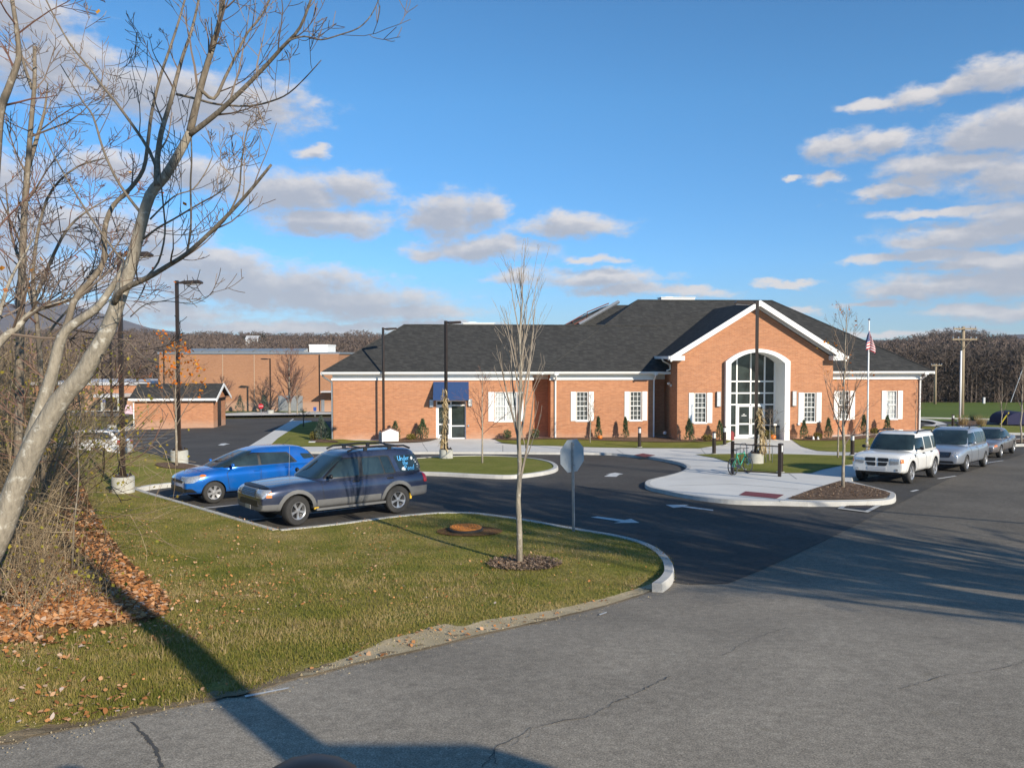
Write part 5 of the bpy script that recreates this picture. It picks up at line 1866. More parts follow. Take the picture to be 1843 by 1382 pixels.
LET = {'U': [[(0, 1), (.05, .2), (.3, 0), (.55, .2), (.6, 1)], [(.6, 1), (.62, 0)]], 'n': [[(0, .55), (.02, 0)], [(.02, .4), (.2, .55), (.38, .45), (.42, 0)]],
       'd': [[(.4, .5), (.15, .55), (0, .25), (.15, 0), (.38, .15)], [(.42, 1), (.42, 0)]], 'e': [[(0, .3), (.38, .33), (.3, .55), (.1, .5), (0, .25), (.12, 0), (.38, .08)]],
       'r': [[(0, .55), (.02, 0)], [(.02, .38), (.18, .55), (.34, .5)]], 't': [[(.15, .95), (.15, .1), (.3, 0)], [(0, .6), (.34, .6)]], 'h': [[(0, 1), (.02, 0)], [(.02, .4), (.2, .55), (.38, .4), (.4, 0)]],
       'P': [[(.05, 1), (.08, 0)], [(-.05, .9), (.35, 1), (.55, .75), (.35, .5), (.08, .48)]], 'o': [[(.2, .55), (.02, .4), (.02, .12), (.2, 0), (.38, .15), (.38, .42), (.2, .55)]]}
txt = MB()


def write(word, x, z, hgt, adv):
    for ch in word:
        for st in LET[ch]:
            for a, b in zip(st[:-1], st[1:]):
                pa, pb = onside(x - a[0] * hgt, z + a[1] * hgt), onside(x - b[0] * hgt, z + b[1] * hgt)
                d = (pb - pa); n = Vector((d.z, 0, -d.x)).normalized() * .009
                e = d.normalized() * .004
                txt.quad(pa - n - e, pb - n + e, pb + n + e, pa + n - e)
        x -= adv * hgt * (1.25 if ch in 'UP' else 1)


write('Under', -1.43, 1.435, .125, .62)
write('the', -1.58, 1.315, .105, .58)
write('Pond', -1.63, 1.165, .125, .64)
txt.build('window_writing', M('light_blue_paint', (0.10, 0.45, 0.85), 0.6), navy)
bb = MB()
for (x, z, r_) in ((-1.90, 1.475, .045), (-1.99, 1.42, .018), (-2.03, 1.36, .022), (-2.09, 1.29, .018), (-2.08, 1.22, .014), (-1.585, 1.215, .045), (-1.63, 1.19, .03), (-1.555, 1.20, .03), (-1.60, 1.175, .02)):
    c = onside(x, z, .019)
    bb.quad(*[onside(x + r_ * math.cos(t * PI / 5), z + r_ * math.sin(t * PI / 5), .019) for t in range(10)])
bb.build('window_bubbles', MT['white'], navy)
place(navy, ctr, hdN)

# ---- bright blue hatchback beyond it
fd = [(.95, .40), (1.02, .86), (.90, .97), (.02, 1.0), (.0, .40)]
rd = [(-.04, .40), (-.03, 1.0), (-1.0, 1.04), (-1.1, .92), (-.78, .62), (-.72, .40)]
BLUE = dict(L=4.42, W=1.78, zb=.27, wr=.325, ww=.21, rim=.205, gap=.035, xf=1.40, xr=-1.22, spokes=6, sw=.045, paint=P_BLUE, crown=.05, taper=.22,
    tops=[(-2.21, .92), (-2.17, 1.02), (-2.0, 1.05), (-1.22, 1.05), (-.3, 1.0), (.6, .99), (1.05, .99), (1.38, .975), (1.75, .91), (2.02, .83), (2.15, .76), (2.20, .64)],
    cabin=[(.86, -2.12, 1.60, .84, 5), (1.0, -2.12, 1.36, .83, 5), (1.16, -2.0, 1.0, .79, 5), (1.32, -1.84, .62, .735, 5), (1.45, -1.70, .30, .68, 4.5), (1.525, -1.54, .04, .60, 4), (1.565, -1.35, -.2, .45, 4), (1.575, -1.0, -.45, .22, 3)],
    handles=[(.12, .89), (-.90, .94)], handle_mat=P_BLUE,
    side=[('door_gap', BK, gap(fd), .002, 'l', 0), ('door_gap', BK, gap(rd), .002, 'l', 0), ('front_door', P_BLUE, fd, .006, 'l', .04), ('rear_door', P_BLUE, rd, .006, 'l', .04),
          ('window_trim', BK, [(1.10, 1.015), (.54, 1.33), (.18, 1.42), (-.92, 1.395), (-1.24, 1.065)], .003, 'c', .05),
          ('front_window', GL, [(.96, 1.04), (.51, 1.30), (.20, 1.39), (.06, 1.395), (.04, 1.05)], .008, 'c', .04), ('rear_window', GL, [(-.04, 1.05), (-.02, 1.395), (-.87, 1.37), (-1.14, 1.085)], .008, 'c', .05),
          ('quarter_window', GL, [(-1.46, 1.15), (-1.34, 1.33), (-1.75, 1.30), (-1.9, 1.17)], .008, 'c', .05),
          ('tail_lamp', MT['redlens'], [(-1.95, .80), (-1.9, 1.0), (-2.5, 1.0), (-2.5, .80)], .008, 'l', .03),
          ('headlight', MT['lens'], [(1.98, .63), (2.3, .63), (2.3, .77), (1.72, .865), (1.64, .84)], .008, 'l', .05), ('indicator', MT['amber'], [(1.62, .835), (1.70, .79), (1.82, .825), (1.76, .87), (1.67, .87)], .011, 'l', .02),
          ('fog_lamp_recess', BK, [(1.86, .34), (2.3, .36), (2.3, .46), (2.02, .47)], .006, 'l', .04)],
    fx=1.55,
    front=[('grille', BK, [(-.42, .60), (.42, .60), (.48, .68), (-.48, .68)], .006, 'l', .03), ('air_intake', BK, [(-.55, .33), (.55, .33), (.48, .50), (-.48, .50)], .006, 'l', .05)],
    wsx=.0, ws=[('windscreen', GL, [(-.72, 1.02), (.72, 1.02), (.56, 1.46), (-.56, 1.46)], .008, 'c', .10)],
    bwx=-1.45, bw=[('rear_window', GL, [(-.62, 1.1), (.62, 1.1), (.5, 1.4), (-.5, 1.4)], .008, 'c', .08)],
    mirror=(.88, 1.02), mw=.86, mirror_mat=P_BLUE)
blue, lb2, cb2 = vehicle('hatchback', 'shiny bright blue hatchback parked nose to the kerb behind the navy four-wheel drive', 'car', BLUE)
cF = P(384, 906)
ctr = cF - hdN * 1.40 + rgt * .78
mb = MB(); mb.tube([(-1.1, 0, 1.57), (-1.35, 0, 1.76)], .006, 5); mb.lathe([(.03, 0), (.02, .02)], 8, Matrix.Translation((-1.1, 0, 1.565))); mb.build('aerial', BK, blue)
mb = MB(); mb.box(1.26, 1.28, -.5, .1, 1.005, 1.02); mb.build('wiper', BK, blue)
place(blue, ctr, hdN)

# ---- white boxy four-by-four
fd = [(.72, .46), (.78, 1.02), (-.22, 1.05), (-.22, .46)]
rd = [(-.27, .46), (-.27, 1.05), (-1.22, 1.06), (-1.28, .96), (-.90, .74), (-.80, .46)]
WHITE = dict(L=4.56, W=1.88, zb=.34, wr=.385, ww=.25, rim=.255, gap=.05, xf=1.42, xr=-1.36, spokes=5, sw=.055, rimmat=MT['alloy'], paint=P_WHITE, crown=.03, taper=.10,
    tops=[(-2.28, .95), (-2.24, 1.08), (-2.0, 1.10), (-1.3, 1.09), (-.3, 1.07), (.5, 1.06), (.9, 1.10), (1.3, 1.11), (1.9, 1.07), (2.15, 1.03), (2.25, .96), (2.28, .82)],
    cabin=[(.95, -2.22, 1.02, .89, 9), (1.09, -2.22, .92, .88, 9), (1.32, -2.17, .66, .845, 9), (1.55, -2.12, .42, .80, 8), (1.69, -2.06, .26, .77, 7), (1.75, -1.96, .14, .71, 5), (1.775, -1.8, -.05, .58, 4), (1.78, -1.4, -.3, .3, 4)],
    handles=[(-.08, 1.0), (-1.04, 1.01)], handle_mat=BK,
    side=[('door_gap', BK, gap(fd), .002, 'l', 0), ('door_gap', BK, gap(rd), .002, 'l', 0), ('front_door', P_WHITE, fd, .007, 'l', .03), ('rear_door', P_WHITE, rd, .007, 'l', .03),
          ('wheel_flare', P_WHITE, flare(1.42, .44, .56, .385), .030, 'L', 0), ('wheel_flare', P_WHITE, flare(-1.36, .44, .56, .385), .030, 'L', 0),
          ('front_window', GL, [(.64, 1.14), (.36, 1.56), (-.20, 1.58), (-.20, 1.14)], .008, 'c', .05), ('rear_window', GL, [(-.31, 1.14), (-.31, 1.59), (-1.10, 1.59), (-1.18, 1.14)], .008, 'c', .05), ('quarter_window', GL, [(-1.30, 1.14), (-1.24, 1.59), (-1.98, 1.58), (-2.04, 1.15)], .008, 'c', .05),
          ('fender_vent', BK, [(.92, .90), (.92, 1.0), (1.04, 1.01), (1.02, .90)], .008, 'l', .02),
          ('tail_lamp', MT['redlens'], [(-2.1, .82), (-2.1, 1.08), (-2.5, 1.08), (-2.5, .82)], .010, 'l', .03)],
    fx=2.12,
    front=[('grille_opening', BK, [(-.40, .79), (-.04, .79), (-.04, .915), (-.40, .915)], .010, 'l', .035), ('grille_opening', BK, [(.40, .79), (.04, .79), (.04, .915), (.40, .915)], .010, 'l', .035),
           ('grille_opening', BK, [(-.32, .635), (-.04, .625), (-.04, .755), (-.38, .755)], .010, 'l', .035), ('grille_opening', BK, [(.32, .635), (.04, .625), (.04, .755), (.38, .755)], .010, 'l', .035),
           ('headlight', MT['lens'], [(-.74, .70), (-.44, .68), (-.44, .90), (-.76, .90)], .008, 'l', .04), ('headlight', MT['lens'], [(.74, .70), (.44, .68), (.44, .90), (.76, .90)], .008, 'l', .04),
           ('indicator', MT['amber'], [(.80, .74), (.92, .76), (.92, .88), (.80, .89)], .006, 'l', .02), ('indicator', MT['amber'], [(-.80, .74), (-.92, .76), (-.92, .88), (-.80, .89)], .006, 'l', .02),
           ('fog_lamp', MT['lens'], [(.62, .46), (.72, .46), (.72, .55), (.62, .55)], .012, 'l', .045), ('fog_lamp', MT['lens'], [(-.62, .46), (-.72, .46), (-.72, .55), (-.62, .55)], .012, 'l', .045),
           ('number_plate', MT['trim_grey'], [(-.32, .48), (.32, .48), (.32, .60), (-.32, .60)], .012, 'l', .02), ('lower_valance', BK, [(-.75, .32), (.75, .32), (.75, .43), (-.75, .43)], .006, 'l', .04)],
    wsx=-.2, ws=[('windscreen', GL, [(-.77, 1.12), (.77, 1.12), (.66, 1.67), (-.66, 1.67)], .008, 'c', .06)],
    topz=1.5, top=[('sunroof', GL, [(-.75, -.45), (-.12, -.45), (-.12, .45), (-.75, .45)], .006, 'c', .06)],
    bwx=-1.6, bw=[('rear_window', GL, [(-.7, 1.16), (.7, 1.16), (.62, 1.62), (-.62, 1.62)], .008, 'c', .06)],
    mirror=(.58, 1.13), mw=.92, mirror_mat=BK)
w_f, w_r = P(1637, 870), P(1672, 860)
hdW = Vector((-0.68, -0.733, 0))
white, lb3, cb3 = vehicle('suv', 'white boxy four-wheel drive with a crossbar grille and black sunroof', 'car', WHITE)
mb = MB()
for s in (1, -1):
    mb.tube([(.05, s * .69, 1.73), (-.1, s * .69, 1.80), (-1.0, s * .69, 1.81), (-1.7, s * .69, 1.79), (-1.85, s * .69, 1.72)], .03, 6)
mb.build('roof_rail', BK, white)
rgW = Vector((hdW.y, -hdW.x, 0))
place(white, w_f - hdW * 1.42 + rgW * .84, hdW)

# ---- silver minivan
fd = [(.86, .36), (.95, .98), (-.12, 1.02), (-.12, .36)]
rd = [(-.17, .36), (-.17, 1.02), (-1.22, 1.04), (-1.28, .9), (-1.0, .6), (-.95, .36)]
VAN = dict(L=5.14, W=1.96, zb=.28, wr=.335, ww=.22, rim=.215, gap=.035, xf=1.62, xr=-1.46, spokes=7, sw=.03, paint=P_SILVER, crown=.04, taper=.16,
    tops=[(-2.57, .95), (-2.53, 1.06), (-2.3, 1.08), (-1.5, 1.07), (-.3, 1.04), (.8, 1.02), (1.2, 1.04), (1.6, 1.03), (2.1, .95), (2.40, .87), (2.53, .80), (2.57, .68)],
    cabin=[(.92, -2.5, 1.55, .93, 7), (1.05, -2.5, 1.32, .92, 7), (1.30, -2.42, .90, .875, 7), (1.52, -2.34, .52, .82, 7), (1.66, -2.26, .26, .775, 6), (1.725, -2.1, .08, .70, 5), (1.755, -1.9, -.15, .56, 4), (1.765, -1.4, -.5, .3, 4)],
    handles=[(.02, .93), (-1.05, .95)],
    side=[('door_gap', BK, gap(fd), .002, 'l', 0), ('door_gap', BK, gap(rd), .002, 'l', 0), ('front_door', P_SILVER, fd, .006, 'l', .04), ('rear_door', P_SILVER, rd, .006, 'l', .04),
          ('front_window', GL, [(.92, 1.08), (.45, 1.50), (-.06, 1.55), (-.10, 1.09)], .008, 'c', .05), ('rear_window', GL, [(-.20, 1.09), (-.17, 1.56), (-1.10, 1.56), (-1.20, 1.10)], .008, 'c', .05), ('quarter_window', GL, [(-1.30, 1.10), (-1.20, 1.56), (-2.05, 1.55), (-2.25, 1.12)], .008, 'c', .05),
          ('tail_lamp', MT['redlens'], [(-2.4, .85), (-2.38, 1.07), (-2.8, 1.07), (-2.8, .85)], .010, 'l', .03)],
    fx=2.25,
    front=[('grille', BK, [(-.55, .60), (.55, .60), (.62, .82), (-.62, .82)], .008, 'l', .06), ('headlight', MT['lens'], [(.62, .64), (.96, .70), (.99, .86), (.66, .84)], .008, 'l', .04), ('headlight', MT['lens'], [(-.62, .64), (-.96, .70), (-.99, .86), (-.66, .84)], .008, 'l', .04),
           ('air_intake', BK, [(-.7, .38), (.7, .38), (.66, .46), (-.66, .46)], .008, 'l', .03), ('number_plate', MT['steel'], [(-.17, .49), (.17, .49), (.17, .57), (-.17, .57)], .012, 'l', .01)],
    wsx=-.1, ws=[('windscreen', GL, [(-.82, 1.06), (.82, 1.06), (.66, 1.64), (-.66, 1.64)], .008, 'c', .08)],
    bwx=-1.8, bw=[('rear_window', GL, [(-.7, 1.12), (.7, 1.12), (.6, 1.58), (-.6, 1.58)], .008, 'c', .08)],
    mirror=(.90, 1.07), mw=.95)
mini, lb4, cb4 = vehicle('minivan', 'silver minivan parked between the white boxy car and the taupe saloon', 'car', VAN)
mb = MB()
for i in range(7):
    z = .625 + i * .03
    bvv = BVHTree.FromPolygons([v.co for v in lb4.vertices], [tuple(p.vertices) for p in lb4.polygons])
    pts = []
    for y in (-.54, -.27, 0, .27, .54):
        h = bvv.ray_cast(Vector((4, y, z)), Vector((-1, 0, 0)))[0]
        pts.append((h.x + .012, y, z))
    mb.tube(pts, .007, 4)
mb.build('grille_bars', MT['chrome'], mini)
mb = MB()
for s in (1, -1):
    mb.tube([(.0, s * .66, 1.72), (-.15, s * .66, 1.79), (-1.0, s * .66, 1.80), (-1.9, s * .66, 1.78), (-2.05, s * .66, 1.71)], .024, 6)
mb.build('roof_rail', BK, mini)
m_f = P(1737, 849)
place(mini, m_f - hdW * 1.62 + rgW * .88, hdW)

# ---- taupe saloon
fd = [(.80, .34), (.86, .82), (-.14, .86), (-.14, .34)]
rd = [(-.19, .34), (-.19, .86), (-1.02, .87), (-1.12, .74), (-.92, .5), (-.88, .34)]
SEDAN = dict(L=5.0, W=1.86, zb=.26, wr=.325, ww=.21, rim=.20, gap=.035, xf=1.50, xr=-1.32, spokes=7, sw=.03, paint=P_TAUPE, crown=.035, taper=.18,
    tops=[(-2.5, .80), (-2.45, .92), (-2.2, .95), (-1.5, .95), (-.4, .89), (.7, .87), (1.1, .88), (1.6, .85), (2.1, .78), (2.38, .71), (2.47, .64), (2.5, .54)],
    cabin=[(.78, -1.85, 1.25, .85, 5), (.88, -1.72, 1.08, .84, 5), (1.05, -1.42, .70, .79, 5), (1.22, -1.12, .34, .73, 5), (1.33, -.92, .10, .67, 4.5), (1.39, -.78, -.08, .58, 4), (1.415, -.6, -.25, .4, 4)],
    handles=[(-.02, .78), (-.98, .80)],
    side=[('door_gap', BK, gap(fd), .002, 'l', 0), ('door_gap', BK, gap(rd), .002, 'l', 0), ('front_door', P_TAUPE, fd, .006, 'l', .04), ('rear_door', P_TAUPE, rd, .006, 'l', .04),
          ('front_window', GL, [(.74, .92), (.28, 1.22), (-.10, 1.28), (-.12, .93)], .008, 'c', .05), ('rear_window', GL, [(-.20, .93), (-.18, 1.29), (-.75, 1.27), (-1.28, .95)], .008, 'c', .06),
          ('tail_lamp', MT['redlens'], [(-2.3, .68), (-2.3, .88), (-2.8, .88), (-2.8, .68)], .008, 'l', .03)],
    fx=2.1,
    front=[('grille', BK, [(-.30, .54), (.30, .54), (.32, .66), (-.32, .66)], .008, 'l', .03), ('headlight', MT['lens'], [(.36, .55), (.78, .58), (.78, .68), (.36, .68)], .008, 'l', .03), ('headlight', MT['lens'], [(-.36, .55), (-.78, .58), (-.78, .68), (-.36, .68)], .008, 'l', .03),
           ('indicator', MT['amber'], [(.79, .58), (.95, .60), (.95, .68), (.79, .68)], .008, 'l', .02), ('indicator', MT['amber'], [(-.79, .58), (-.95, .60), (-.95, .68), (-.79, .68)], .008, 'l', .02),
           ('bumper_strip', MT['chrome'], [(-.9, .395), (.9, .395), (.9, .43), (-.9, .43)], .012, 'l', .0), ('air_intake', BK, [(-.6, .28), (.6, .28), (.6, .34), (-.6, .34)], .006, 'l', .02)],
    wsx=-.1, ws=[('windscreen', GL, [(-.74, .90), (.74, .90), (.58, 1.33), (-.58, 1.33)], .008, 'c', .08)],
    bwx=-.85, bw=[('rear_window', GL, [(-.68, .95), (.68, .95), (.54, 1.32), (-.54, 1.32)], .008, 'c', .08)],
    mirror=(.66, .90), mw=.88)
sed, lb5, cb5 = vehicle('saloon', 'taupe saloon car parked last in the row behind the silver minivan', 'car', SEDAN)
s_f = P(1799, 823.5)
place(sed, s_f - hdW * 1.50 + rgW * .82, hdW)

# ---- white estate car beyond the mound, only its upper half in view
fd = [(.80, .36), (.86, .92), (-.18, .96), (-.18, .36)]
WAGON = dict(L=4.75, W=1.80, zb=.26, wr=.325, ww=.21, rim=.20, gap=.035, xf=1.45, xr=-1.30, spokes=5, sw=.04, paint=P_WHITE, crown=.03, taper=.16,
    tops=[(-2.37, .90), (-2.33, 1.0), (-2.1, 1.02), (-1.3, 1.0), (-.3, .95), (.7, .93), (1.1, .94), (1.6, .91), (2.0, .82), (2.27, .74), (2.35, .66), (2.37, .56)],
    cabin=[(.86, -2.30, 1.36, .84, 6), (.96, -2.28, 1.14, .83, 6), (1.14, -2.12, .74, .785, 6), (1.30, -1.95, .40, .735, 6), (1.42, -1.78, .12, .68, 5), (1.475, -1.6, -.1, .60, 4), (1.50, -1.4, -.3, .4, 4)],
    handles=[(-.04, .86), (-1.0, .9)],
    side=[('door_gap', BK, gap(fd), .002, 'l', 0), ('front_door', P_WHITE, fd, .006, 'l', .04),
          ('window_trim', MT['chrome'], [(.86, .985), (.26, 1.33), (-.15, 1.385), (-1.6, 1.37), (-1.95, 1.03)], .003, 'c', .06),
          ('front_window', GL, [(.76, 1.0), (.26, 1.30), (-.13, 1.36), (-.15, 1.0)], .008, 'c', .04), ('rear_window', GL, [(-.22, 1.0), (-.20, 1.365), (-1.0, 1.36), (-1.06, 1.02)], .008, 'c', .04), ('quarter_window', GL, [(-1.13, 1.02), (-1.07, 1.36), (-1.55, 1.345), (-1.86, 1.05)], .008, 'c', .05),
          ('tail_lamp', MT['redlens'], [(-2.1, .74), (-2.08, .98), (-2.6, .98), (-2.6, .74)], .010, 'l', .03)],
    wsx=-.1, ws=[('windscreen', GL, [(-.72, .98), (.72, .98), (.56, 1.42), (-.56, 1.42)], .008, 'c', .08)],
    bwx=-1.7, bw=[('rear_window', GL, [(-.66, 1.05), (.66, 1.05), (.54, 1.4), (-.54, 1.4)], .008, 'c', .08)],
    mirror=(.76, .98), mw=.86)
wag, lb6, cb6 = vehicle('estate_car', 'white estate car with silver roof rails, half hidden behind the grassy mound', 'car', WAGON)
mb = MB()
for s in (1, -1):
    mb.tube([(.0, s * .62, 1.45), (-.15, s * .62, 1.53), (-.9, s * .62, 1.55), (-1.5, s * .62, 1.52), (-1.62, s * .62, 1.44)], .03, 6)
mb.build('roof_rail', MT['chrome'], wag)
wc = at(140, 700, 40.5)
place(wag, Vector((wc.x, 40.5, 0)), Vector((-1, -.12, 0)))

# ------------------------------------------------------------------ lamp posts


def lamp_post():
    t = thing('lamp_post', 'x', 'lamp post')
    mb = MB(); mb.lathe([(.33, -.35), (.335, .56), (.32, .60)], 28); link(mb.mesh('footing'), 'footing', MT['footing'], t, smooth='auto')
    mb = MB(); mb.box(-.20, .20, -.20, .20, .601, .65); mb.box(-.06, .06, -.06, .06, .65, 7.3); mb.box(-.075, .075, -.075, .075, .65, .78)
    for x in (-.15, .15):
        for y in (-.15, .15):
            mb.lathe([(.03, .65), (.03, .70)], 6, Matrix.Translation((x, y, 0)))
    mb.build('pole', MT['bronze'], t)
    mb = MB()
    Mh = Matrix.Translation((0, 0, 7.2)) @ Matrix.Rotation(R(-3), 4, 'Y')
    mb.prism([(.06, -.02), (.20, -.02), (.30, -.07), (.95, -.06), (.98, .0), (.90, .07), (.30, .07), (.20, .04), (.06, .04)], 'y', -.17, .17, Mh)
    h = mb.build('lamp_head', MT['bronze'], t, bevel=.008)
    mb = MB(); mb.box(.34, .90, -.13, .13, -.086, -.069, Mh); mb.build('lens', MT['lamp_lens'], h)
    return t


lp0 = lamp_post()
LAMPS = [(222, 893, 6, 'bronze lamp post on a concrete drum, its head behind the leaning tree', 1),
         (323, 837, 4, 'bronze lamp post behind the sapling with orange leaves', 1),
         (690, 803, 40, 'bronze lamp post close to the brick wall left of the blue awning', 1),
         (803, 829, 52, 'bronze lamp post wrapped in corn stalks on the small grass island', 1),
         (1360, 839.5, 176, 'bronze lamp post wrapped in corn stalks before the arched entrance', 1),
         (487, 746, 178, 'distant lamp post in front of the long brick hall beside the round bare tree', 1),
         (202, 768, 178, 'distant lamp post on a concrete drum above the white estate car', 1),
         (296, 742, 178, 'distant lamp post rising behind the small brick outbuilding', 1)]
for i, (px, py, rz, lab, sc) in enumerate(LAMPS):
    if i == 7:
        q = at(296, 742, 88); q.z = G(q.x, q.y)
    elif i == 2:
        q = BW(fu(690, -.85), -.85); q.z = G(q.x, q.y) + .12
    elif i == 6:
        q = at(201, 745, 60); q.z = G(q.x, q.y)
    else:
        q = P(px, py)
    h = 1.0
    if i == 5: h = (746 - 645) / FPX * q.y / 7.3
    if i == 6: h = 1.0
    if i == 7: h = (640 - 630 + 0) * 0 + max(.5, (at(296, 629, 88).z - q.z) / 7.3)
    if i == 0: h = (893 - 454) / FPX * q.y / 7.3
    if i == 3: h = (829 - 577) / FPX * q.y / 7.3
    if i == 4: h = (839.5 - 542) / FPX * q.y / 7.3
    o = lp0 if i == 0 else dup(lp0)
    o.location = q; o.rotation_euler = (0, 0, R(rz)); o.scale = (1, 1, h)
    o['label'] = lab; o['group'] = 'bronze lamp posts round the car park'


def rnd_quad(rng, c, size, asp=.5, up=0.0):
    """a random leaf-sized quad"""
    d = Vector((rng.uniform(-1, 1), rng.uniform(-1, 1), rng.uniform(-1, 1) + up)).normalized()
    e = d.orthogonal().normalized()
    e = (Matrix.Rotation(rng.uniform(0, 2 * PI), 3, d) @ e)
    d = d * size * .5; e = e * size * asp * .5
    return [c - d, c + e * 1.0, c + d, c - e * 1.0]


# corn stalks tied to two of the lamp posts
def corn(lampo, side, label, top, seed):
    rng = random.Random(seed)
    base = lampo.location + Vector((0, 0, .62))
    off = Vector((side, -.20, 0))
    mb = MB()
    for k in range(16):
        a = rng.uniform(0, 2 * PI)
        p0 = base + off * 1.15 + Vector((math.cos(a) * .16, math.sin(a) * .12, 0))
        p1 = base + off * .75 + Vector((rng.uniform(-.05, .05), rng.uniform(-.04, .04), top * .55))
        p2 = base + off * .55 + Vector((rng.uniform(-.12, .12) , rng.uniform(-.05, .05), top * rng.uniform(.8, 1.0)))
        mb.tube([p0, p1, p2], [.014, .012, .006], 4)
        for j in range(16):
            t = rng.random()
            c = p0.lerp(p1, t * 2) if t < .5 else p1.lerp(p2, t * 2 - 1)
            d = Vector((rng.uniform(-1, 1), rng.uniform(-1, 1), rng.uniform(-1.4, .3))).normalized()
            e = Vector((-d.y, d.x, 0)).normalized() * rng.uniform(.018, .04)
            l = rng.uniform(.15, .38)
            m_ = c + d * l * .5 + Vector((0, 0, .04)); t2 = c + d * l - Vector((0, 0, .06))
            b = len(mb.v)
            mb.v += [tuple(c - e * .5), tuple(c + e * .5), tuple(m_ + e), tuple(m_ - e), tuple(t2)]
            mb.f += [(b, b + 1, b + 2, b + 3), (b + 3, b + 2, b + 4)]; mb.mi += [0, 0]
    o = mb.build('corn_stalks', MT['corn'])
    tag(o, label, 'corn stalks', 'corn stalk bundles tied to lamp posts')


lamps = [o for o in COL.objects if o.name.startswith('lamp_post')]
lamps.sort(key=lambda o: o.name)
corn(lamps[3], -.10, 'dry corn stalks tied to the lamp post on the grass island', 3.0, 3)
corn(lamps[4], .22, 'dry corn stalks tied to the lamp post before the arched entrance', 2.05, 4)

# ------------------------------------------------------------------ trees


def grow(mb, tips, rng, p, d, length, r, depth, prm):
    """one bough with its side twigs; mb collects tubes, tips the places a leaf may hang"""
    n = prm.get('seg', 4) if depth > 0 else 3
    pts = [p]; rad = [r]
    q = p.copy(); dd = d.copy()
    for i in range(n):
        dd = (dd + Vector((rng.gauss(0, prm['wob']), rng.gauss(0, prm['wob']), rng.gauss(0, prm['wob']) + prm['up']))).normalized()
        q = q + dd * (length / n)
        pts.append(q.copy()); rad.append(max(prm['rmin'], r * (1 - .72 * (i + 1) / n)))
    mb.tube(pts, rad, 5 if r > .02 else 3, cap=False)
    tips.append(pts[-1])
    if depth <= 0:
        return
    k = prm['kids'][min(depth, len(prm['kids']) - 1)]
    for j in range(k):
        t = rng.uniform(.22, .97)
        i = min(n - 1, int(t * n)); f = t * n - i
        c = pts[i].lerp(pts[i + 1], f)
        ax = (pts[i + 1] - pts[i]).normalized()
        o = ax.orthogonal().normalized()
        o = Matrix.Rotation(rng.uniform(0, 2 * PI), 3, ax) @ o
        ang = R(rng.uniform(*prm['ang']))
        nd = (ax * math.cos(ang) + o * math.sin(ang)).normalized()
        grow(mb, tips, rng, c, nd, length * rng.uniform(*prm['len']) * (1.1 - .5 * t), max(prm['rmin'], rad[i] * .55), depth - 1, prm)


def leaf_mb(rng, tips, n, size, spread=.08, mb=None):
    mb = mb or MB()
    for _ in range(n):
        c = rng.choice(tips) + Vector((rng.gauss(0, spread), rng.gauss(0, spread), rng.gauss(0, spread) - .03))
        mb.quad(*rnd_quad(rng, c, size * rng.uniform(.7, 1.3), .75))
    return mb


def young_tree(name, label, base, H, r, clear, seed, nb, prm, fan=(8, 28), barkm='bark', twigm='twig', leaves=None, cat='tree', group=None, lean=(0, 0), blen=.55, rows=1.0):
    rng = random.Random(seed)
    t = thing(name, label, cat, base, 0, group)
    mb = MB()
    n = 9; pts = []; rad = []
    for i in range(n + 1):
        f = i / n
        pts.append(Vector((lean[0] * f * H + rng.gauss(0, .012 * H * .3) * (i > 1), lean[1] * f * H + rng.gauss(0, .012 * H * .3) * (i > 1), f * H - (.08 if i == 0 else 0))))
        rad.append(max(.006, r * (1.12 if i == 0 else 1) * (1 - f) ** .8 + .004))
    mb.tube(pts, rad, 9)
    link(mb.mesh('trunk'), 'trunk', MT[barkm], t, smooth=True)
    cb_ = MB(); tips = []
    for j in range(nb):
        f = clear + (1 - clear) * (j + rng.random()) / nb * .92
        i = min(n - 1, int(f * n)); c = pts[i].lerp(pts[i + 1], f * n - i)
        a = j * 2.4 + rng.uniform(-.5, .5)
        ang = R(rng.uniform(*fan))
        d = Vector((math.cos(a) * math.sin(ang), math.sin(a) * math.sin(ang), math.cos(ang)))
        L = H * blen * (1 - .72 * (f - clear) / (1 - clear)) * rng.uniform(.75, 1.15)
        grow(cb_, tips, rng, c, d, L, max(.006, rad[i] * .55), prm['depth'], prm)
    link(cb_.mesh('crown'), 'crown', MT[twigm], t)
    if leaves:
        m_, cnt, sz = leaves
        leaf_mb(rng, tips, cnt, sz).build('leaves', MT[m_], t)
    return t


FAST = dict(wob=.05, up=.06, rmin=.0035, kids=[0, 4, 6], ang=(12, 34), len=(.35, .6), depth=2)
OPEN = dict(wob=.09, up=.04, rmin=.0035, kids=[0, 4, 5], ang=(22, 52), len=(.35, .62), depth=2)
q = P(935, 1017, .1)
T1 = young_tree('young_tree', 'slender bare young tree with upswept branches in the near lawn, ringed by mulch', q, (1017 - 480) / FPX * q.y, .055, .26, 11, 17, dict(FAST, kids=[0, 2, 4], up=.12, rmin=.0026), fan=(9, 20), twigm='twig_grey', blen=.44)
ring = [Vector((q.x + 0.08 + math.cos(a * .39) * (.64 + .10 * noise.noise((a, 2, 1))), q.y - .06 + math.sin(a * .39) * (.66 + .12 * noise.noise((a, 5, 1))), 0)) for a in range(16)]
sheet('mulch_bed', ring, MT['mulch'], lambda x, y: lawn_h(x, y) + .012 + .05 * max(0, 1 - math.hypot(x - q.x, y - q.y) / .6), .2)
q = P(1517, 877, .15)
young_tree('young_tree', 'thin bare young tree in the mulch bed before the white boxy car', q, (877 - 548) / FPX * q.y, .05, .22, 12, 18, dict(OPEN, up=.10, kids=[0, 3, 4]), fan=(14, 34), twigm='twig', blen=.36, leaves=('leaf_orange', 40, .09))
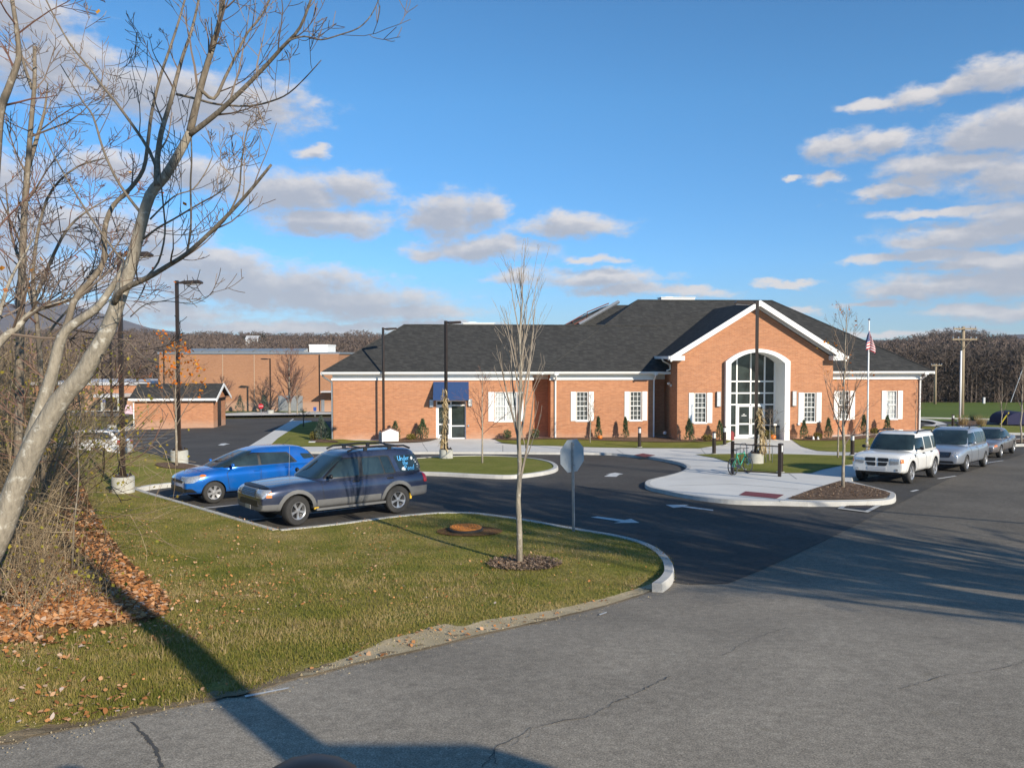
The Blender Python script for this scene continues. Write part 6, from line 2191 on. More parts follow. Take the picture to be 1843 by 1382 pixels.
q = P(868, 833, .12)
young_tree('young_tree', 'small bare sapling on the grass island beside the corn-wrapped lamp post', q, (833 - 668) / FPX * q.y, .04, .28, 13, 16, OPEN, fan=(24, 50), twigm='twig_red', blen=.42)
q = P(318, 840, .10)
young_tree('young_tree', 'sapling holding a few bright orange leaves before a lamp post', q, (840 - 612) / FPX * q.y, .045, .30, 14, 18, OPEN, fan=(22, 46), barkm='bark_pale', twigm='twig', blen=.38, leaves=('leaf_orange', 230, .13))
sheet('mulch_bed', [Vector((q.x + math.cos(a * .52) * .75, q.y + math.sin(a * .52) * .8, 0)) for a in range(12)], MT['mulch'], lambda x, y: lawn_h(x, y) + .03, .4)
q = P(1062, 797, .13)
young_tree('young_tree', 'tiny bare sapling before the left window pair, next to a pumpkin', q, (797 - 715) / FPX * q.y, .03, .35, 15, 12, OPEN, fan=(26, 50), twigm='twig', blen=.42)
q = P(1385, 829, .13)
young_tree('young_tree', 'little bare sapling between the bicycle rack and the arched entrance', q, (829 - 738) / FPX * q.y, .035, .42, 16, 10, OPEN, fan=(34, 62), twigm='twig', blen=.5)
q = P(1508, 824, .13)
young_tree('young_tree', 'bare sapling in the strip of grass behind the mulch bed tree', q, (824 - 690) / FPX * q.y, .04, .35, 17, 12, OPEN, fan=(20, 44), twigm='twig', blen=.4, leaves=('leaf_orange', 14, .09))
q = P(1648, 781, .13)
young_tree('young_tree', 'very thin bare sapling against the right end of the brick front', q, (781 - 690) / FPX * q.y, .028, .3, 18, 10, OPEN, fan=(18, 40), twigm='twig_red', blen=.35)
q = P(1838, 797, .15)
young_tree('young_tree', 'bare grey sapling at the right edge, standing in the far kerbed bed', q, (797 - 640) / FPX * q.y, .05, .3, 19, 14, FAST, fan=(10, 28), twigm='twig', blen=.4)
q = P(1802, 776, .12)
young_tree('young_tree', 'faint thin sapling on the side lawn left of the blue tent', q, (776 - 690) / FPX * q.y, .035, .3, 20, 10, FAST, fan=(10, 28), twigm='twig', blen=.4)
# round bare trees at the school
q = at(521, 742, 86); q.z = G(q.x, q.y)
young_tree('ornamental_tree', 'broad round bare tree with reddish twigs in front of the long brick hall', q, (745 - 636) / FPX * 86, .16, .12, 21, 30, dict(wob=.07, up=.05, rmin=.008, kids=[0, 4, 7], ang=(15, 40), len=(.35, .6), depth=2), fan=(16, 62), twigm='twig_red', blen=.62)
q = at(535, 742, 85); q.z = G(q.x, q.y)
young_tree('birch_tree', 'slim pale-stemmed bare tree beside the round bare tree', q, (743 - 690) / FPX * 85, .08, .3, 22, 16, OPEN, fan=(18, 46), barkm='bark_pale', twigm='twig', blen=.45)
q = at(402, 742, 84); q.z = G(q.x, q.y)
young_tree('ornamental_tree', 'reddish bare bushy tree just behind the gable of the brick outbuilding', q, (742 - 676) / FPX * 84, .12, .08, 23, 24, dict(wob=.07, up=.05, rmin=.008, kids=[0, 4, 6], ang=(15, 40), len=(.35, .6), depth=2), fan=(16, 60), twigm='twig_red', blen=.6)
q = P(546, 768, .13)
young_tree('young_tree', 'small dark sapling in the building shadow on the left corner lawn', q, (768 - 735) / FPX * q.y, .05, .4, 24, 10, OPEN, fan=(30, 60), barkm='bark_dark', twigm='twig', blen=.5)
q = at(149, 750, 70); q.z = G(q.x, q.y)
young_tree('ornamental_tree', 'dark crooked small tree in front of the annex, seen past the leaning trunk', q, 5.2, .16, .25, 25, 16, OPEN, fan=(30, 75), barkm='bark_dark', twigm='twig', blen=.5)

# ------------------------------------------------------------------ the big leaning tree on the left, limb by limb
UPT = dict(seg=6, wob=.085, up=.13, rmin=.0038, kids=[0, 3, 3], ang=(32, 66), len=(.40, .72), depth=2)
big = thing('leaning_tree', 'big bare tree with lichen-grey forked trunk leaning in from the left', 'tree', P(-60, 1075))
LEFTO = Vector(big.location)
trunk = MB(); limbs = MB(); tw = MB(); tips = []
rngb = random.Random(77)


def limb(mb, px, Y0, Y1, r0, r1, n=9, pw=1.0):
    m = len(px)
    pts = [at(x, y, Y0 + (Y1 - Y0) * i / (m - 1)) - LEFTO for i, (x, y) in enumerate(px)]
    pts = catmull(pts, 3)
    L = len(pts) - 1
    rad = [r0 + (r1 - r0) * (i / L) ** pw for i in range(L + 1)]
    rad = [r_ * (1 + .05 * noise.noise((i * .7, r0 * 50, 0))) for i, r_ in enumerate(rad)]
    mb.tube(pts, rad, n)
    return pts, rad


def clothe(pts, rad, cnt, lmin, lmax, depth=2, t0=.15):
    n = len(pts) - 1
    for j in range(cnt):
        t = t0 + (1 - t0) * (j + rngb.random()) / cnt
        i = min(n - 1, int(t * n)); c = pts[i].lerp(pts[i + 1], t * n - i)
        ax = (pts[i + 1] - pts[i]).normalized()
        o = ax.orthogonal().normalized()
        o = Matrix.Rotation(rngb.uniform(0, 2 * PI), 3, ax) @ o
        ang = R(rngb.uniform(28, 62))
        d = (ax * math.cos(ang) + o * math.sin(ang) + Vector((0, 0, .12))).normalized()
        grow(tw, tips, rngb, c, d, rngb.uniform(lmin, lmax) * (1.15 - .5 * t), min(rad[i] * .5, .022), depth, UPT)


p, r = limb(trunk, [(-75, 1100), (-40, 1035), (0, 958), (26, 885), (65, 795), (108, 721), (143, 682), (165, 645), (187, 608), (203, 570), (217, 530), (234, 484), (250, 420), (270, 352), (297, 318), (324, 273), (342, 238)], 9.6, 9.3, .178, .043, 12, .62)
p, r = limb(trunk, [(45, 825), (66, 758), (80, 715), (95, 668), (107, 618), (122, 592), (150, 572), (176, 553), (198, 522), (214, 498), (226, 470)], 9.55, 9.55, .088, .030, 10, .8)
tr_ob = link(trunk.mesh('trunk'), 'trunk', MT['bark'], big, smooth=True)
LIMBS = [([(342, 238), (352, 195), (367, 137), (385, 78), (395, 39), (404, -10), (410, -60)], 9.3, 9.0, .055, .018, 10),
         ([(112, 605), (122, 580), (130, 550), (142, 528), (165, 503), (187, 469), (188, 414), (203, 371), (234, 340), (258, 305), (266, 258), (273, 203), (289, 137), (309, 78), (324, 31), (338, -20)], 9.6, 10.6, .055, .012, 7),
         ([(283, 335), (282, 300), (290, 240), (308, 180), (318, 140), (331, 95), (345, 55), (360, -10)], 9.3, 9.9, .045, .014, 8),
         ([(340, 244), (383, 211), (422, 176), (469, 129), (508, 86), (540, 50), (563, -10)], 9.3, 8.4, .042, .012, 9),
         ([(505, 90), (520, 74), (548, 66), (578, 72), (612, 63), (645, 51), (668, 28), (684, -5)], 8.45, 8.1, .012, .005, 4),
         ([(360, 160), (385, 178), (405, 140), (425, 100), (445, 60), (470, 30), (490, -10)], 9.2, 9.5, .026, .010, 6),
         ([(206, 545), (219, 523), (266, 500), (300, 480), (336, 457), (375, 422), (418, 379), (453, 340), (488, 297)], 9.35, 8.2, .046, .014, 9),
         ([(336, 457), (341, 430), (344, 395), (343, 330), (345, 290), (344, 248)], 8.9, 8.8, .017, .008, 3),
         ([(262, 500), (285, 472), (297, 420), (294, 370), (289, 320), (287, 285)], 9.2, 9.0, .016, .007, 3),
         ([(412, 385), (430, 345), (434, 300), (440, 258), (450, 215)], 8.5, 8.3, .013, .006, 3),
         ([(284, 308), (270, 275), (250, 242), (211, 188), (180, 150), (156, 117), (125, 78), (94, 23), (80, -8)], 9.4, 10.4, .026, .008, 9),
         ([(252, 382), (215, 332), (187, 273), (168, 211), (150, 185), (137, 164), (109, 117)], 9.4, 10.6, .022, .006, 8),
         ([(242, 470), (223, 470), (184, 422), (145, 363), (113, 309), (92, 270), (78, 238)], 9.4, 10.8, .020, .006, 7),
         ([(258, 430), (285, 410), (312, 395), (359, 367), (390, 350), (414, 332)], 9.3, 8.6, .017, .006, 6),
         ([(270, 395), (300, 365), (320, 350), (348, 340), (370, 310), (383, 281)], 9.3, 9.7, .014, .006, 5),
         ([(318, 170), (352, 178), (391, 188), (449, 191), (490, 182), (520, 168), (550, 140), (578, 109)], 9.8, 8.6, .020, .005, 7),
         ([(182, 640), (205, 628), (225, 612), (255, 640), (285, 655)], 9.4, 9.0, .012, .004, 3),
         ([(235, 570), (262, 548), (300, 542), (340, 545), (385, 528)], 9.3, 8.9, .009, .003, 3)]
for (px, Y0, Y1, r0, r1, cnt) in LIMBS:
    p, r = limb(limbs, px, Y0, Y1, r0 * .80, r1 * .95, 7)
    clothe(p, r, int(cnt * .85), .45, 1.15)
limbs.build('limbs', MT['bark_limb'], big, smooth=True)
tw.build('twigs', MT['twig'], big)
leaf_mb(rngb, tips, 8, .07).build('leaves', MT['leaf_orange'], big)

# thinner trees behind it at the left margin
UPM = dict(wob=.12, up=.06, rmin=.006, kids=[0, 3, 5], ang=(25, 58), len=(.4, .7), depth=2)


def margin_tree(label, px, Y0, Y1, r0, r1, seed, cnt, extra=(), barkm='bark_limb', leaf=0):
    global rngb
    rngb = random.Random(seed)
    b = at(px[0][0], px[0][1], Y0)
    t = thing('woodland_tree', label, 'tree', b, 0, 'bare trees crowding the left margin')
    mb = MB(); tww = MB(); tp = []
    def lim(pp, a0, a1, ra, rb):
        m = len(pp)
        pts = catmull([at(x, y, a0 + (a1 - a0) * i / (m - 1)) - b for i, (x, y) in enumerate(pp)], 3)
        L = len(pts) - 1
        rad = [ra + (rb - ra) * i / L for i in range(L + 1)]
        mb.tube(pts, rad, 7)
        return pts, rad
    sets = [(lim(px, Y0, Y1, r0, r1), cnt)]
    for (pp, ra, rb, c) in extra:
        sets.append((lim(pp, Y0 + .3, Y1 + .8, ra, rb), c))
    for ((pts, rad), c) in sets:
        n = len(pts) - 1
        for j in range(c):
            tt = .25 + .75 * (j + rngb.random()) / c
            i = min(n - 1, int(tt * n)); q = pts[i].lerp(pts[i + 1], tt * n - i)
            ax = (pts[i + 1] - pts[i]).normalized()
            o = Matrix.Rotation(rngb.uniform(0, 2 * PI), 3, ax) @ ax.orthogonal().normalized()
            ang = R(rngb.uniform(28, 65))
            grow(tww, tp, rngb, q, (ax * math.cos(ang) + o * math.sin(ang)).normalized(), rngb.uniform(.8, 2.0) * (1.2 - .6 * tt), min(.022, rad[i] * .45), 2, UPM)
    link(mb.mesh('trunk'), 'trunk', MT[barkm], t, smooth=True)
    tww.build('crown', MT['twig_red' if seed % 2 else 'twig'], t)
    if leaf:
        leaf_mb(rngb, tp, leaf, .09, .12).build('leaves', MT['leaf_orange'], t)


margin_tree('pale thick bare tree cut by the left edge of the view', [(-40, 1000), (-35, 700), (-22, 480), (-8, 300), (0, 205), (14, 162), (28, 124), (34, 96), (28, 40), (18, -20)], 14, 14, .10, .03, 31, 5, [([(-15, 360), (-30, 200), (-40, 100)], .10, .04, 5)])
margin_tree('pale upright bare tree with a broken top just inside the left edge', [(30, 960), (34, 760), (36, 600), (40, 470), (44, 380), (50, 300), (56, 220), (62, 150), (62, 84)], 15, 15.2, .085, .03, 32, 7, [([(48, 310), (66, 250), (80, 200), (86, 150)], .05, .012, 6), ([(58, 160), (44, 120), (38, 95)], .035, .02, 3)])
margin_tree('slim bare tree with reddish twigs spreading behind the leaning trunk', [(80, 960), (78, 780), (70, 620), (62, 540), (60, 480), (72, 400), (95, 340), (140, 300), (190, 285)], 16, 16.5, .06, .012, 33, 9, [([(64, 560), (40, 480), (20, 420), (10, 330)], .05, .012, 10), ([(62, 540), (110, 430), (150, 385), (210, 350)], .04, .01, 12), ([(70, 620), (120, 560), (165, 520), (210, 500)], .03, .008, 8)], leaf=40)
margin_tree('crooked low bare tree whose limb crosses the left margin', [(-60, 700), (0, 615), (30, 590), (60, 560), (110, 545), (150, 530)], 12, 12.5, .07, .02, 34, 12, [([(-20, 640), (0, 560), (20, 500), (60, 430)], .05, .01, 9)], barkm='bark', leaf=12)
# thin foreground sapling
margin_tree('thin pale sapling standing in the brush before the mound', [(130, 1022), (133, 950), (138, 900), (142, 850), (140, 800), (146, 760), (140, 700)], 12.4, 12.6, .016, .006, 35, 6)

# ------------------------------------------------------------------ shrubs and small things by the building


def conifer(name, label, q, h, w, seed, mat='juniper', group='clipped conical evergreens along the brick front', n=620):
    rng = random.Random(seed)
    mb = MB()
    for _ in range(n):
        f = rng.random() ** .75
        rr = w * (1 - f) ** .72 * (.25 + .75 * math.sqrt(rng.random())) * (1 + .18 * math.sin(f * 9 + seed))
        a = rng.uniform(0, 2 * PI)
        c = Vector((rr * math.cos(a), rr * math.sin(a), .05 + f * h * .97))
        d = Vector((math.cos(a) * .5, math.sin(a) * .5, 1.2)).normalized()
        d = (d + Vector((rng.gauss(0, .3), rng.gauss(0, .3), rng.gauss(0, .2)))).normalized()
        e = d.orthogonal().normalized(); e = Matrix.Rotation(rng.uniform(0, PI), 3, d) @ e
        l = h * rng.uniform(.06, .13); ww = l * .28
        mb.quad(c - e * ww * .6, c + e * ww * .6, c + d * l)
    t = thing(name, label, 'shrub', q, 0, group)
    mb.build('foliage', MT[mat], t)
    st = MB(); st.tube([(0, 0, -.1), (0, 0, h * .7)], [.035, .012], 5); st.build('stem', MT['bark_dark'], t)
    return t


def roundbush(name, label, q, h, w, seed, mat='bush_gold', n=420, group=None, size=.09):
    rng = random.Random(seed)
    mb = MB()
    for _ in range(n):
        d = Vector((rng.gauss(0, 1), rng.gauss(0, 1), rng.gauss(0, 1))).normalized() * rng.random() ** .4
        c = Vector((d.x * w, d.y * w, h * .5 + d.z * h * .5))
        mb.quad(*rnd_quad(rng, c, size, .6))
    t = thing(name, label, 'shrub', q, 0, group)
    mb.build('foliage', MT[mat], t)
    st = MB()
    for k in range(5):
        a = k * 1.3
        st.tube([(0, 0, -.08), (math.cos(a) * w * .4, math.sin(a) * w * .4, h * .6)], [.015, .006], 4)
    st.build('stem', MT['bark_dark'], t)
    return t


SHR = [(711, -.75, 789, 757, .36, 'conical evergreen left of the blue awning, nearer the lamp post'), (760, -.75, 793, 757, .42, 'conical evergreen left of the blue awning, nearer the door'),
       (577, -.6, 797, 756, .40, 'pointed evergreen off the shaded left corner of the brick office'),
       (1077, -.8, 788, 750, .22, 'slim evergreen between the two middle windows, by the pumpkin'), (1126, -.8, 788, 751, .22, 'slim evergreen below the second middle window'),
       (1241, vP - .9, 795, 756, .32, 'conical evergreen left below the window beside the arched entrance'), (1296, vP - .8, 790, 755, .28, 'tall evergreen hard by the left foot of the arch'),
       (1448, vP - .7, 790, 756, .28, 'conical evergreen right of the arch below the window'), (1492, vP - .6, 789, 753, .26, 'slim evergreen at the right corner of the entrance gable'),
       (1556, -.8, 784, 750, .24, 'slim evergreen beside the flagpole'), (1598, -.8, 781, 750, .27, 'slim evergreen under the last window on the right')]
for i, (px, v, yb, yt, w, lab) in enumerate(SHR):
    u = fu(px, v); q = BW(u, v); q.z = G(q.x, q.y) + HC + .03
    h = (yb - yt) / FPX * q.y * 1.0
    conifer('evergreen_shrub', lab, q, h, w * 1.2, i + 3, mat='juniper' if i != 2 else 'juniper_blue', n=620 if i > 2 else 800)
for i, (px, v, h, w, mat, lab) in enumerate([(740, -.7, .42, .34, 'bush_gold', 'low gold bush between the two evergreens left of the awning'), (913, -.7, .65, .33, 'juniper', 'round green bush below the wide window, left one'),
                                             (963, -.4, .68, .33, 'juniper', 'round green bush below the wide window, right one by the recess'), (1273, vP - .7, .45, .36, 'bush_gold', 'low gold bush left of the arched entrance'),
                                             (1383, vP + .35, .62, .42, 'bush_gold', 'potted gold chrysanthemum inside the arched entrance'), (1473, vP - .6, .5, .3, 'bush_gold', 'low gold bush between the evergreens right of the arch'),
                                             (1575, -.6, .4, .3, 'bush_gold', 'low gold bush right of the flagpole'), (564, -.4, .6, .3, 'bush_gold', 'yellowish bush in the shadow at the left corner of the office')]):
    u = fu(px, v); q = BW(u, v); q.z = G(q.x, q.y) + HC + .02
    roundbush('low_bush', lab, q, h, w, i + 40, mat, group='low bushes along the brick front')
for i, (px, w, lab) in enumerate([(398, .75, 'blue-grey evergreen at the foot of the brick hall, nearest the outbuilding'), (432, .6, 'blue-grey evergreen standing alone at the foot of the brick hall'), (476, .6, 'blue-grey evergreen behind the red round-topped sign')]):
    q = at(px, 740, 90); q.z = G(q.x, q.y)
    conifer('blue_evergreen', lab, q, 1.95, w, i + 60, 'juniper_blue', 'blue evergreens by the brick hall', 500)


def pumpkin(px, v, r, lab):
    u = fu(px, v); q = BW(u, v); q.z = G(q.x, q.y) + HC + .03
    t = thing('pumpkin', lab, 'pumpkin', q, 0, 'pumpkins by the brick front')
    mb = MB(); n = 40; prof = [(.15, .0), (.62, .06), (.95, .32), (1, .55), (.9, .8), (.6, 1.0), (.2, .98), (.05, .9)]
    for (rr, z) in prof:
        for k in range(n):
            a = 2 * PI * k / n
            m_ = 1 - .07 * abs(math.sin(a * 4.5)) ** .5 * 0 - .06 * (0.5 + .5 * math.cos(a * 9))
            mb.v.append((rr * r * m_ * math.cos(a), rr * r * m_ * math.sin(a), z * r * 1.45))
    for i in range(len(prof) - 1):
        for k in range(n):
            mb.f.append((i * n + k, i * n + (k + 1) % n, (i + 1) * n + (k + 1) % n, (i + 1) * n + k)); mb.mi.append(0)
    mb.build('skin', MT['pumpkin'], t, smooth=True)
    s = MB(); s.tube([(0, 0, r * 1.3), (.01, 0, r * 1.6), (.04, .01, r * 1.75)], [.025, .02, .022], 6); s.build('stalk', MT['wood'], t)


pumpkin(1080, -1.15, .17, 'orange pumpkin on the mulch between the middle windows')
pumpkin(1392, vP + .1, .21, 'big orange pumpkin on the step inside the arched entrance')
# bollard lights


def bollard():
    t = thing('bollard_light', 'x', 'bollard')
    mb = MB(); mb.lathe([(.16, -.1), (.16, .05)], 16); mb.build('footing', MT['footing'], t)
    mb = MB(); mb.lathe([(.10, .05), (.10, .76)], 16); link(mb.mesh('post'), 'post', MT['bronze'], t, smooth='auto')
    mb = MB(); mb.lathe([(.085, .76), (.085, 1.0)], 16); link(mb.mesh('lens'), 'lens', MT['lamp_lens'], t, smooth='auto')
    mb = MB(); mb.lathe([(.105, 1.0), (.105, 1.05), (.06, 1.07)], 16)
    for k in range(3):
        a = k * 2.1
        mb.tube([(math.cos(a) * .092, math.sin(a) * .092, .76), (math.cos(a) * .092, math.sin(a) * .092, 1.0)], .008, 4)
    link(mb.mesh('cap'), 'cap', MT['bronze'], t, smooth='auto')
    return t


b0 = bollard()
for i, (px, py, pt, lab) in enumerate([(1151, 805.5, 768, 'bollard light in the grass strip below the second middle window'), (1285, 817.5, 776, 'bollard light at the fork of the walk left of the bicycle rack'),
                                   (1304, 801.5, 767, 'bollard light beside the left foot of the arch'), (1404.5, 851, 797, 'bollard light right behind the end post of the bicycle rack'),
                                   (1534, 819.5, 781, 'bollard light on the grass behind the thin mulch-bed tree'), (1715, 768, 746, 'bollard light far right, out by the tall white pole')]):
    q = P(px, py, .12)
    o = b0 if i == 0 else dup(b0)
    o.location = q; o.scale = (1, 1, (py - pt) / FPX * q.y / 1.07)
    o['label'] = lab; o['group'] = 'bollard lights along the walks'

# bicycle rack
ra, rb_ = P(1318, 853, HC), P(1403, 857.5, HC)
rz = math.atan2(rb_.y - ra.y, rb_.x - ra.x); RL = (rb_ - ra).length
rack = thing('bicycle_rack', 'dark bronze two-post bicycle rail before the lamp post', 'bicycle rack', ra, rz)
hh = (857 - 798) / FPX * ra.y
for x in (0, RL):
    mb = MB(); mb.box(x - .055, x + .055, -.055, .055, -.03, hh); mb.box(x - .06, x + .06, -.06, .06, hh, hh + .015); mb.box(x - .12, x + .12, -.12, .12, .0, .015); mb.build('post', MT['bronze'], rack)
for z in (hh - .09, .16):
    mb = MB(); mb.tube([(.056, 0, z), (RL - .056, 0, z)], .022, 8); mb.build('rail', MT['bronze'], rack)
for i, px in enumerate((1338, 1360.5, 1384)):
    q = P(px, 833, HC)
    t = thing('rack_hoop', ['slim grey hoop of the rack behind the bicycle', 'slim grey hoop of the rack behind the corn stalks', 'slim grey hoop of the rack around the little sapling'][i], 'bicycle rack', q, 0, 'thin metal hoops behind the lamp post drum')
    mb = MB(); w_ = .145; h1 = (833 - 797) / FPX * q.y
    pts = [(-w_, 0, 0), (-w_, 0, h1 - w_)] + [(-w_ * math.cos(a * PI / 8), 0, h1 - w_ + w_ * math.sin(a * PI / 8)) for a in range(1, 8)] + [(w_, 0, h1 - w_), (w_, 0, 0)]
    mb.tube(pts, .02, 6); mb.build('tube', MT['steel'], t, smooth=True)

# bicycle leaning on the rail
bc = P(1334, 853, HC)
bike = thing('bicycle', 'green bicycle with silver chain guard leaning at the rack', 'bicycle', bc, R(38))
GREEN = paint_mat('green_bike_paint', (0.02, 0.30, 0.18), metal=.2)
for x in (-.52, .52):
    w = thing('wheel', None, None); w.parent = bike; w.location = (x, 0, .33)
    ty = MB(); n = 28
    ring_ = [(math.cos(2 * PI * k / n) * .32, 0, math.sin(2 * PI * k / n) * .32) for k in range(n + 1)]
    ty.tube(ring_, .021, 6); ty.build('tyre', MT['rubber'], w, smooth=True)
    rm = MB(); rm.tube([(p_[0] * .93, 0, p_[2] * .93) for p_ in ring_], .009, 5)
    for k in range(12):
        a = 2 * PI * k / 12
        rm.tube([(0, .02 * (-1) ** k, 0), (math.cos(a) * .295, 0, math.sin(a) * .295)], .002, 3)
    rm.lathe([(.02, -.04), (.02, .04)], 8, Matrix.Rotation(PI / 2, 4, 'X')); rm.build('rim', MT['chrome'], w)
fr2 = MB()
S_, Hd, BB, Rr, Fr = Vector((-.20, 0, .78)), Vector((.34, 0, .80)), Vector((-.05, 0, .30)), Vector((-.52, 0, .33)), Vector((.52, 0, .33))
for a_, b_ in ((S_, Hd - Vector((0, 0, .03))), (Hd - Vector((-.02, 0, .12)), BB), (S_, BB)):
    fr2.tube([a_, b_], .024, 8)
for s in (-1, 1):
    fr2.tube([BB, Rr + Vector((0, .05 * s, 0))], .013, 6); fr2.tube([S_ - Vector((-.02, 0, .06)), Rr + Vector((0, .05 * s, 0))], .012, 6)
    fr2.tube([Hd + Vector((.02, 0, -.1)), Hd + Vector((.05, .05 * s, -.2)), Fr + Vector((0, .05 * s, 0))], .014, 6)
fr2.tube([Hd + Vector((-.02, 0, .05)), Hd + Vector((.03, 0, -.14))], .026, 8)
fr2.build('frame', GREEN, bike, smooth=True)
sd_ = MB(); sd_.tube([S_, S_ + Vector((-.03, 0, .16))], .013, 6); sd_.prism([(-.36, .93), (-.36, .975), (-.2, .97), (-.06, .965), (-.05, .945), (-.2, .93)], 'y', -.06, .06); sd_.build('saddle', BK, bike, bevel=.015)
hb = MB(); hb.tube([Hd + Vector((-.02, 0, .05)), Hd + Vector((-.03, 0, .16))], .014, 6); hb.tube([(.22, -.29, .98), (.30, -.2, .965), (.33, 0, .96), (.30, .2, .965), (.22, .29, .98)], .013, 6); hb.build('handlebar', BK, bike)
cg = MB(); cg.lathe([(.09, -.04), (.10, -.035), (.10, -.03), (.09, -.025)], 20, Matrix.Translation(BB) @ Matrix.Rotation(PI / 2, 4, 'X')); cg.prism([(-.07, .36), (-.5, .37), (-.5, .34), (-.07, .24)], 'y', -.055, -.045); cg.build('chain_guard', MT['chrome'], bike)
pd = MB()
pd.tube([BB + Vector((0, -.08, 0)), BB + Vector((.12, -.09, -.12))], .01, 5); pd.box(.03, .13, -.18, -.09, .165, .185); pd.tube([BB + Vector((0, .08, 0)), BB + Vector((-.12, .09, .12))], .01, 5); pd.box(-.22, -.12, .09, .18, .41, .43)
pd.build('pedals', MT['steel'], bike)
bike.rotation_euler = (R(-6), 0, R(42))

# flagpole and flag
q = P(1560.5, 818, HC); fh = (818 - 577) / FPX * q.y
fp = thing('flagpole', 'slim white metal flagpole with a ball finial before the right windows', 'flagpole', q)
mb = MB(); mb.tube([(0, 0, 0), (0, 0, fh)], [.055, .03], 12); link(mb.mesh('pole'), 'pole', MT['white'], fp, smooth=True)
mb = MB(); mb.lathe([(.005, fh), (.05, fh + .03), (.06, fh + .07), (.04, fh + .11), (.005, fh + .13)], 12); mb.build('finial', MT['chrome'], fp)
mb = MB(); mb.lathe([(.13, 0), (.12, .05), (.07, .06)], 14); mb.build('collar', MT['steel'], fp)
mb = MB(); rg = random.Random(5)
for k in range(40):
    z = rg.uniform(.2, 1.1); a = rg.uniform(0, 6.3)
    mb.quad(*rnd_quad(rg, Vector((math.cos(a) * .1, math.sin(a) * .1, z)), .14, .6))
o = mb.build('dried_leaf_bundle', MT['corn']); o.location = q; tag(o, 'dried orange leaf garland round the foot of the flagpole', 'garland')
flag = bpy.data.objects.new('flag', None); COL.objects.link(flag); flag.location = q
tag(flag, 'limp striped flag with a blue starred corner hanging from the flagpole', 'flag')
zt, hz = fh - .5, .95
NX, NZ = 26, 26


def flagpt(s, t):
    """s along the fly 0..1, t from top 0..1; hanging limp, gathered in folds"""
    x = -.02 - s * .30 + .12 * math.sin(s * 7) if False else (.04 + s * .34 * (1 if True else 0)) * 1
    fold = math.sin(s * 15.0 + t * 2.2)
    X = -.24 + .56 * s + .05 * fold * (.3 + t)
    Y = -.09 + .09 * math.cos(s * 11 + t) * (.3 + .7 * t)
    Z = zt - .10 * abs(s - .43) - t * hz * (1.0 - .25 * abs(s - .4)) - max(0, s - .40) * .75 - max(0, .40 - s) * .45
    return Vector((X * (.45 + .55 * min(1, t * 1.6)), Y, Z))


cloth = MB()
for j in range(NZ + 1):
    for i in range(NX + 1):
        cloth.v.append(tuple(flagpt(i / NX, j / NZ)))
for j in range(NZ):
    for i in range(NX):
        a = j * (NX + 1) + i
        cloth.f.append((a, a + 1, a + NX + 2, a + NX + 1))
        st_ = int(j / NZ * 13)
        cloth.mi.append(2 if (i < NX * .42 and j < NZ * .54) else (0 if st_ % 2 == 0 else 1))
cloth.build('cloth', [M('flag_red', (0.42, 0.03, 0.04), .8), M('flag_white', (0.72, 0.70, 0.68), .8), M('flag_blue', (0.02, 0.03, 0.13), .8)], flag, smooth=True)
stars = MB()
for r_ in range(5):
    for c_ in range(6):
        s_, t_ = .04 + .36 * c_ / 5, .05 + .44 * r_ / 4
        p0 = flagpt(s_, t_); p1 = flagpt(s_ + .01, t_); p2 = flagpt(s_, t_ + .01)
        e1 = (p1 - p0).normalized(); e2 = (p2 - p0).normalized(); nn = e1.cross(e2).normalized()
        for sg in (-1, 1):
            pts = []
            for k in range(10):
                rr_2 = .02 if k % 2 == 0 else .008
                pts.append(p0 + nn * .004 * sg + e1 * rr_2 * math.sin(k * PI / 5) - e2 * rr_2 * math.cos(k * PI / 5))
            stars.quad(*pts)
stars.build('stars', bpy.data.materials['flag_white'], flag)

# back of a stop sign on its galvanised post
q = P(1032.5, 958, .1); sgn = thing('traffic_sign', 'grey back of an octagonal road sign on a slim post at the kerb', 'road sign', q, R(36))
L_ = (958 - 789) / FPX * q.y
mb = MB(); mb.box(-.035, .035, -.012, .012, -.2, L_ - .06); mb.box(-.012, .012, -.03, -.012, -.2, L_ - .06); p_ob = mb.build('post', MT['steel'], sgn)
mb = MB(); rr_3 = .38; oc = [(rr_3 / math.cos(PI / 8) * math.cos(PI / 8 + k * PI / 4), L_ - rr_3 + rr_3 / math.cos(PI / 8) * math.sin(PI / 8 + k * PI / 4)) for k in range(8)]
mb.prism(oc, 'y', .013, .017); mb.build('plate_back', MT['alu'], sgn)
mb = MB(); mb.prism([(x * .99, (z - (L_ - rr_3)) * .99 + L_ - rr_3) for x, z in oc], 'y', .0172, .019); mb.build('plate_face', M('sign_red', (0.45, 0.012, 0.02), .4), sgn)
mb = MB()
for z in (L_ - .12, L_ - .6):
    mb.lathe([(.014, -.0), (.014, .012)], 6, Matrix.Translation((0, -.03, z)) @ Matrix.Rotation(PI / 2, 4, 'X'))
mb.build('bolt', MT['chrome'], sgn)
sgn.rotation_euler = (0, R(-1.3), R(40))

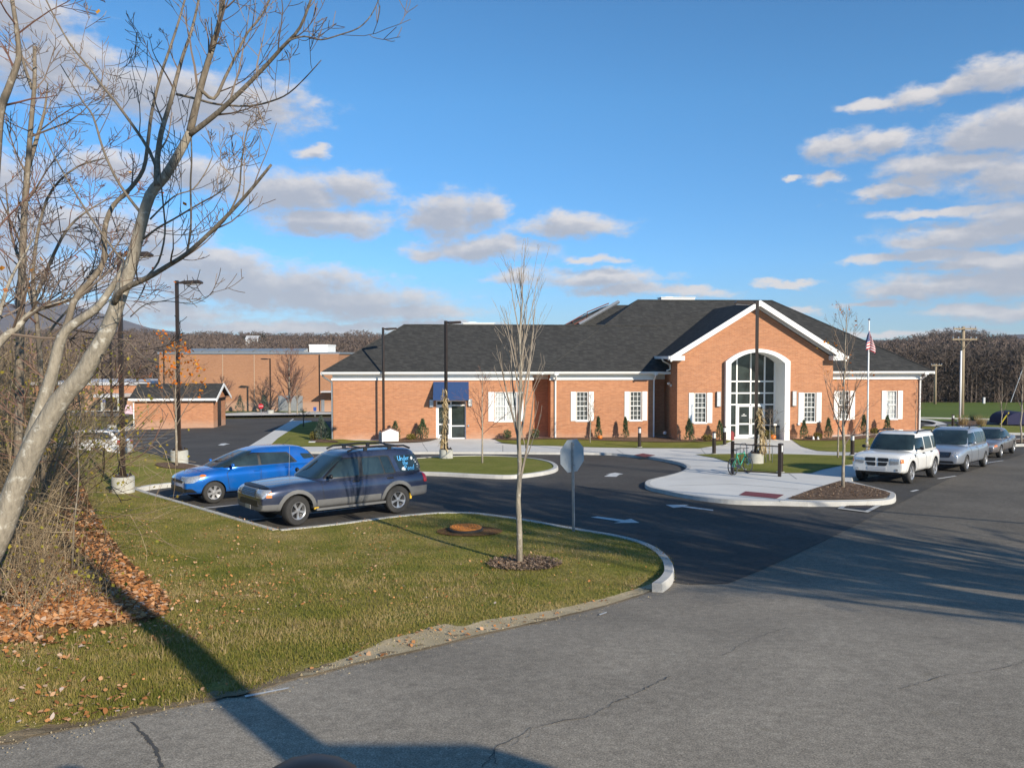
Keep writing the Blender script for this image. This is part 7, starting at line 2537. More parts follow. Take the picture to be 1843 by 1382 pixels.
# distant signs
def small_sign(px, yb, yt, Y, mat, lab, shape, wpx, htpx):
    q = at(px, yb, Y); q.z = G(q.x, q.y)
    s = thing('road_sign', lab, 'road sign', q)
    top = at(px, yt, Y).z - q.z
    mb = MB(); mb.box(-.03, .03, -.02, .02, -.1, top); mb.build('post', MT['steel'], s)
    w = wpx / FPX * Y / 2; h = htpx / FPX * Y
    mb = MB()
    if shape == 'oct':
        r_ = w; mb.prism([(r_ / .924 * math.cos(PI / 8 + k * PI / 4), top - r_ + r_ / .924 * math.sin(PI / 8 + k * PI / 4)) for k in range(8)], 'y', -.04, -.025)
    else:
        mb.prism([(-w, top - h), (w, top - h), (w, top), (-w, top)], 'y', -.04, -.025)
    o = mb.build('plate', mat, s)
    if shape == 'oct':
        cu = bpy.data.curves.new('stop', 'FONT'); cu.body = 'STOP'; cu.size = w * .72; cu.align_x = 'CENTER'; cu.align_y = 'CENTER'; cu.extrude = .002
        to = bpy.data.objects.new('tmp', cu); COL.objects.link(to)
        me = baked(to); bpy.data.objects.remove(to)
        tx = link(me, 'lettering', MT['white'], o); tx.rotation_euler = (PI / 2, 0, 0); tx.location = (0, -.045, top - w)
    return s


small_sign(470, 747, 726.5, 84, bpy.data.materials['sign_red'], 'small red eight-sided stop sign far off before the brick hall', 'oct', 9, 9)
small_sign(567, 747, 732.5, 84, M('sign_blue', (0.03, 0.09, 0.35), .5), 'small blue square parking sign far off before the brick hall', 'sq', 5.5, 7)
small_sign(186.5, 744, 719, 88, bpy.data.materials['sign_blue'], 'small blue notice on a post in front of the annex', 'sq', 8, 4.5)
q = at(231, 745, 88); q.z = G(q.x, q.y)
o = MB().prism([(-.55, 0), (.55, 0), (.30, 1.0), (-.2, 1.0)], 'y', -.03, .0).build('board_sign', M('pale_pink', (0.75, 0.52, 0.58), .6)); o.location = q; tag(o, 'pale pink sandwich board by the annex entrance', 'sign')

# white letter drop box seen over the roof rails
q = P(700, 806, HC); u = fu(702, -2.0); q = BW(u, -2.0); q.z = G(q.x, q.y) + HC
dbx = thing('drop_box', 'white gable-topped drop box beside the lamp post footing', 'drop box', q, TH + R(8))
mb = MB(); mb.prism([(-.52, .0), (.52, .0), (.52, .62), (.0, .84), (-.52, .62)], 'y', -.02, .62); mb.build('cabinet', MT['white'], dbx, bevel=.015)
mb = MB(); mb.prism([(-.58, .60), (.0, .85), (.58, .60), (.58, .64), (.0, .90), (-.58, .64)], 'y', -.0 + .03, .66); mb.build('lid', M('brown_lid', (0.22, 0.13, 0.11), .7), dbx)
# litter bin and little stand inside the entrance
u = fu(1398, vP + .75); q = BW(u, vP + .75); q.z = G(q.x, q.y) + HC
bn = thing('litter_bin', 'grey litter bin with a dark top against the right side of the arch', 'bin', q, TH)
mb = MB(); mb.box(-.24, .24, -.24, .24, 0, .78); mb.build('bin_body', M('bin_stone', (0.26, 0.26, 0.22), .8), bn, bevel=.02)
mb = MB(); mb.box(-.26, .26, -.26, .26, .78, .9); mb.build('bin_lid', MT['black'], bn, bevel=.02)
u = fu(1396, vP + .15); q = BW(u, vP + .15); q.z = G(q.x, q.y) + HC
ps = thing('notice_stand', 'thin pale notice stand beside the big pumpkin in the entrance', 'stand', q, TH)
mb = MB(); mb.tube([(0, 0, 0), (0, 0, .95)], .022, 6); mb.lathe([(.13, 0), (.13, .02)], 12); mb.build('stem', MT['corn'], ps); mb = MB(); mb.box(-.10, .10, -.02, .0, .92, 1.05); mb.build('plate', MT['white'], ps)
u = fu(1318.5, vP + .1); q = BW(u, vP + .1); q.z = G(q.x, q.y) + HC
o = MB().prism([(-.1, 0), (.12, 0), (.12, .45), (.0, .6), (-.1, .5)], 'y', -.1, .1).build('red_doorstop', M('dull_red', (0.22, 0.03, 0.03), .7)); o.location = q; tag(o, 'dull red box at the left foot of the glazed entrance', 'box')
for i, (px, lab) in enumerate(((1465, 'small white garden ornament under the window right of the arch, left of two'), (1473.5, 'small white garden ornament beside the low gold bush right of the arch'))):
    u = fu(px, vP - .75); q = BW(u, vP - .75); q.z = G(q.x, q.y) + HC + .03
    mb = MB(); mb.lathe([(.07, 0), (.09, .06), (.05, .12), (.065, .17), (.04, .22)], 10)
    o = mb.build('garden_ornament', MT['white'], smooth=True); o.location = q; tag(o, lab, 'ornament', 'white ornaments in the bed')

# manhole in the lawn
q = P(838, 958, .1)
mh = thing('manhole', 'round rust-orange manhole cover on a low collar in the near lawn', 'manhole', q)
mb = MB(); mb.lathe([(.41, -.1), (.41, .10), (.385, .115), (.36, .115)], 30); link(mb.mesh('collar'), 'collar', M('tarred_ring', (0.05, 0.045, 0.04), .9), mh, smooth='auto')
mb = MB(); mb.lathe([(.375, .05), (.375, .135), (.365, .142)], 30)
for rr_4 in (.10, .17, .24, .31):
    for k in range(int(rr_4 * 90)):
        a = 2 * PI * k / int(rr_4 * 90)
        mb.box(-.016, .016, -.011, .011, .142, .152, Matrix.Rotation(a, 4, 'Z') @ Matrix.Translation((rr_4, 0, 0)))
mb.build('cover', MT['rust'], mh)
mb = MB(); mb.prism([(-.46, -.75), (.20, -.78), (.30, -.60), (-.36, -.55)], 'z', -.06, .03); mb.build('slab', MT['footing'], mh)
mb = MB(); mb.prism([(.40, .30), (.75, .16), (.78, .0), (.50, .10)], 'z', -.06, .04); mb.build('slab', MT['footing'], mh)
sheet('leafy_ground', [Vector((q.x + .1 + math.cos(a * .42) * (.78 + .15 * noise.noise((a, 1, 7))), q.y - .08 + math.sin(a * .42) * (.62 + .15 * noise.noise((a, 3, 7))), 0)) for a in range(15)], MT['litter_ground'], lambda x, y: lawn_h(x, y) + .022, .3)

# storm drain
dq = PP([(1507, 917), (1521, 907), (1587, 911), (1562, 924)])
dc = sum(dq, Vector()) / 4; dc.z = G(dc.x, dc.y)
dr = thing('storm_drain', 'square iron storm drain in a pale concrete frame beside the kerbed mulch bed', 'drain', dc)
A_, B_, C_, D_ = [Vector((p.x - dc.x, p.y - dc.y, G(p.x, p.y) - dc.z + .034)) for p in dq]
mb = MB(); ctr_ = (A_ + B_ + C_ + D_) / 4
ins = [p.lerp(ctr_, .28) for p in (A_, B_, C_, D_)]
for i in range(4):
    o_ = (A_, B_, C_, D_)
    mb.quad(o_[i], o_[(i + 1) % 4], ins[(i + 1) % 4], ins[i])
    mb.quad(ins[i], ins[(i + 1) % 4], ins[(i + 1) % 4] - Vector((0, 0, .05)), ins[i] - Vector((0, 0, .05)))
fm = mb.build('frame', MT['kerb'], dr)
fm.data.flip_normals() if fm.data.polygons[0].normal.z < 0 else None
mb = MB(); mb.quad(*[p - Vector((0, 0, .014)) for p in ins]); mb.build('sump', MT['black'], dr)
mb = MB()
for k in range(15):
    t = (k + .5) / 15
    a_ = ins[0].lerp(ins[3], t); b_ = ins[1].lerp(ins[2], t)
    mb.tube([a_, b_], .012, 4)
for t in (.33, .66):
    mb.tube([ins[0].lerp(ins[1], t), ins[3].lerp(ins[2], t)], .014, 4)
mb.build('grate', MT['bronze'], dr)

# poles on the right
def upole(px, yb, yt, Y, lab, arms, r=.15, mat='wood'):
    q = at(px, yb, Y); q.z = G(q.x, q.y) - .2
    top = at(px, yt, Y).z - q.z
    t = thing('utility_pole', lab, 'utility pole', q)
    mb = MB(); mb.tube([(0, 0, 0), (0, 0, top)], [r, r * .7], 10); link(mb.mesh('pole'), 'pole', MT[mat], t, smooth=True)
    for (ya, wpx, braces) in arms:
        z = at(px, ya, Y).z - q.z; w = wpx / FPX * Y / 2
        mb = MB(); mb.box(-w, w, -r - .1, -r, z - .07, z + .07)
        if braces:
            mb.tube([(-w * .5, -r - .05, z - .07), (0, -r, z - .9)], .03, 4); mb.tube([(w * .5, -r - .05, z - .07), (0, -r, z - .9)], .03, 4)
        a = mb.build('crossarm', MT['wood'], t)
        ins_ = MB()
        for f in (-.95, -.5, .5, .95):
            ins_.lathe([(.03, 0), (.07, .05), (.05, .16), (.03, .2)], 8, Matrix.Translation((f * w, -r - .05, z + .07)))
        ins_.build('insulator', MT['steel'], a)
    return t, q, top


up1 = upole(1730.5, 757, 588, 80, 'tall wooden utility pole with two crossarms beside the white pole', [(592, 41, False), (611, 44, True)], .22)
mb = MB(); q = P(1727.5, 759, .1); h_ = (759 - 631) / FPX * q.y
t = thing('bare_pole', 'tall plain white pole in front of the wooden utility pole', 'pole', q); mb.tube([(0, 0, 0), (0, 0, h_)], [.08, .07], 10); link(mb.mesh('pole'), 'pole', MT['white'], t, smooth=True)
up2 = upole(1683, 718, 655, 118, 'distant grey utility pole with one crossarm at the edge of the field', [(657.5, 19, False)], .2)
mb = MB(); mb.tube([at(1819, 724, 112), at(1842, 660, 112)], .05, 5); o = mb.build('stay_wire', MT['steel']); tag(o, 'pale slanting stay wire of the pole at the right edge', 'wire')
mb = MB(); a_ = at(1771, 722, 104); mb.box(a_.x - .12, a_.x + .12, 103.9, 104.1, a_.z - .3, at(1771, 715, 104).z); o = mb.build('marker_post', MT['trim_grey']); tag(o, 'short pale marker post at the far edge of the field', 'post')
# blue tent with yellow pole
q = P(1826, 762, .1)
tent = thing('dome_tent', 'dark blue dome tent with a yellow edge pole on the far right grass', 'tent', q)
mb = MB(); prof = []
w_ = 30 / FPX * q.y
for k in range(11):
    a = PI * k / 10
    prof.append((-w_ * math.cos(a) * (1 if True else 1), 1.0 * math.sin(a) ** .7 * (q.y / 66)))
n = len(prof)
mb.prism(prof, 'y', -1.0, 1.2); mb.build('canvas', M('navy_canvas', (0.008, 0.010, 0.050), .8), tent, smooth='auto')
mb = MB(); mb.tube([(-w_ * 1.35, -1.05, 0), (-w_ * 1.05, -1.05, .6), (-w_ * .85, -1.05, .95)], .05, 5); mb.build('edge_pole', M('yellow_pole', (0.5, 0.42, 0.03), .5), tent)
mb = MB(); mb.tube([(-w_ * .95, -1.06, 0), (-w_ * .95, -1.06, .95)], .06, 5); mb.build('door_post', BK, tent)
# ornamental grasses in the far bed
for i, (px, py, lab) in enumerate([(1733, 765, 'tawny ornamental grass clump at the foot of the tall poles'), (1766, 766, 'tawny ornamental grass clump right of the tall poles'), (1752, 757, 'dark round bush by the white kerb lines')]):
    q = P(px, py, .12)
    rg = random.Random(i + 90); mb = MB()
    for k in range(220):
        a = rg.uniform(0, 6.3); r_ = rg.uniform(0, .3); d = Vector((math.cos(a) * rg.uniform(.1, .6), math.sin(a) * rg.uniform(.1, .6), 1)).normalized()
        c = Vector((math.cos(a) * r_, math.sin(a) * r_, 0)); e = Vector((-d.y, d.x, 0)).normalized() * .012 if (d.x or d.y) else Vector((.012, 0, 0))
        L2 = rg.uniform(.5, 1.0) * (.8 if i == 2 else 1)
        mb.quad(c - e, c + e, c + d * L2)
    o = mb.build('ornamental_grass', MT['straw'] if i < 2 else MT['juniper']); o.location = q; tag(o, lab, 'plant', 'clumps in the far bed')
q = P(562, 796.5, HC); mb = MB(); mb.box(-.2, .2, -.12, .12, 0, .06); o = mb.build('ground_box_cover', MT['trim_grey']); o.location = q + Vector((0, 0, .02)); tag(o, 'small pale cover plate lying in the corner lawn', 'cover plate')

# ------------------------------------------------------------------ ground cover
rnp = np.random.default_rng(11)
rg = random.Random(2024)


def frame_xy(px, py, Y=None):
    return P(px, py)


lawn2d = [(p[0], p[1]) for p in lawn_poly]
litter2d = [(p[0], p[1]) for p in catmull([P(-80, 1180), P(60, 1172), P(180, 1150), P(290, 1130), P(300, 1090), P(250, 1040), P(215, 1000), P(175, 940), P(150, 880), P(128, 825), Vector((-19, 33, 0)), Vector((-27, 30, 0)), Vector((-20, 9, 0))], 3, closed=True)]
sand2d = [(p[0], p[1]) for p in shp]


def in_view(x, y, m=1.04):
    return y > 3 and abs(x) < y * .6356 * m + .3


def scatter(n, y0, y1, test, wfun=None):
    out = []
    tries = 0
    while len(out) < n and tries < n * 30:
        tries += 1
        y = y0 + (y1 - y0) * rg.random() ** 1.6
        x = rg.uniform(-1, 1) * y * .65
        if in_view(x, y) and test(x, y):
            out.append((x, y))
    return out


def blades(name, pts, lo, hi, wd, mat, lean=.5, clump=1, spread=0.0):
    V, F = [], []
    for (x, y) in pts:
        z = G(x, y) + lawn_h(x, y)
        for _ in range(clump):
            a = rg.uniform(0, 2 * PI); l = rg.uniform(lo, hi)
            k = abs(rg.gauss(0, lean))
            dx, dy = math.cos(a) * k, math.sin(a) * k
            s = 1 / math.sqrt(1 + k * k)
            ox, oy = (rg.gauss(0, spread), rg.gauss(0, spread)) if spread else (0, 0)
            b = rg.uniform(0, 2 * PI); ex, ey = math.cos(b) * wd, math.sin(b) * wd
            i = len(V)
            V += [(x + ox - ex, y + oy - ey, z - .005), (x + ox + ex, y + oy + ey, z - .005), (x + ox + dx * s * l, y + oy + dy * s * l, z + s * l)]
            F.append((i, i + 1, i + 2))
    return np_mesh(name, V, F, MT[mat])


def lawn_ok(x, y):
    if not inpoly(x, y, lawn2d):
        return False
    if inpoly(x, y, sand2d) and rg.random() < .93:
        return False
    if inpoly(x, y, litter2d) and rg.random() < (.86 if dseg(x, y, litter2d) > .5 else .45):
        return False
    d = dseg(x, y, redge)
    if d < .45 and noise.noise((x * 2.2, y * 2.2, 6)) > -.25 + d * 1.5:
        return False
    return True


o = blades('grass', scatter(52000, 5.2, 24, lawn_ok), .022, .055, .0060, 'blade', .95, 3, .035)
tag(o, 'short mown grass of the near lawn, green with straw tips', 'grass', kind='stuff')
o = blades('dry_grass', scatter(620, 5.6, 17, lambda x, y: lawn_ok(x, y) and noise.noise((x * .5, y * .5, 4)) > -.05), .05, .13, .0045, 'straw', 2.2, 14, .05)
tag(o, 'dry straw-coloured tufts in the lawn', 'grass', kind='stuff')


def leaves(name, pts, s0, s1, mat, hf, label):
    V, F = [], []
    for (x, y) in pts:
        z = G(x, y) + hf(x, y)
        s = rg.uniform(s0, s1); a = rg.uniform(0, 2 * PI)
        c, q = math.cos(a), math.sin(a)
        t1, t2, t3 = rg.gauss(0, .32), rg.gauss(0, .32), abs(rg.gauss(0, .25))
        i = len(V)
        for (u, v) in ((-.5, 0), (-.15, -.36), (.22, -.30), (.55, 0), (.22, .30), (-.15, .36)):
            V.append((x + (u * c - v * q) * s, y + (u * q + v * c) * s, z + .012 + (u * t1 + v * t2 + abs(v) * t3 + .2 * t3) * s))
        F += [(i, i + 1, i + 4, i + 5), (i + 1, i + 2, i + 3, i + 4)]
    o = np_mesh(name, V, F, MT[mat])
    tag(o, label, 'leaves', kind='stuff')
    return o


lit = lambda x, y: inpoly(x, y, litter2d)
lit2 = lambda x, y: lit(x, y) and rg.random() < .25 + .75 * min(1, dseg(x, y, litter2d) / .55) and noise.noise((x * .9, y * .9, 12)) > -.28 + .3 * rg.random() - .15
hf_l = lambda x, y: lawn_h(x, y) + .02 + .025 * rg.random()
leaves('fallen_leaves', scatter(14500, 6, 26, lit2), .05, .105, 'leaf_litter', hf_l, 'thick layer of orange-brown fallen leaves under the trees')


def near_lit(x, y):
    if not inpoly(x, y, lawn2d): return False
    d = 9 if not inpoly(x, y, litter2d) else 0
    p = .10
    if x < -2.5: p = .35
    dl = dseg(x, y, litter2d)
    if d: p += .9 * math.exp(-dl / .32)
    p *= max(0 if dl > 1 else .8, min(2.4, 1 + 3.2 * noise.noise((x * .55, y * .55, 9))))
    return rg.random() < p


leaves('scattered_leaves', scatter(2300, 5.4, 22, near_lit), .024, .055, 'leaf_litter', lambda x, y: lawn_h(x, y) + .035, 'single fallen leaves scattered over the lawn')
leaves('verge_leaves', scatter(160, 5.4, 17, lambda x, y: inpoly(x, y, sand2d)), .03, .07, 'leaf_litter', lambda x, y: lawn_h(x, y) + .012, 'leaf scraps on the sandy shoulder')
# gravel on the sandy verge
V, F = [], []
for (x, y) in scatter(1500, 5.2, 17, lambda x, y: inpoly(x, y, sand2d) or (dseg(x, y, redge) < .5 and rg.random() < .12)):
    z = G(x, y) + lawn_h(x, y) + .012; s = rg.uniform(.003, .009) * (1.8 if rg.random() < .05 else 1); i = len(V)
    V += [(x - s, y, z), (x, y - s, z), (x + s, y, z), (x, y + s, z), (x + s * .2, y, z + s * 1.1)]
    F += [(i, i + 1, i + 4), (i + 1, i + 2, i + 4), (i + 2, i + 3, i + 4), (i + 3, i, i + 4)]
tag(np_mesh('gravel', V, F, MT['sand']), 'loose grit along the worn road edge', 'gravel', kind='stuff')

# bark chips on the mulch beds that show largest
V, F = [], []
mx_, my_ = T1.location.x, T1.location.y
kb = [(p.x, p.y) for p in PP([(1425, 897), (1470, 881), (1512, 869), (1531, 872), (1565, 878), (1592, 886), (1600, 889), (1594, 895), (1560, 897), (1505, 898), (1454, 898)], HC)]
for _ in range(2600):
    if rg.random() < .45:
        a, r_ = rg.uniform(0, 6.283), math.sqrt(rg.random()) * .72
        x, y = mx_ + .08 + r_ * math.cos(a), my_ - .06 + r_ * math.sin(a); z = G(x, y) + lawn_h(x, y) + .03 + .03 * rg.random()
    else:
        x = rg.uniform(min(p[0] for p in kb), max(p[0] for p in kb)); y = rg.uniform(min(p[1] for p in kb), max(p[1] for p in kb))
        if not inpoly(x, y, kb): continue
        z = G(x, y) + HC + .045 + .02 * rg.random()
    a = rg.uniform(0, 6.283); l = rg.uniform(.03, .09); w = rg.uniform(.006, .016); i = len(V)
    c, s = math.cos(a), math.sin(a); tz = rg.gauss(0, .012)
    V += [(x - c * l / 2 - s * w, y - s * l / 2 + c * w, z - tz), (x + c * l / 2 - s * w, y + s * l / 2 + c * w, z + tz), (x + c * l / 2 + s * w, y + s * l / 2 - c * w, z + tz + .004), (x - c * l / 2 + s * w, y - s * l / 2 - c * w, z - tz + .004)]
    F.append((i, i + 1, i + 2, i + 3))
tag(np_mesh('bark_chips', V, F, island_mat('bark_chip', [(0, (.08, .05, .032)), (.6, (.20, .135, .09)), (1, (.36, .26, .18))])), 'loose bark chips on the mulch beds', 'bark chips', kind='stuff')

# ------------------------------------------------------------------ undergrowth at the left margin
mb = MB(); lt = []
rngb = random.Random(9)
spots = []
while len(spots) < 1150:
    y = rngb.uniform(7.6, 27)
    x = -y * .64 + rngb.random() ** 1.6 * (0.6 + y * .098)
    px_ = 921.5 + x / y * FPX
    if y > 13.5 and px_ > 95: continue
    if y < 11.0 and rngb.random() < .86: continue
    if lit(x, y):
        spots.append((x, y))
for (x, y) in spots:
    edge = (x + y * .64) / (.6 + y * .098)
    h = rngb.uniform(.3, 1.6) * (1.35 - 1.1 * edge) * (1 + max(0, y - 10) * .10)
    p = Vector((x, y, G(x, y) + lawn_h(x, y)))
    d = Vector((rngb.gauss(0, .42), rngb.gauss(0, .35), 1)).normalized()
    pts = [p]
    q = p.copy()
    for k in range(4):
        d = (d + Vector((rngb.gauss(0, .16), rngb.gauss(0, .16), -.05 * k))).normalized()
        q = q + d * h / 4
        pts.append(q.copy())
    r0 = rngb.uniform(.003, .0085)
    mb.tube(pts, [r0, r0 * .9, r0 * .7, r0 * .5, r0 * .3], 3, cap=False)
    for k in range(rngb.randint(3, 7)):
        i = rngb.randint(1, 3); c = pts[i].lerp(pts[i + 1], rngb.random())
        e = Vector((rngb.gauss(0, .7), rngb.gauss(0, .7), rngb.uniform(.0, .9))).normalized() * h * rngb.uniform(.15, .4)
        e2 = e + Vector((rngb.gauss(0, .05), rngb.gauss(0, .05), rngb.gauss(0, .04)))
        mb.tube([c, c + e * .5, c + e2], [r0 * .55, r0 * .42, .0012], 3, cap=False)
        lt.append(c + e2); lt.append(c + e * .5)
o = mb.build('undergrowth', MT['brush']); tag(o, 'dense brown tangle of brush and bare stems under the trees', 'brush', kind='stuff')
yl = MB()
for _ in range(2100):
    c = rngb.choice(lt) + Vector((rngb.gauss(0, .08), rngb.gauss(0, .08), rngb.gauss(0, .08)))
    yl.quad(*rnd_quad(rngb, c, rngb.uniform(.03, .075), .75))
tag(yl.build('brush_leaves', MT['leaf_yellow']), 'small yellow-green leaves still hanging in the brush', 'leaves', kind='stuff')
# taller shrubs behind, each its own thing
for i, (px, Y, h, lab) in enumerate([(20, 19, 5.0, 'tall tangled shrub with yellow leaves at the left edge'), (48, 20, 4.4, 'tall tangled shrub with yellow leaves behind the trunk fork'), (-25, 15, 4.6, 'tall dense shrub half outside the left edge'),
                                     (28, 25, 4.4, 'far tangled shrub at the left between the tree trunks'), (0, 30, 6.2, 'brown tall shrub at the back of the left thicket')]):
    b = at(px, 700, Y); b.z = G(b.x, b.y)
    t = thing('thicket_shrub', lab, 'shrub', b, 0, 'tangled shrubs of the left thicket')
    mb = MB(); tp = []
    prm = dict(wob=.16, up=.02, rmin=.004, kids=[0, 5, 6], ang=(25, 70), len=(.35, .65), depth=2)
    for k in range(22):
        a = rngb.uniform(0, 6.28); d = Vector((math.cos(a) * .45, math.sin(a) * .45, 1)).normalized()
        grow(mb, tp, rngb, Vector((math.cos(a) * .3, math.sin(a) * .3, -.1)), d, h * rngb.uniform(.6, 1.0), .022, 2, prm)
    mb.build('stems', MT['brush'], t)
    leaf_mb(rngb, tp, 620, .075, .18).build('leaves', MT['leaf_yellow'], t)
# stones in the leaf litter
for i, (px, py, s, lab) in enumerate([(28, 1100, .16, 'pale rounded stone in the fallen leaves'), (50, 1108, .10, 'whitish small stone beside the rounded stone in the leaves'), (8, 1130, .12, 'flat tan stone at the left edge of the leaf litter')]):
    q = P(px, py, .1); bm = bmesh.new(); bmesh.ops.create_icosphere(bm, subdivisions=3, radius=s)
    for v in bm.verts:
        v.co *= 1 + .22 * noise.noise(v.co * 9 + Vector((i * 3, 0, 0))); v.co.z *= .6; v.co.x *= 1.3
    me = bpy.data.meshes.new('stone'); bm.to_mesh(me); bm.free()
    o = link(me, 'stone', M('stone_grey', (0.36, 0.33, 0.27), .85, var=.25, scale=14) if i == 0 else bpy.data.materials['stone_grey'], smooth=True); o.location = q; tag(o, lab, 'stone', 'stones in the leaf litter')

# ------------------------------------------------------------------ hills and far woods
RIDGE = pchip([(-400, 592), (0, 603), (110, 600), (250, 603), (420, 604), (560, 607), (650, 606), (760, 614), (900, 624), (1300, 632), (1500, 626), (1567, 622), (1627, 614), (1661, 606), (1691, 602), (1741, 602), (1787, 608), (1843, 614), (2200, 628)])
R1 = 430.0


def hill_z(x, y):
    px = 921.5 + x / y * FPX
    r0 = 124 if px > 1000 else 132
    zt = at(px, RIDGE(px) + 17, R1).z
    t = (y - r0) / (R1 - r0)
    zb_ = G(x, r0) - .5
    t = min(1.15, max(0, t))
    k = t ** .85 * (1 - .12 * math.sin(PI * min(1, t))) if t < 1 else 1 - (t - 1) * .5
    return zb_ + (zt - zb_) * k + 1.8 * noise.noise((x * .018, y * .018, 2)) * t


mb = MB(); xs = [-.78 + i * .02 for i in range(79)]; ys = [122, 128, 134, 142, 152, 165, 180, 200, 225, 255, 290, 330, 370, 405, 430, 460, 500]
for y in ys:
    for k in xs:
        mb.v.append((k * y, y, hill_z(k * y, y) if y > 124 else G(k * y, y) - 1.0))
for j in range(len(ys) - 1):
    for i in range(len(xs) - 1):
        a = j * len(xs) + i; mb.f.append((a, a + 1, a + len(xs) + 1, a + len(xs))); mb.mi.append(0)
o = mb.build('hills', MT['hill'], smooth=True); o['kind'] = 'structure'


def far_wood(name, n, kr, yr, h0, h1, mat, label, ntri=26, seed=1, test=None, wid=.3, up=.35):
    r_ = np.random.default_rng(seed)
    rg2 = random.Random(seed)
    V, F = [], []
    for _ in range(n):
        y = math.sqrt(rg2.uniform(yr[0] ** 2, yr[1] ** 2)); k = rg2.uniform(*kr); x = k * y
        if test and not test(921.5 + k * FPX, y):
            continue
        z = hill_z(x, y) - .3; h = rg2.uniform(h0, h1); w = h * rg2.uniform(.26, .40)
        i = len(V); tw_ = .12 + h * .008
        V += [(x - tw_, y, z), (x + tw_, y, z), (x, y, z + h * .75)]; F.append((i, i + 1, i + 2))
        for _k in range(ntri):
            a = rg2.uniform(0, 6.283); f = rg2.random()
            zz = z + h * (up + (1 - up) * f)
            rr = w * math.sqrt(max(0.05, 1 - (2 * f - .85) ** 2)) * (.3 + .7 * math.sqrt(rg2.random()))
            cx, cy = x + rr * math.cos(a), y + rr * math.sin(a)
            dd = Vector((math.cos(a) * .7 + rg2.gauss(0, .5), math.sin(a) * .7 + rg2.gauss(0, .5), rg2.uniform(.1, 1.1))).normalized()
            l = rg2.uniform(.7, 1.6) * (.6 + h * .05)
            ee = dd.orthogonal().normalized(); ee = (Matrix.Rotation(rg2.uniform(0, 6.283), 3, dd) @ ee) * wid
            i = len(V)
            V += [(cx - ee.x, cy - ee.y, zz - ee.z), (cx + ee.x, cy + ee.y, zz + ee.z), (cx + dd.x * l, cy + dd.y * l, zz + dd.z * l)]
            F.append((i, i + 1, i + 2))
    o = np_mesh(name, V, F, MT[mat])
    return tag(o, label, 'wood', kind='stuff')


vis = lambda px, y: px < 720 or px > 1560 or rg.random() < .12
far_wood('distant_wood', 4600, (-.70, .70), (150, 440), 5, 8.5, 'forest', 'bare brown November wood covering the distant slopes', 80, 1, vis, .14)
far_wood('field_edge_wood', 620, (.46, .70), (126, 150), 4.5, 8.5, 'forest_dark', 'dark bare trees and brush along the far edge of the field', 140, 2, None, .065, .05)
far_wood('valley_wood', 620, (-.70, -.12), (134, 165), 4.5, 8, 'forest', 'bare grey trees in the hollow behind the school roofs', 120, 3, None, .075, .05)


def conifers(n, kr, yr, h0, h1, seed, test=None):
    rg2 = random.Random(seed); V, F = [], []
    for _ in range(n):
        y = math.sqrt(rg2.uniform(yr[0] ** 2, yr[1] ** 2)); k = rg2.uniform(*kr); x = k * y
        px = 921.5 + k * FPX
        if test and not test(px, y): continue
        z = hill_z(x, y); h = rg2.uniform(h0, h1)
        for _k in range(70):
            f = rg2.random() ** .8; a = rg2.uniform(0, 6.283); rr = h * .20 * (1 - f) + .2
            c = Vector((x, y, z + h * f)); e = Vector((x + rr * math.cos(a), y + rr * math.sin(a), z + h * f - rr * .35)); b = Vector((-math.sin(a), math.cos(a), .3)) * (.25 + rr * .22)
            i = len(V); V += [tuple(c), tuple(e - b), tuple(e + b + Vector((0, 0, .3)))]; F.append((i, i + 1, i + 2))
    return V, F


V1, F1 = conifers(70, (-.60, -.13), (330, 430), 5, 8, 4, lambda px, y: noise.noise((px * .012, 3, 1)) > .0)
o = np_mesh('distant_evergreens', V1, F1, MT['conifer']); tag(o, 'dark evergreens scattered along the ridge on the left', 'wood', kind='stuff')
V1, F1 = conifers(11, (-.335, -.30), (300, 360), 6, 9, 5)
o = np_mesh('evergreen_clump', V1, F1, MT['conifer']); tag(o, 'clump of dark evergreens above the roof of the brick hall', 'wood', kind='stuff')
V1, F1 = conifers(20, (.57, .60), (240, 275), 6, 9, 6)
o = np_mesh('evergreen_clump', V1, F1, MT['conifer']); tag(o, 'dark evergreen patch on the hillside right of the utility pole', 'wood', kind='stuff')
# far mountain beyond the left ridge, low blue ridges to the right


def mountain(name, prof, D, depth):
    mb = MB(); n = len(prof)
    pts = catmull([Vector((px, py, 0)) for px, py in prof], 6)
    for p in pts:
        t = at(p.x, p.y + 1.2 * noise.noise((p.x * .05, D, 0)), D)
        f = at(p.x, 640, D - depth)
        for k in range(6):
            u = k / 5
            mb.v.append((f.x + (t.x - f.x) * u, f.y + (t.y - f.y) * u, -30 + (t.z + 30) * (u ** 1.3) + 14 * noise.noise((p.x * .03, u * 4, D)) * u * (1 - u) * (D / 1500)))
        mb.v.append((t.x, t.y + depth, -30))
    for i in range(len(pts) - 1):
        for k in range(6):
            a = i * 7 + k; mb.f.append((a, a + 7, a + 8, a + 1)); mb.mi.append(0)
    o = mb.build(name, MT['mountain'], smooth=True); o['kind'] = 'structure'


mountain('mountain', [(-500, 600), (-250, 575), (-60, 553), (60, 545), (115, 548), (170, 560), (220, 575), (270, 590), (340, 602), (420, 620)], 2300, 900)
mountain('far_hills', [(1300, 632), (1450, 616), (1560, 612), (1640, 613), (1720, 616), (1790, 606), (1830, 602), (1900, 603), (2100, 612), (2300, 630)], 1700, 600)
mountain('far_hills', [(-300, 612), (0, 604), (200, 606), (420, 603), (600, 606), (760, 610), (900, 616), (1100, 626), (1350, 634)], 1500, 500)
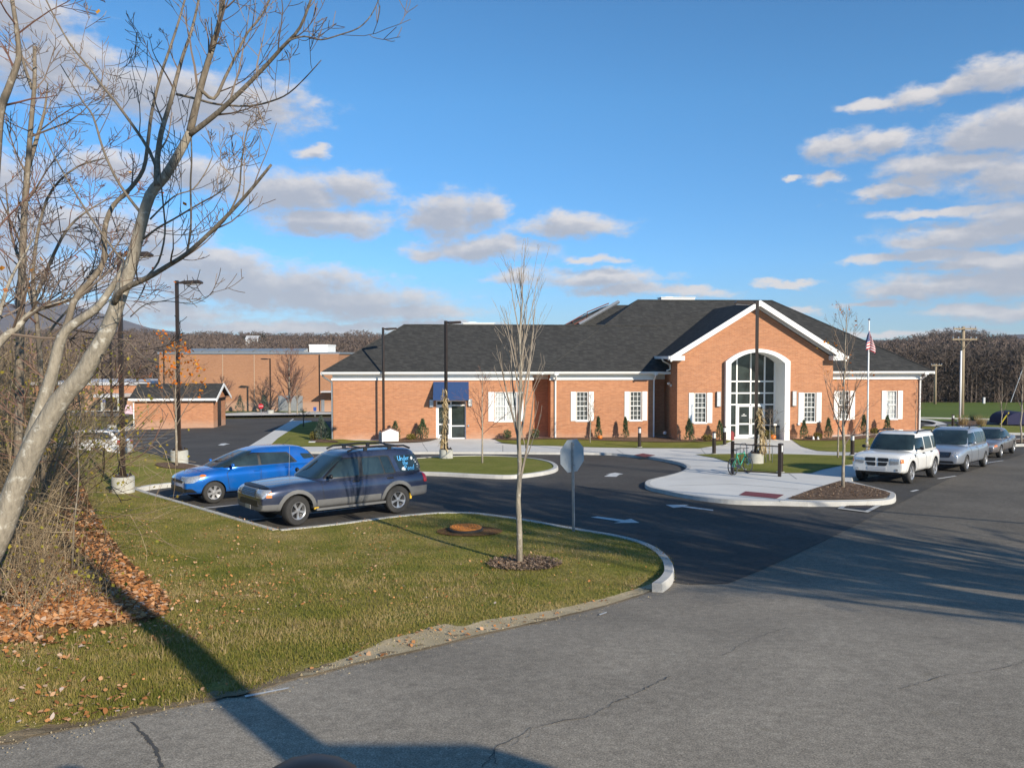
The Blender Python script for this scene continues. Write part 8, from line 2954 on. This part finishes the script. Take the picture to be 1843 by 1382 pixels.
# houses on the far slopes
for i, (px, py, D, w, h, lab) in enumerate([(1740, 655, 250, 9, 2.2, 'long white farm building on the wooded hillside right of the utility pole'), (1768, 672, 200, 2.5, 2.2, 'small white shed low among the trees on the right hillside'), (456, 622, 330, 5, 4, 'small white gabled house among the trees above the brick hall')]):
    b = at(px, py, D)
    t = thing('farm_house', lab, 'house', b)
    mb = MB(); mb.box(-w / 2, w / 2, -2, 2, -4, h * .6); mb.build('wall', MT['white'], t)
    mb = MB(); mb.prism([(-2.3, h * .6), (2.3, h * .6), (0, h)], 'x', -w / 2 - .3, w / 2 + .3); mb.build('roof', MT['trim_grey'], t)

# ------------------------------------------------------------------ what stands behind and beside the camera and throws its shadow into view
SD = Vector((-math.sin(SUN_AZ), math.cos(SUN_AZ), 0))
s_ = P(425, 1258)
b = s_ - SD * 10.2; b.z = G(b.x, b.y)
t = thing('utility_pole', 'tall wooden pole behind the camera whose long shadow crosses the lawn', 'utility pole', b)
mb = MB(); mb.tube([(0, 0, -.3), (0, 0, 15.5)], [.20, .17], 14); link(mb.mesh('pole'), 'pole', MT['wood'], t, smooth=True)
mb = MB(); mb.box(-1.1, 1.1, -.26, -.18, 14.6, 14.75); mb.build('crossarm', MT['wood'], t)
# two bare roadside trees to the right
for i, (x, y, H, seed, lab) in enumerate([(17.5, .5, 12.5, 51, 'big bare roadside tree just outside the right edge, nearer the camera'), (19.6, 1.6, 11, 52, 'big bare roadside tree just outside the right edge, farther up the road'), (17.2, -1.4, 14.0, 54, 'big bare roadside tree off to the right, standing behind its neighbours')]):
    young_tree('roadside_tree', lab, (x, y, G(x, y)), H, .26, .18, seed, 40, dict(wob=.10, up=.05, rmin=.017, kids=[0, 5, 6], ang=(20, 50), len=(.38, .65), depth=2), fan=(25, 62), barkm='bark', twigm='twig', blen=.5)
# overhead cable between two roadside poles, out of view on the right
a_, c_ = P(1843, 941), P(1400, 905)
hw = 8.0
off = -SD * (hw / math.tan(SUN_EL))
dirw = (c_ - a_).normalized()
wa, wc_ = a_ + off - dirw * 3, c_ + off + dirw * 6
wa.z = a_.z + hw; wc_.z = c_.z + hw
mb = MB(); mb.tube([wa, (wa + wc_) / 2 - Vector((0, 0, .1)), wc_], .05, 6); o = mb.build('overhead_cable', MT['black']); tag(o, 'thick overhead cable whose thin shadow crosses the road', 'cable')
for i, (p, lab) in enumerate(((wa, 'roadside pole holding the near end of the overhead cable'), (wc_, 'roadside pole holding the far end of the overhead cable'))):
    z = G(p.x, p.y); t = thing('utility_pole', lab, 'utility pole', (p.x, p.y, z)); mb = MB(); mb.tube([(0, 0, -.2), (0, 0, p.z - z + .3)], [.13, .10], 10); link(mb.mesh('pole'), 'pole', MT['wood'], t, smooth=True)
# delivery van beside the photographer: only its shadow reaches the picture
tv = thing('delivery_van', 'tall dark van parked beside the camera, known only by its shadow', 'van', (0, 0, 0))
mb = MB(); prof = rounded([(-1.05, .35), (1.05, .35), (1.10, 1.2), (.98, 2.35), (.70, 2.58), (-.70, 2.58), (-.98, 2.35), (-1.10, 1.2)], .12, 4)
mb.prism(prof, 'y', -6.2, -.0); mb.build('body', P_NAVY, tv, bevel=.05)
mb = MB(); mb.prism([(-.9, 1.35), (.9, 1.35), (.8, 2.2), (-.8, 2.2)], 'y', .001, .012); mb.build('windscreen', GL, tv)
mb = MB(); mb.box(-1.45, -1.12, -.5, -.42, 1.75, 2.12); mb.tube([(-1.12, -.46, 1.95), (-1.0, -.5, 1.9)], .02, 5); mb.build('side_mirror', BK, tv, bevel=.03)
mb = MB(); mb.box(1.12, 1.45, -.5, -.42, 1.75, 2.12); mb.tube([(1.12, -.46, 1.95), (1.0, -.5, 1.9)], .02, 5); mb.build('side_mirror', BK, tv, bevel=.03)
for x in (-.92, .92):
    for y in (-1.2, -4.8):
        w = MB(); w.lathe([(.36, -.12), (.38, 0), (.36, .12)], 20, Matrix.Translation((x, y, .38)) @ Matrix.Rotation(PI / 2, 4, 'Y')); w.build('wheel', MT['rubber'], tv)
tp_ = P(745, 1366)
vz = 2.58
vpos = tp_ - SD * ((vz + .45) / math.tan(SUN_EL))
tv.location = (vpos.x, vpos.y, G(vpos.x, vpos.y))
# round black mirror head at the very bottom of the frame, on a short roadside stand
Ym = 1.9
c = at(560, 1376, Ym)
mz = thing('round_mirror', 'black round mirror head poking into the bottom edge of the view', 'mirror', (c.x, c.y, G(c.x, c.y)))
zc = c.z - mz.location.z
Mm = Matrix.Translation((0, 0, zc - .10)) @ Matrix.Rotation(R(-20), 4, 'X')
mb = MB(); mb.lathe([(.02, -.06), (.095, -.045), (.122, -.01), (.126, .03), (.117, .06), (.10, .085), (.06, .105), (.01, .114)], 32, Mm); link(mb.mesh('housing'), 'housing', MT['black'], mz, smooth=True)
mb = MB(); mb.tube([(0, 0, 0), (0, 0, zc - .12)], .025, 8); mb.build('stand', MT['black'], mz)

# ------------------------------------------------------------------ air: pale even haze round the whole scene
hm = bpy.data.materials.new('haze'); hm.use_nodes = True
hn = hm.node_tree; hn.nodes.clear()
ho = hn.nodes.new('ShaderNodeOutputMaterial'); hv = hn.nodes.new('ShaderNodeVolumePrincipled')
hv.inputs['Color'].default_value = (0.86, 0.91, 1.0, 1); hv.inputs['Density'].default_value = 0.00013; hv.inputs['Anisotropy'].default_value = 0.0
hn.links.new(hv.outputs[0], ho.inputs['Volume'])
o = MB().box(-3600, 3600, -120, 3700, -75, 190).build('haze', hm); o['kind'] = 'stuff'
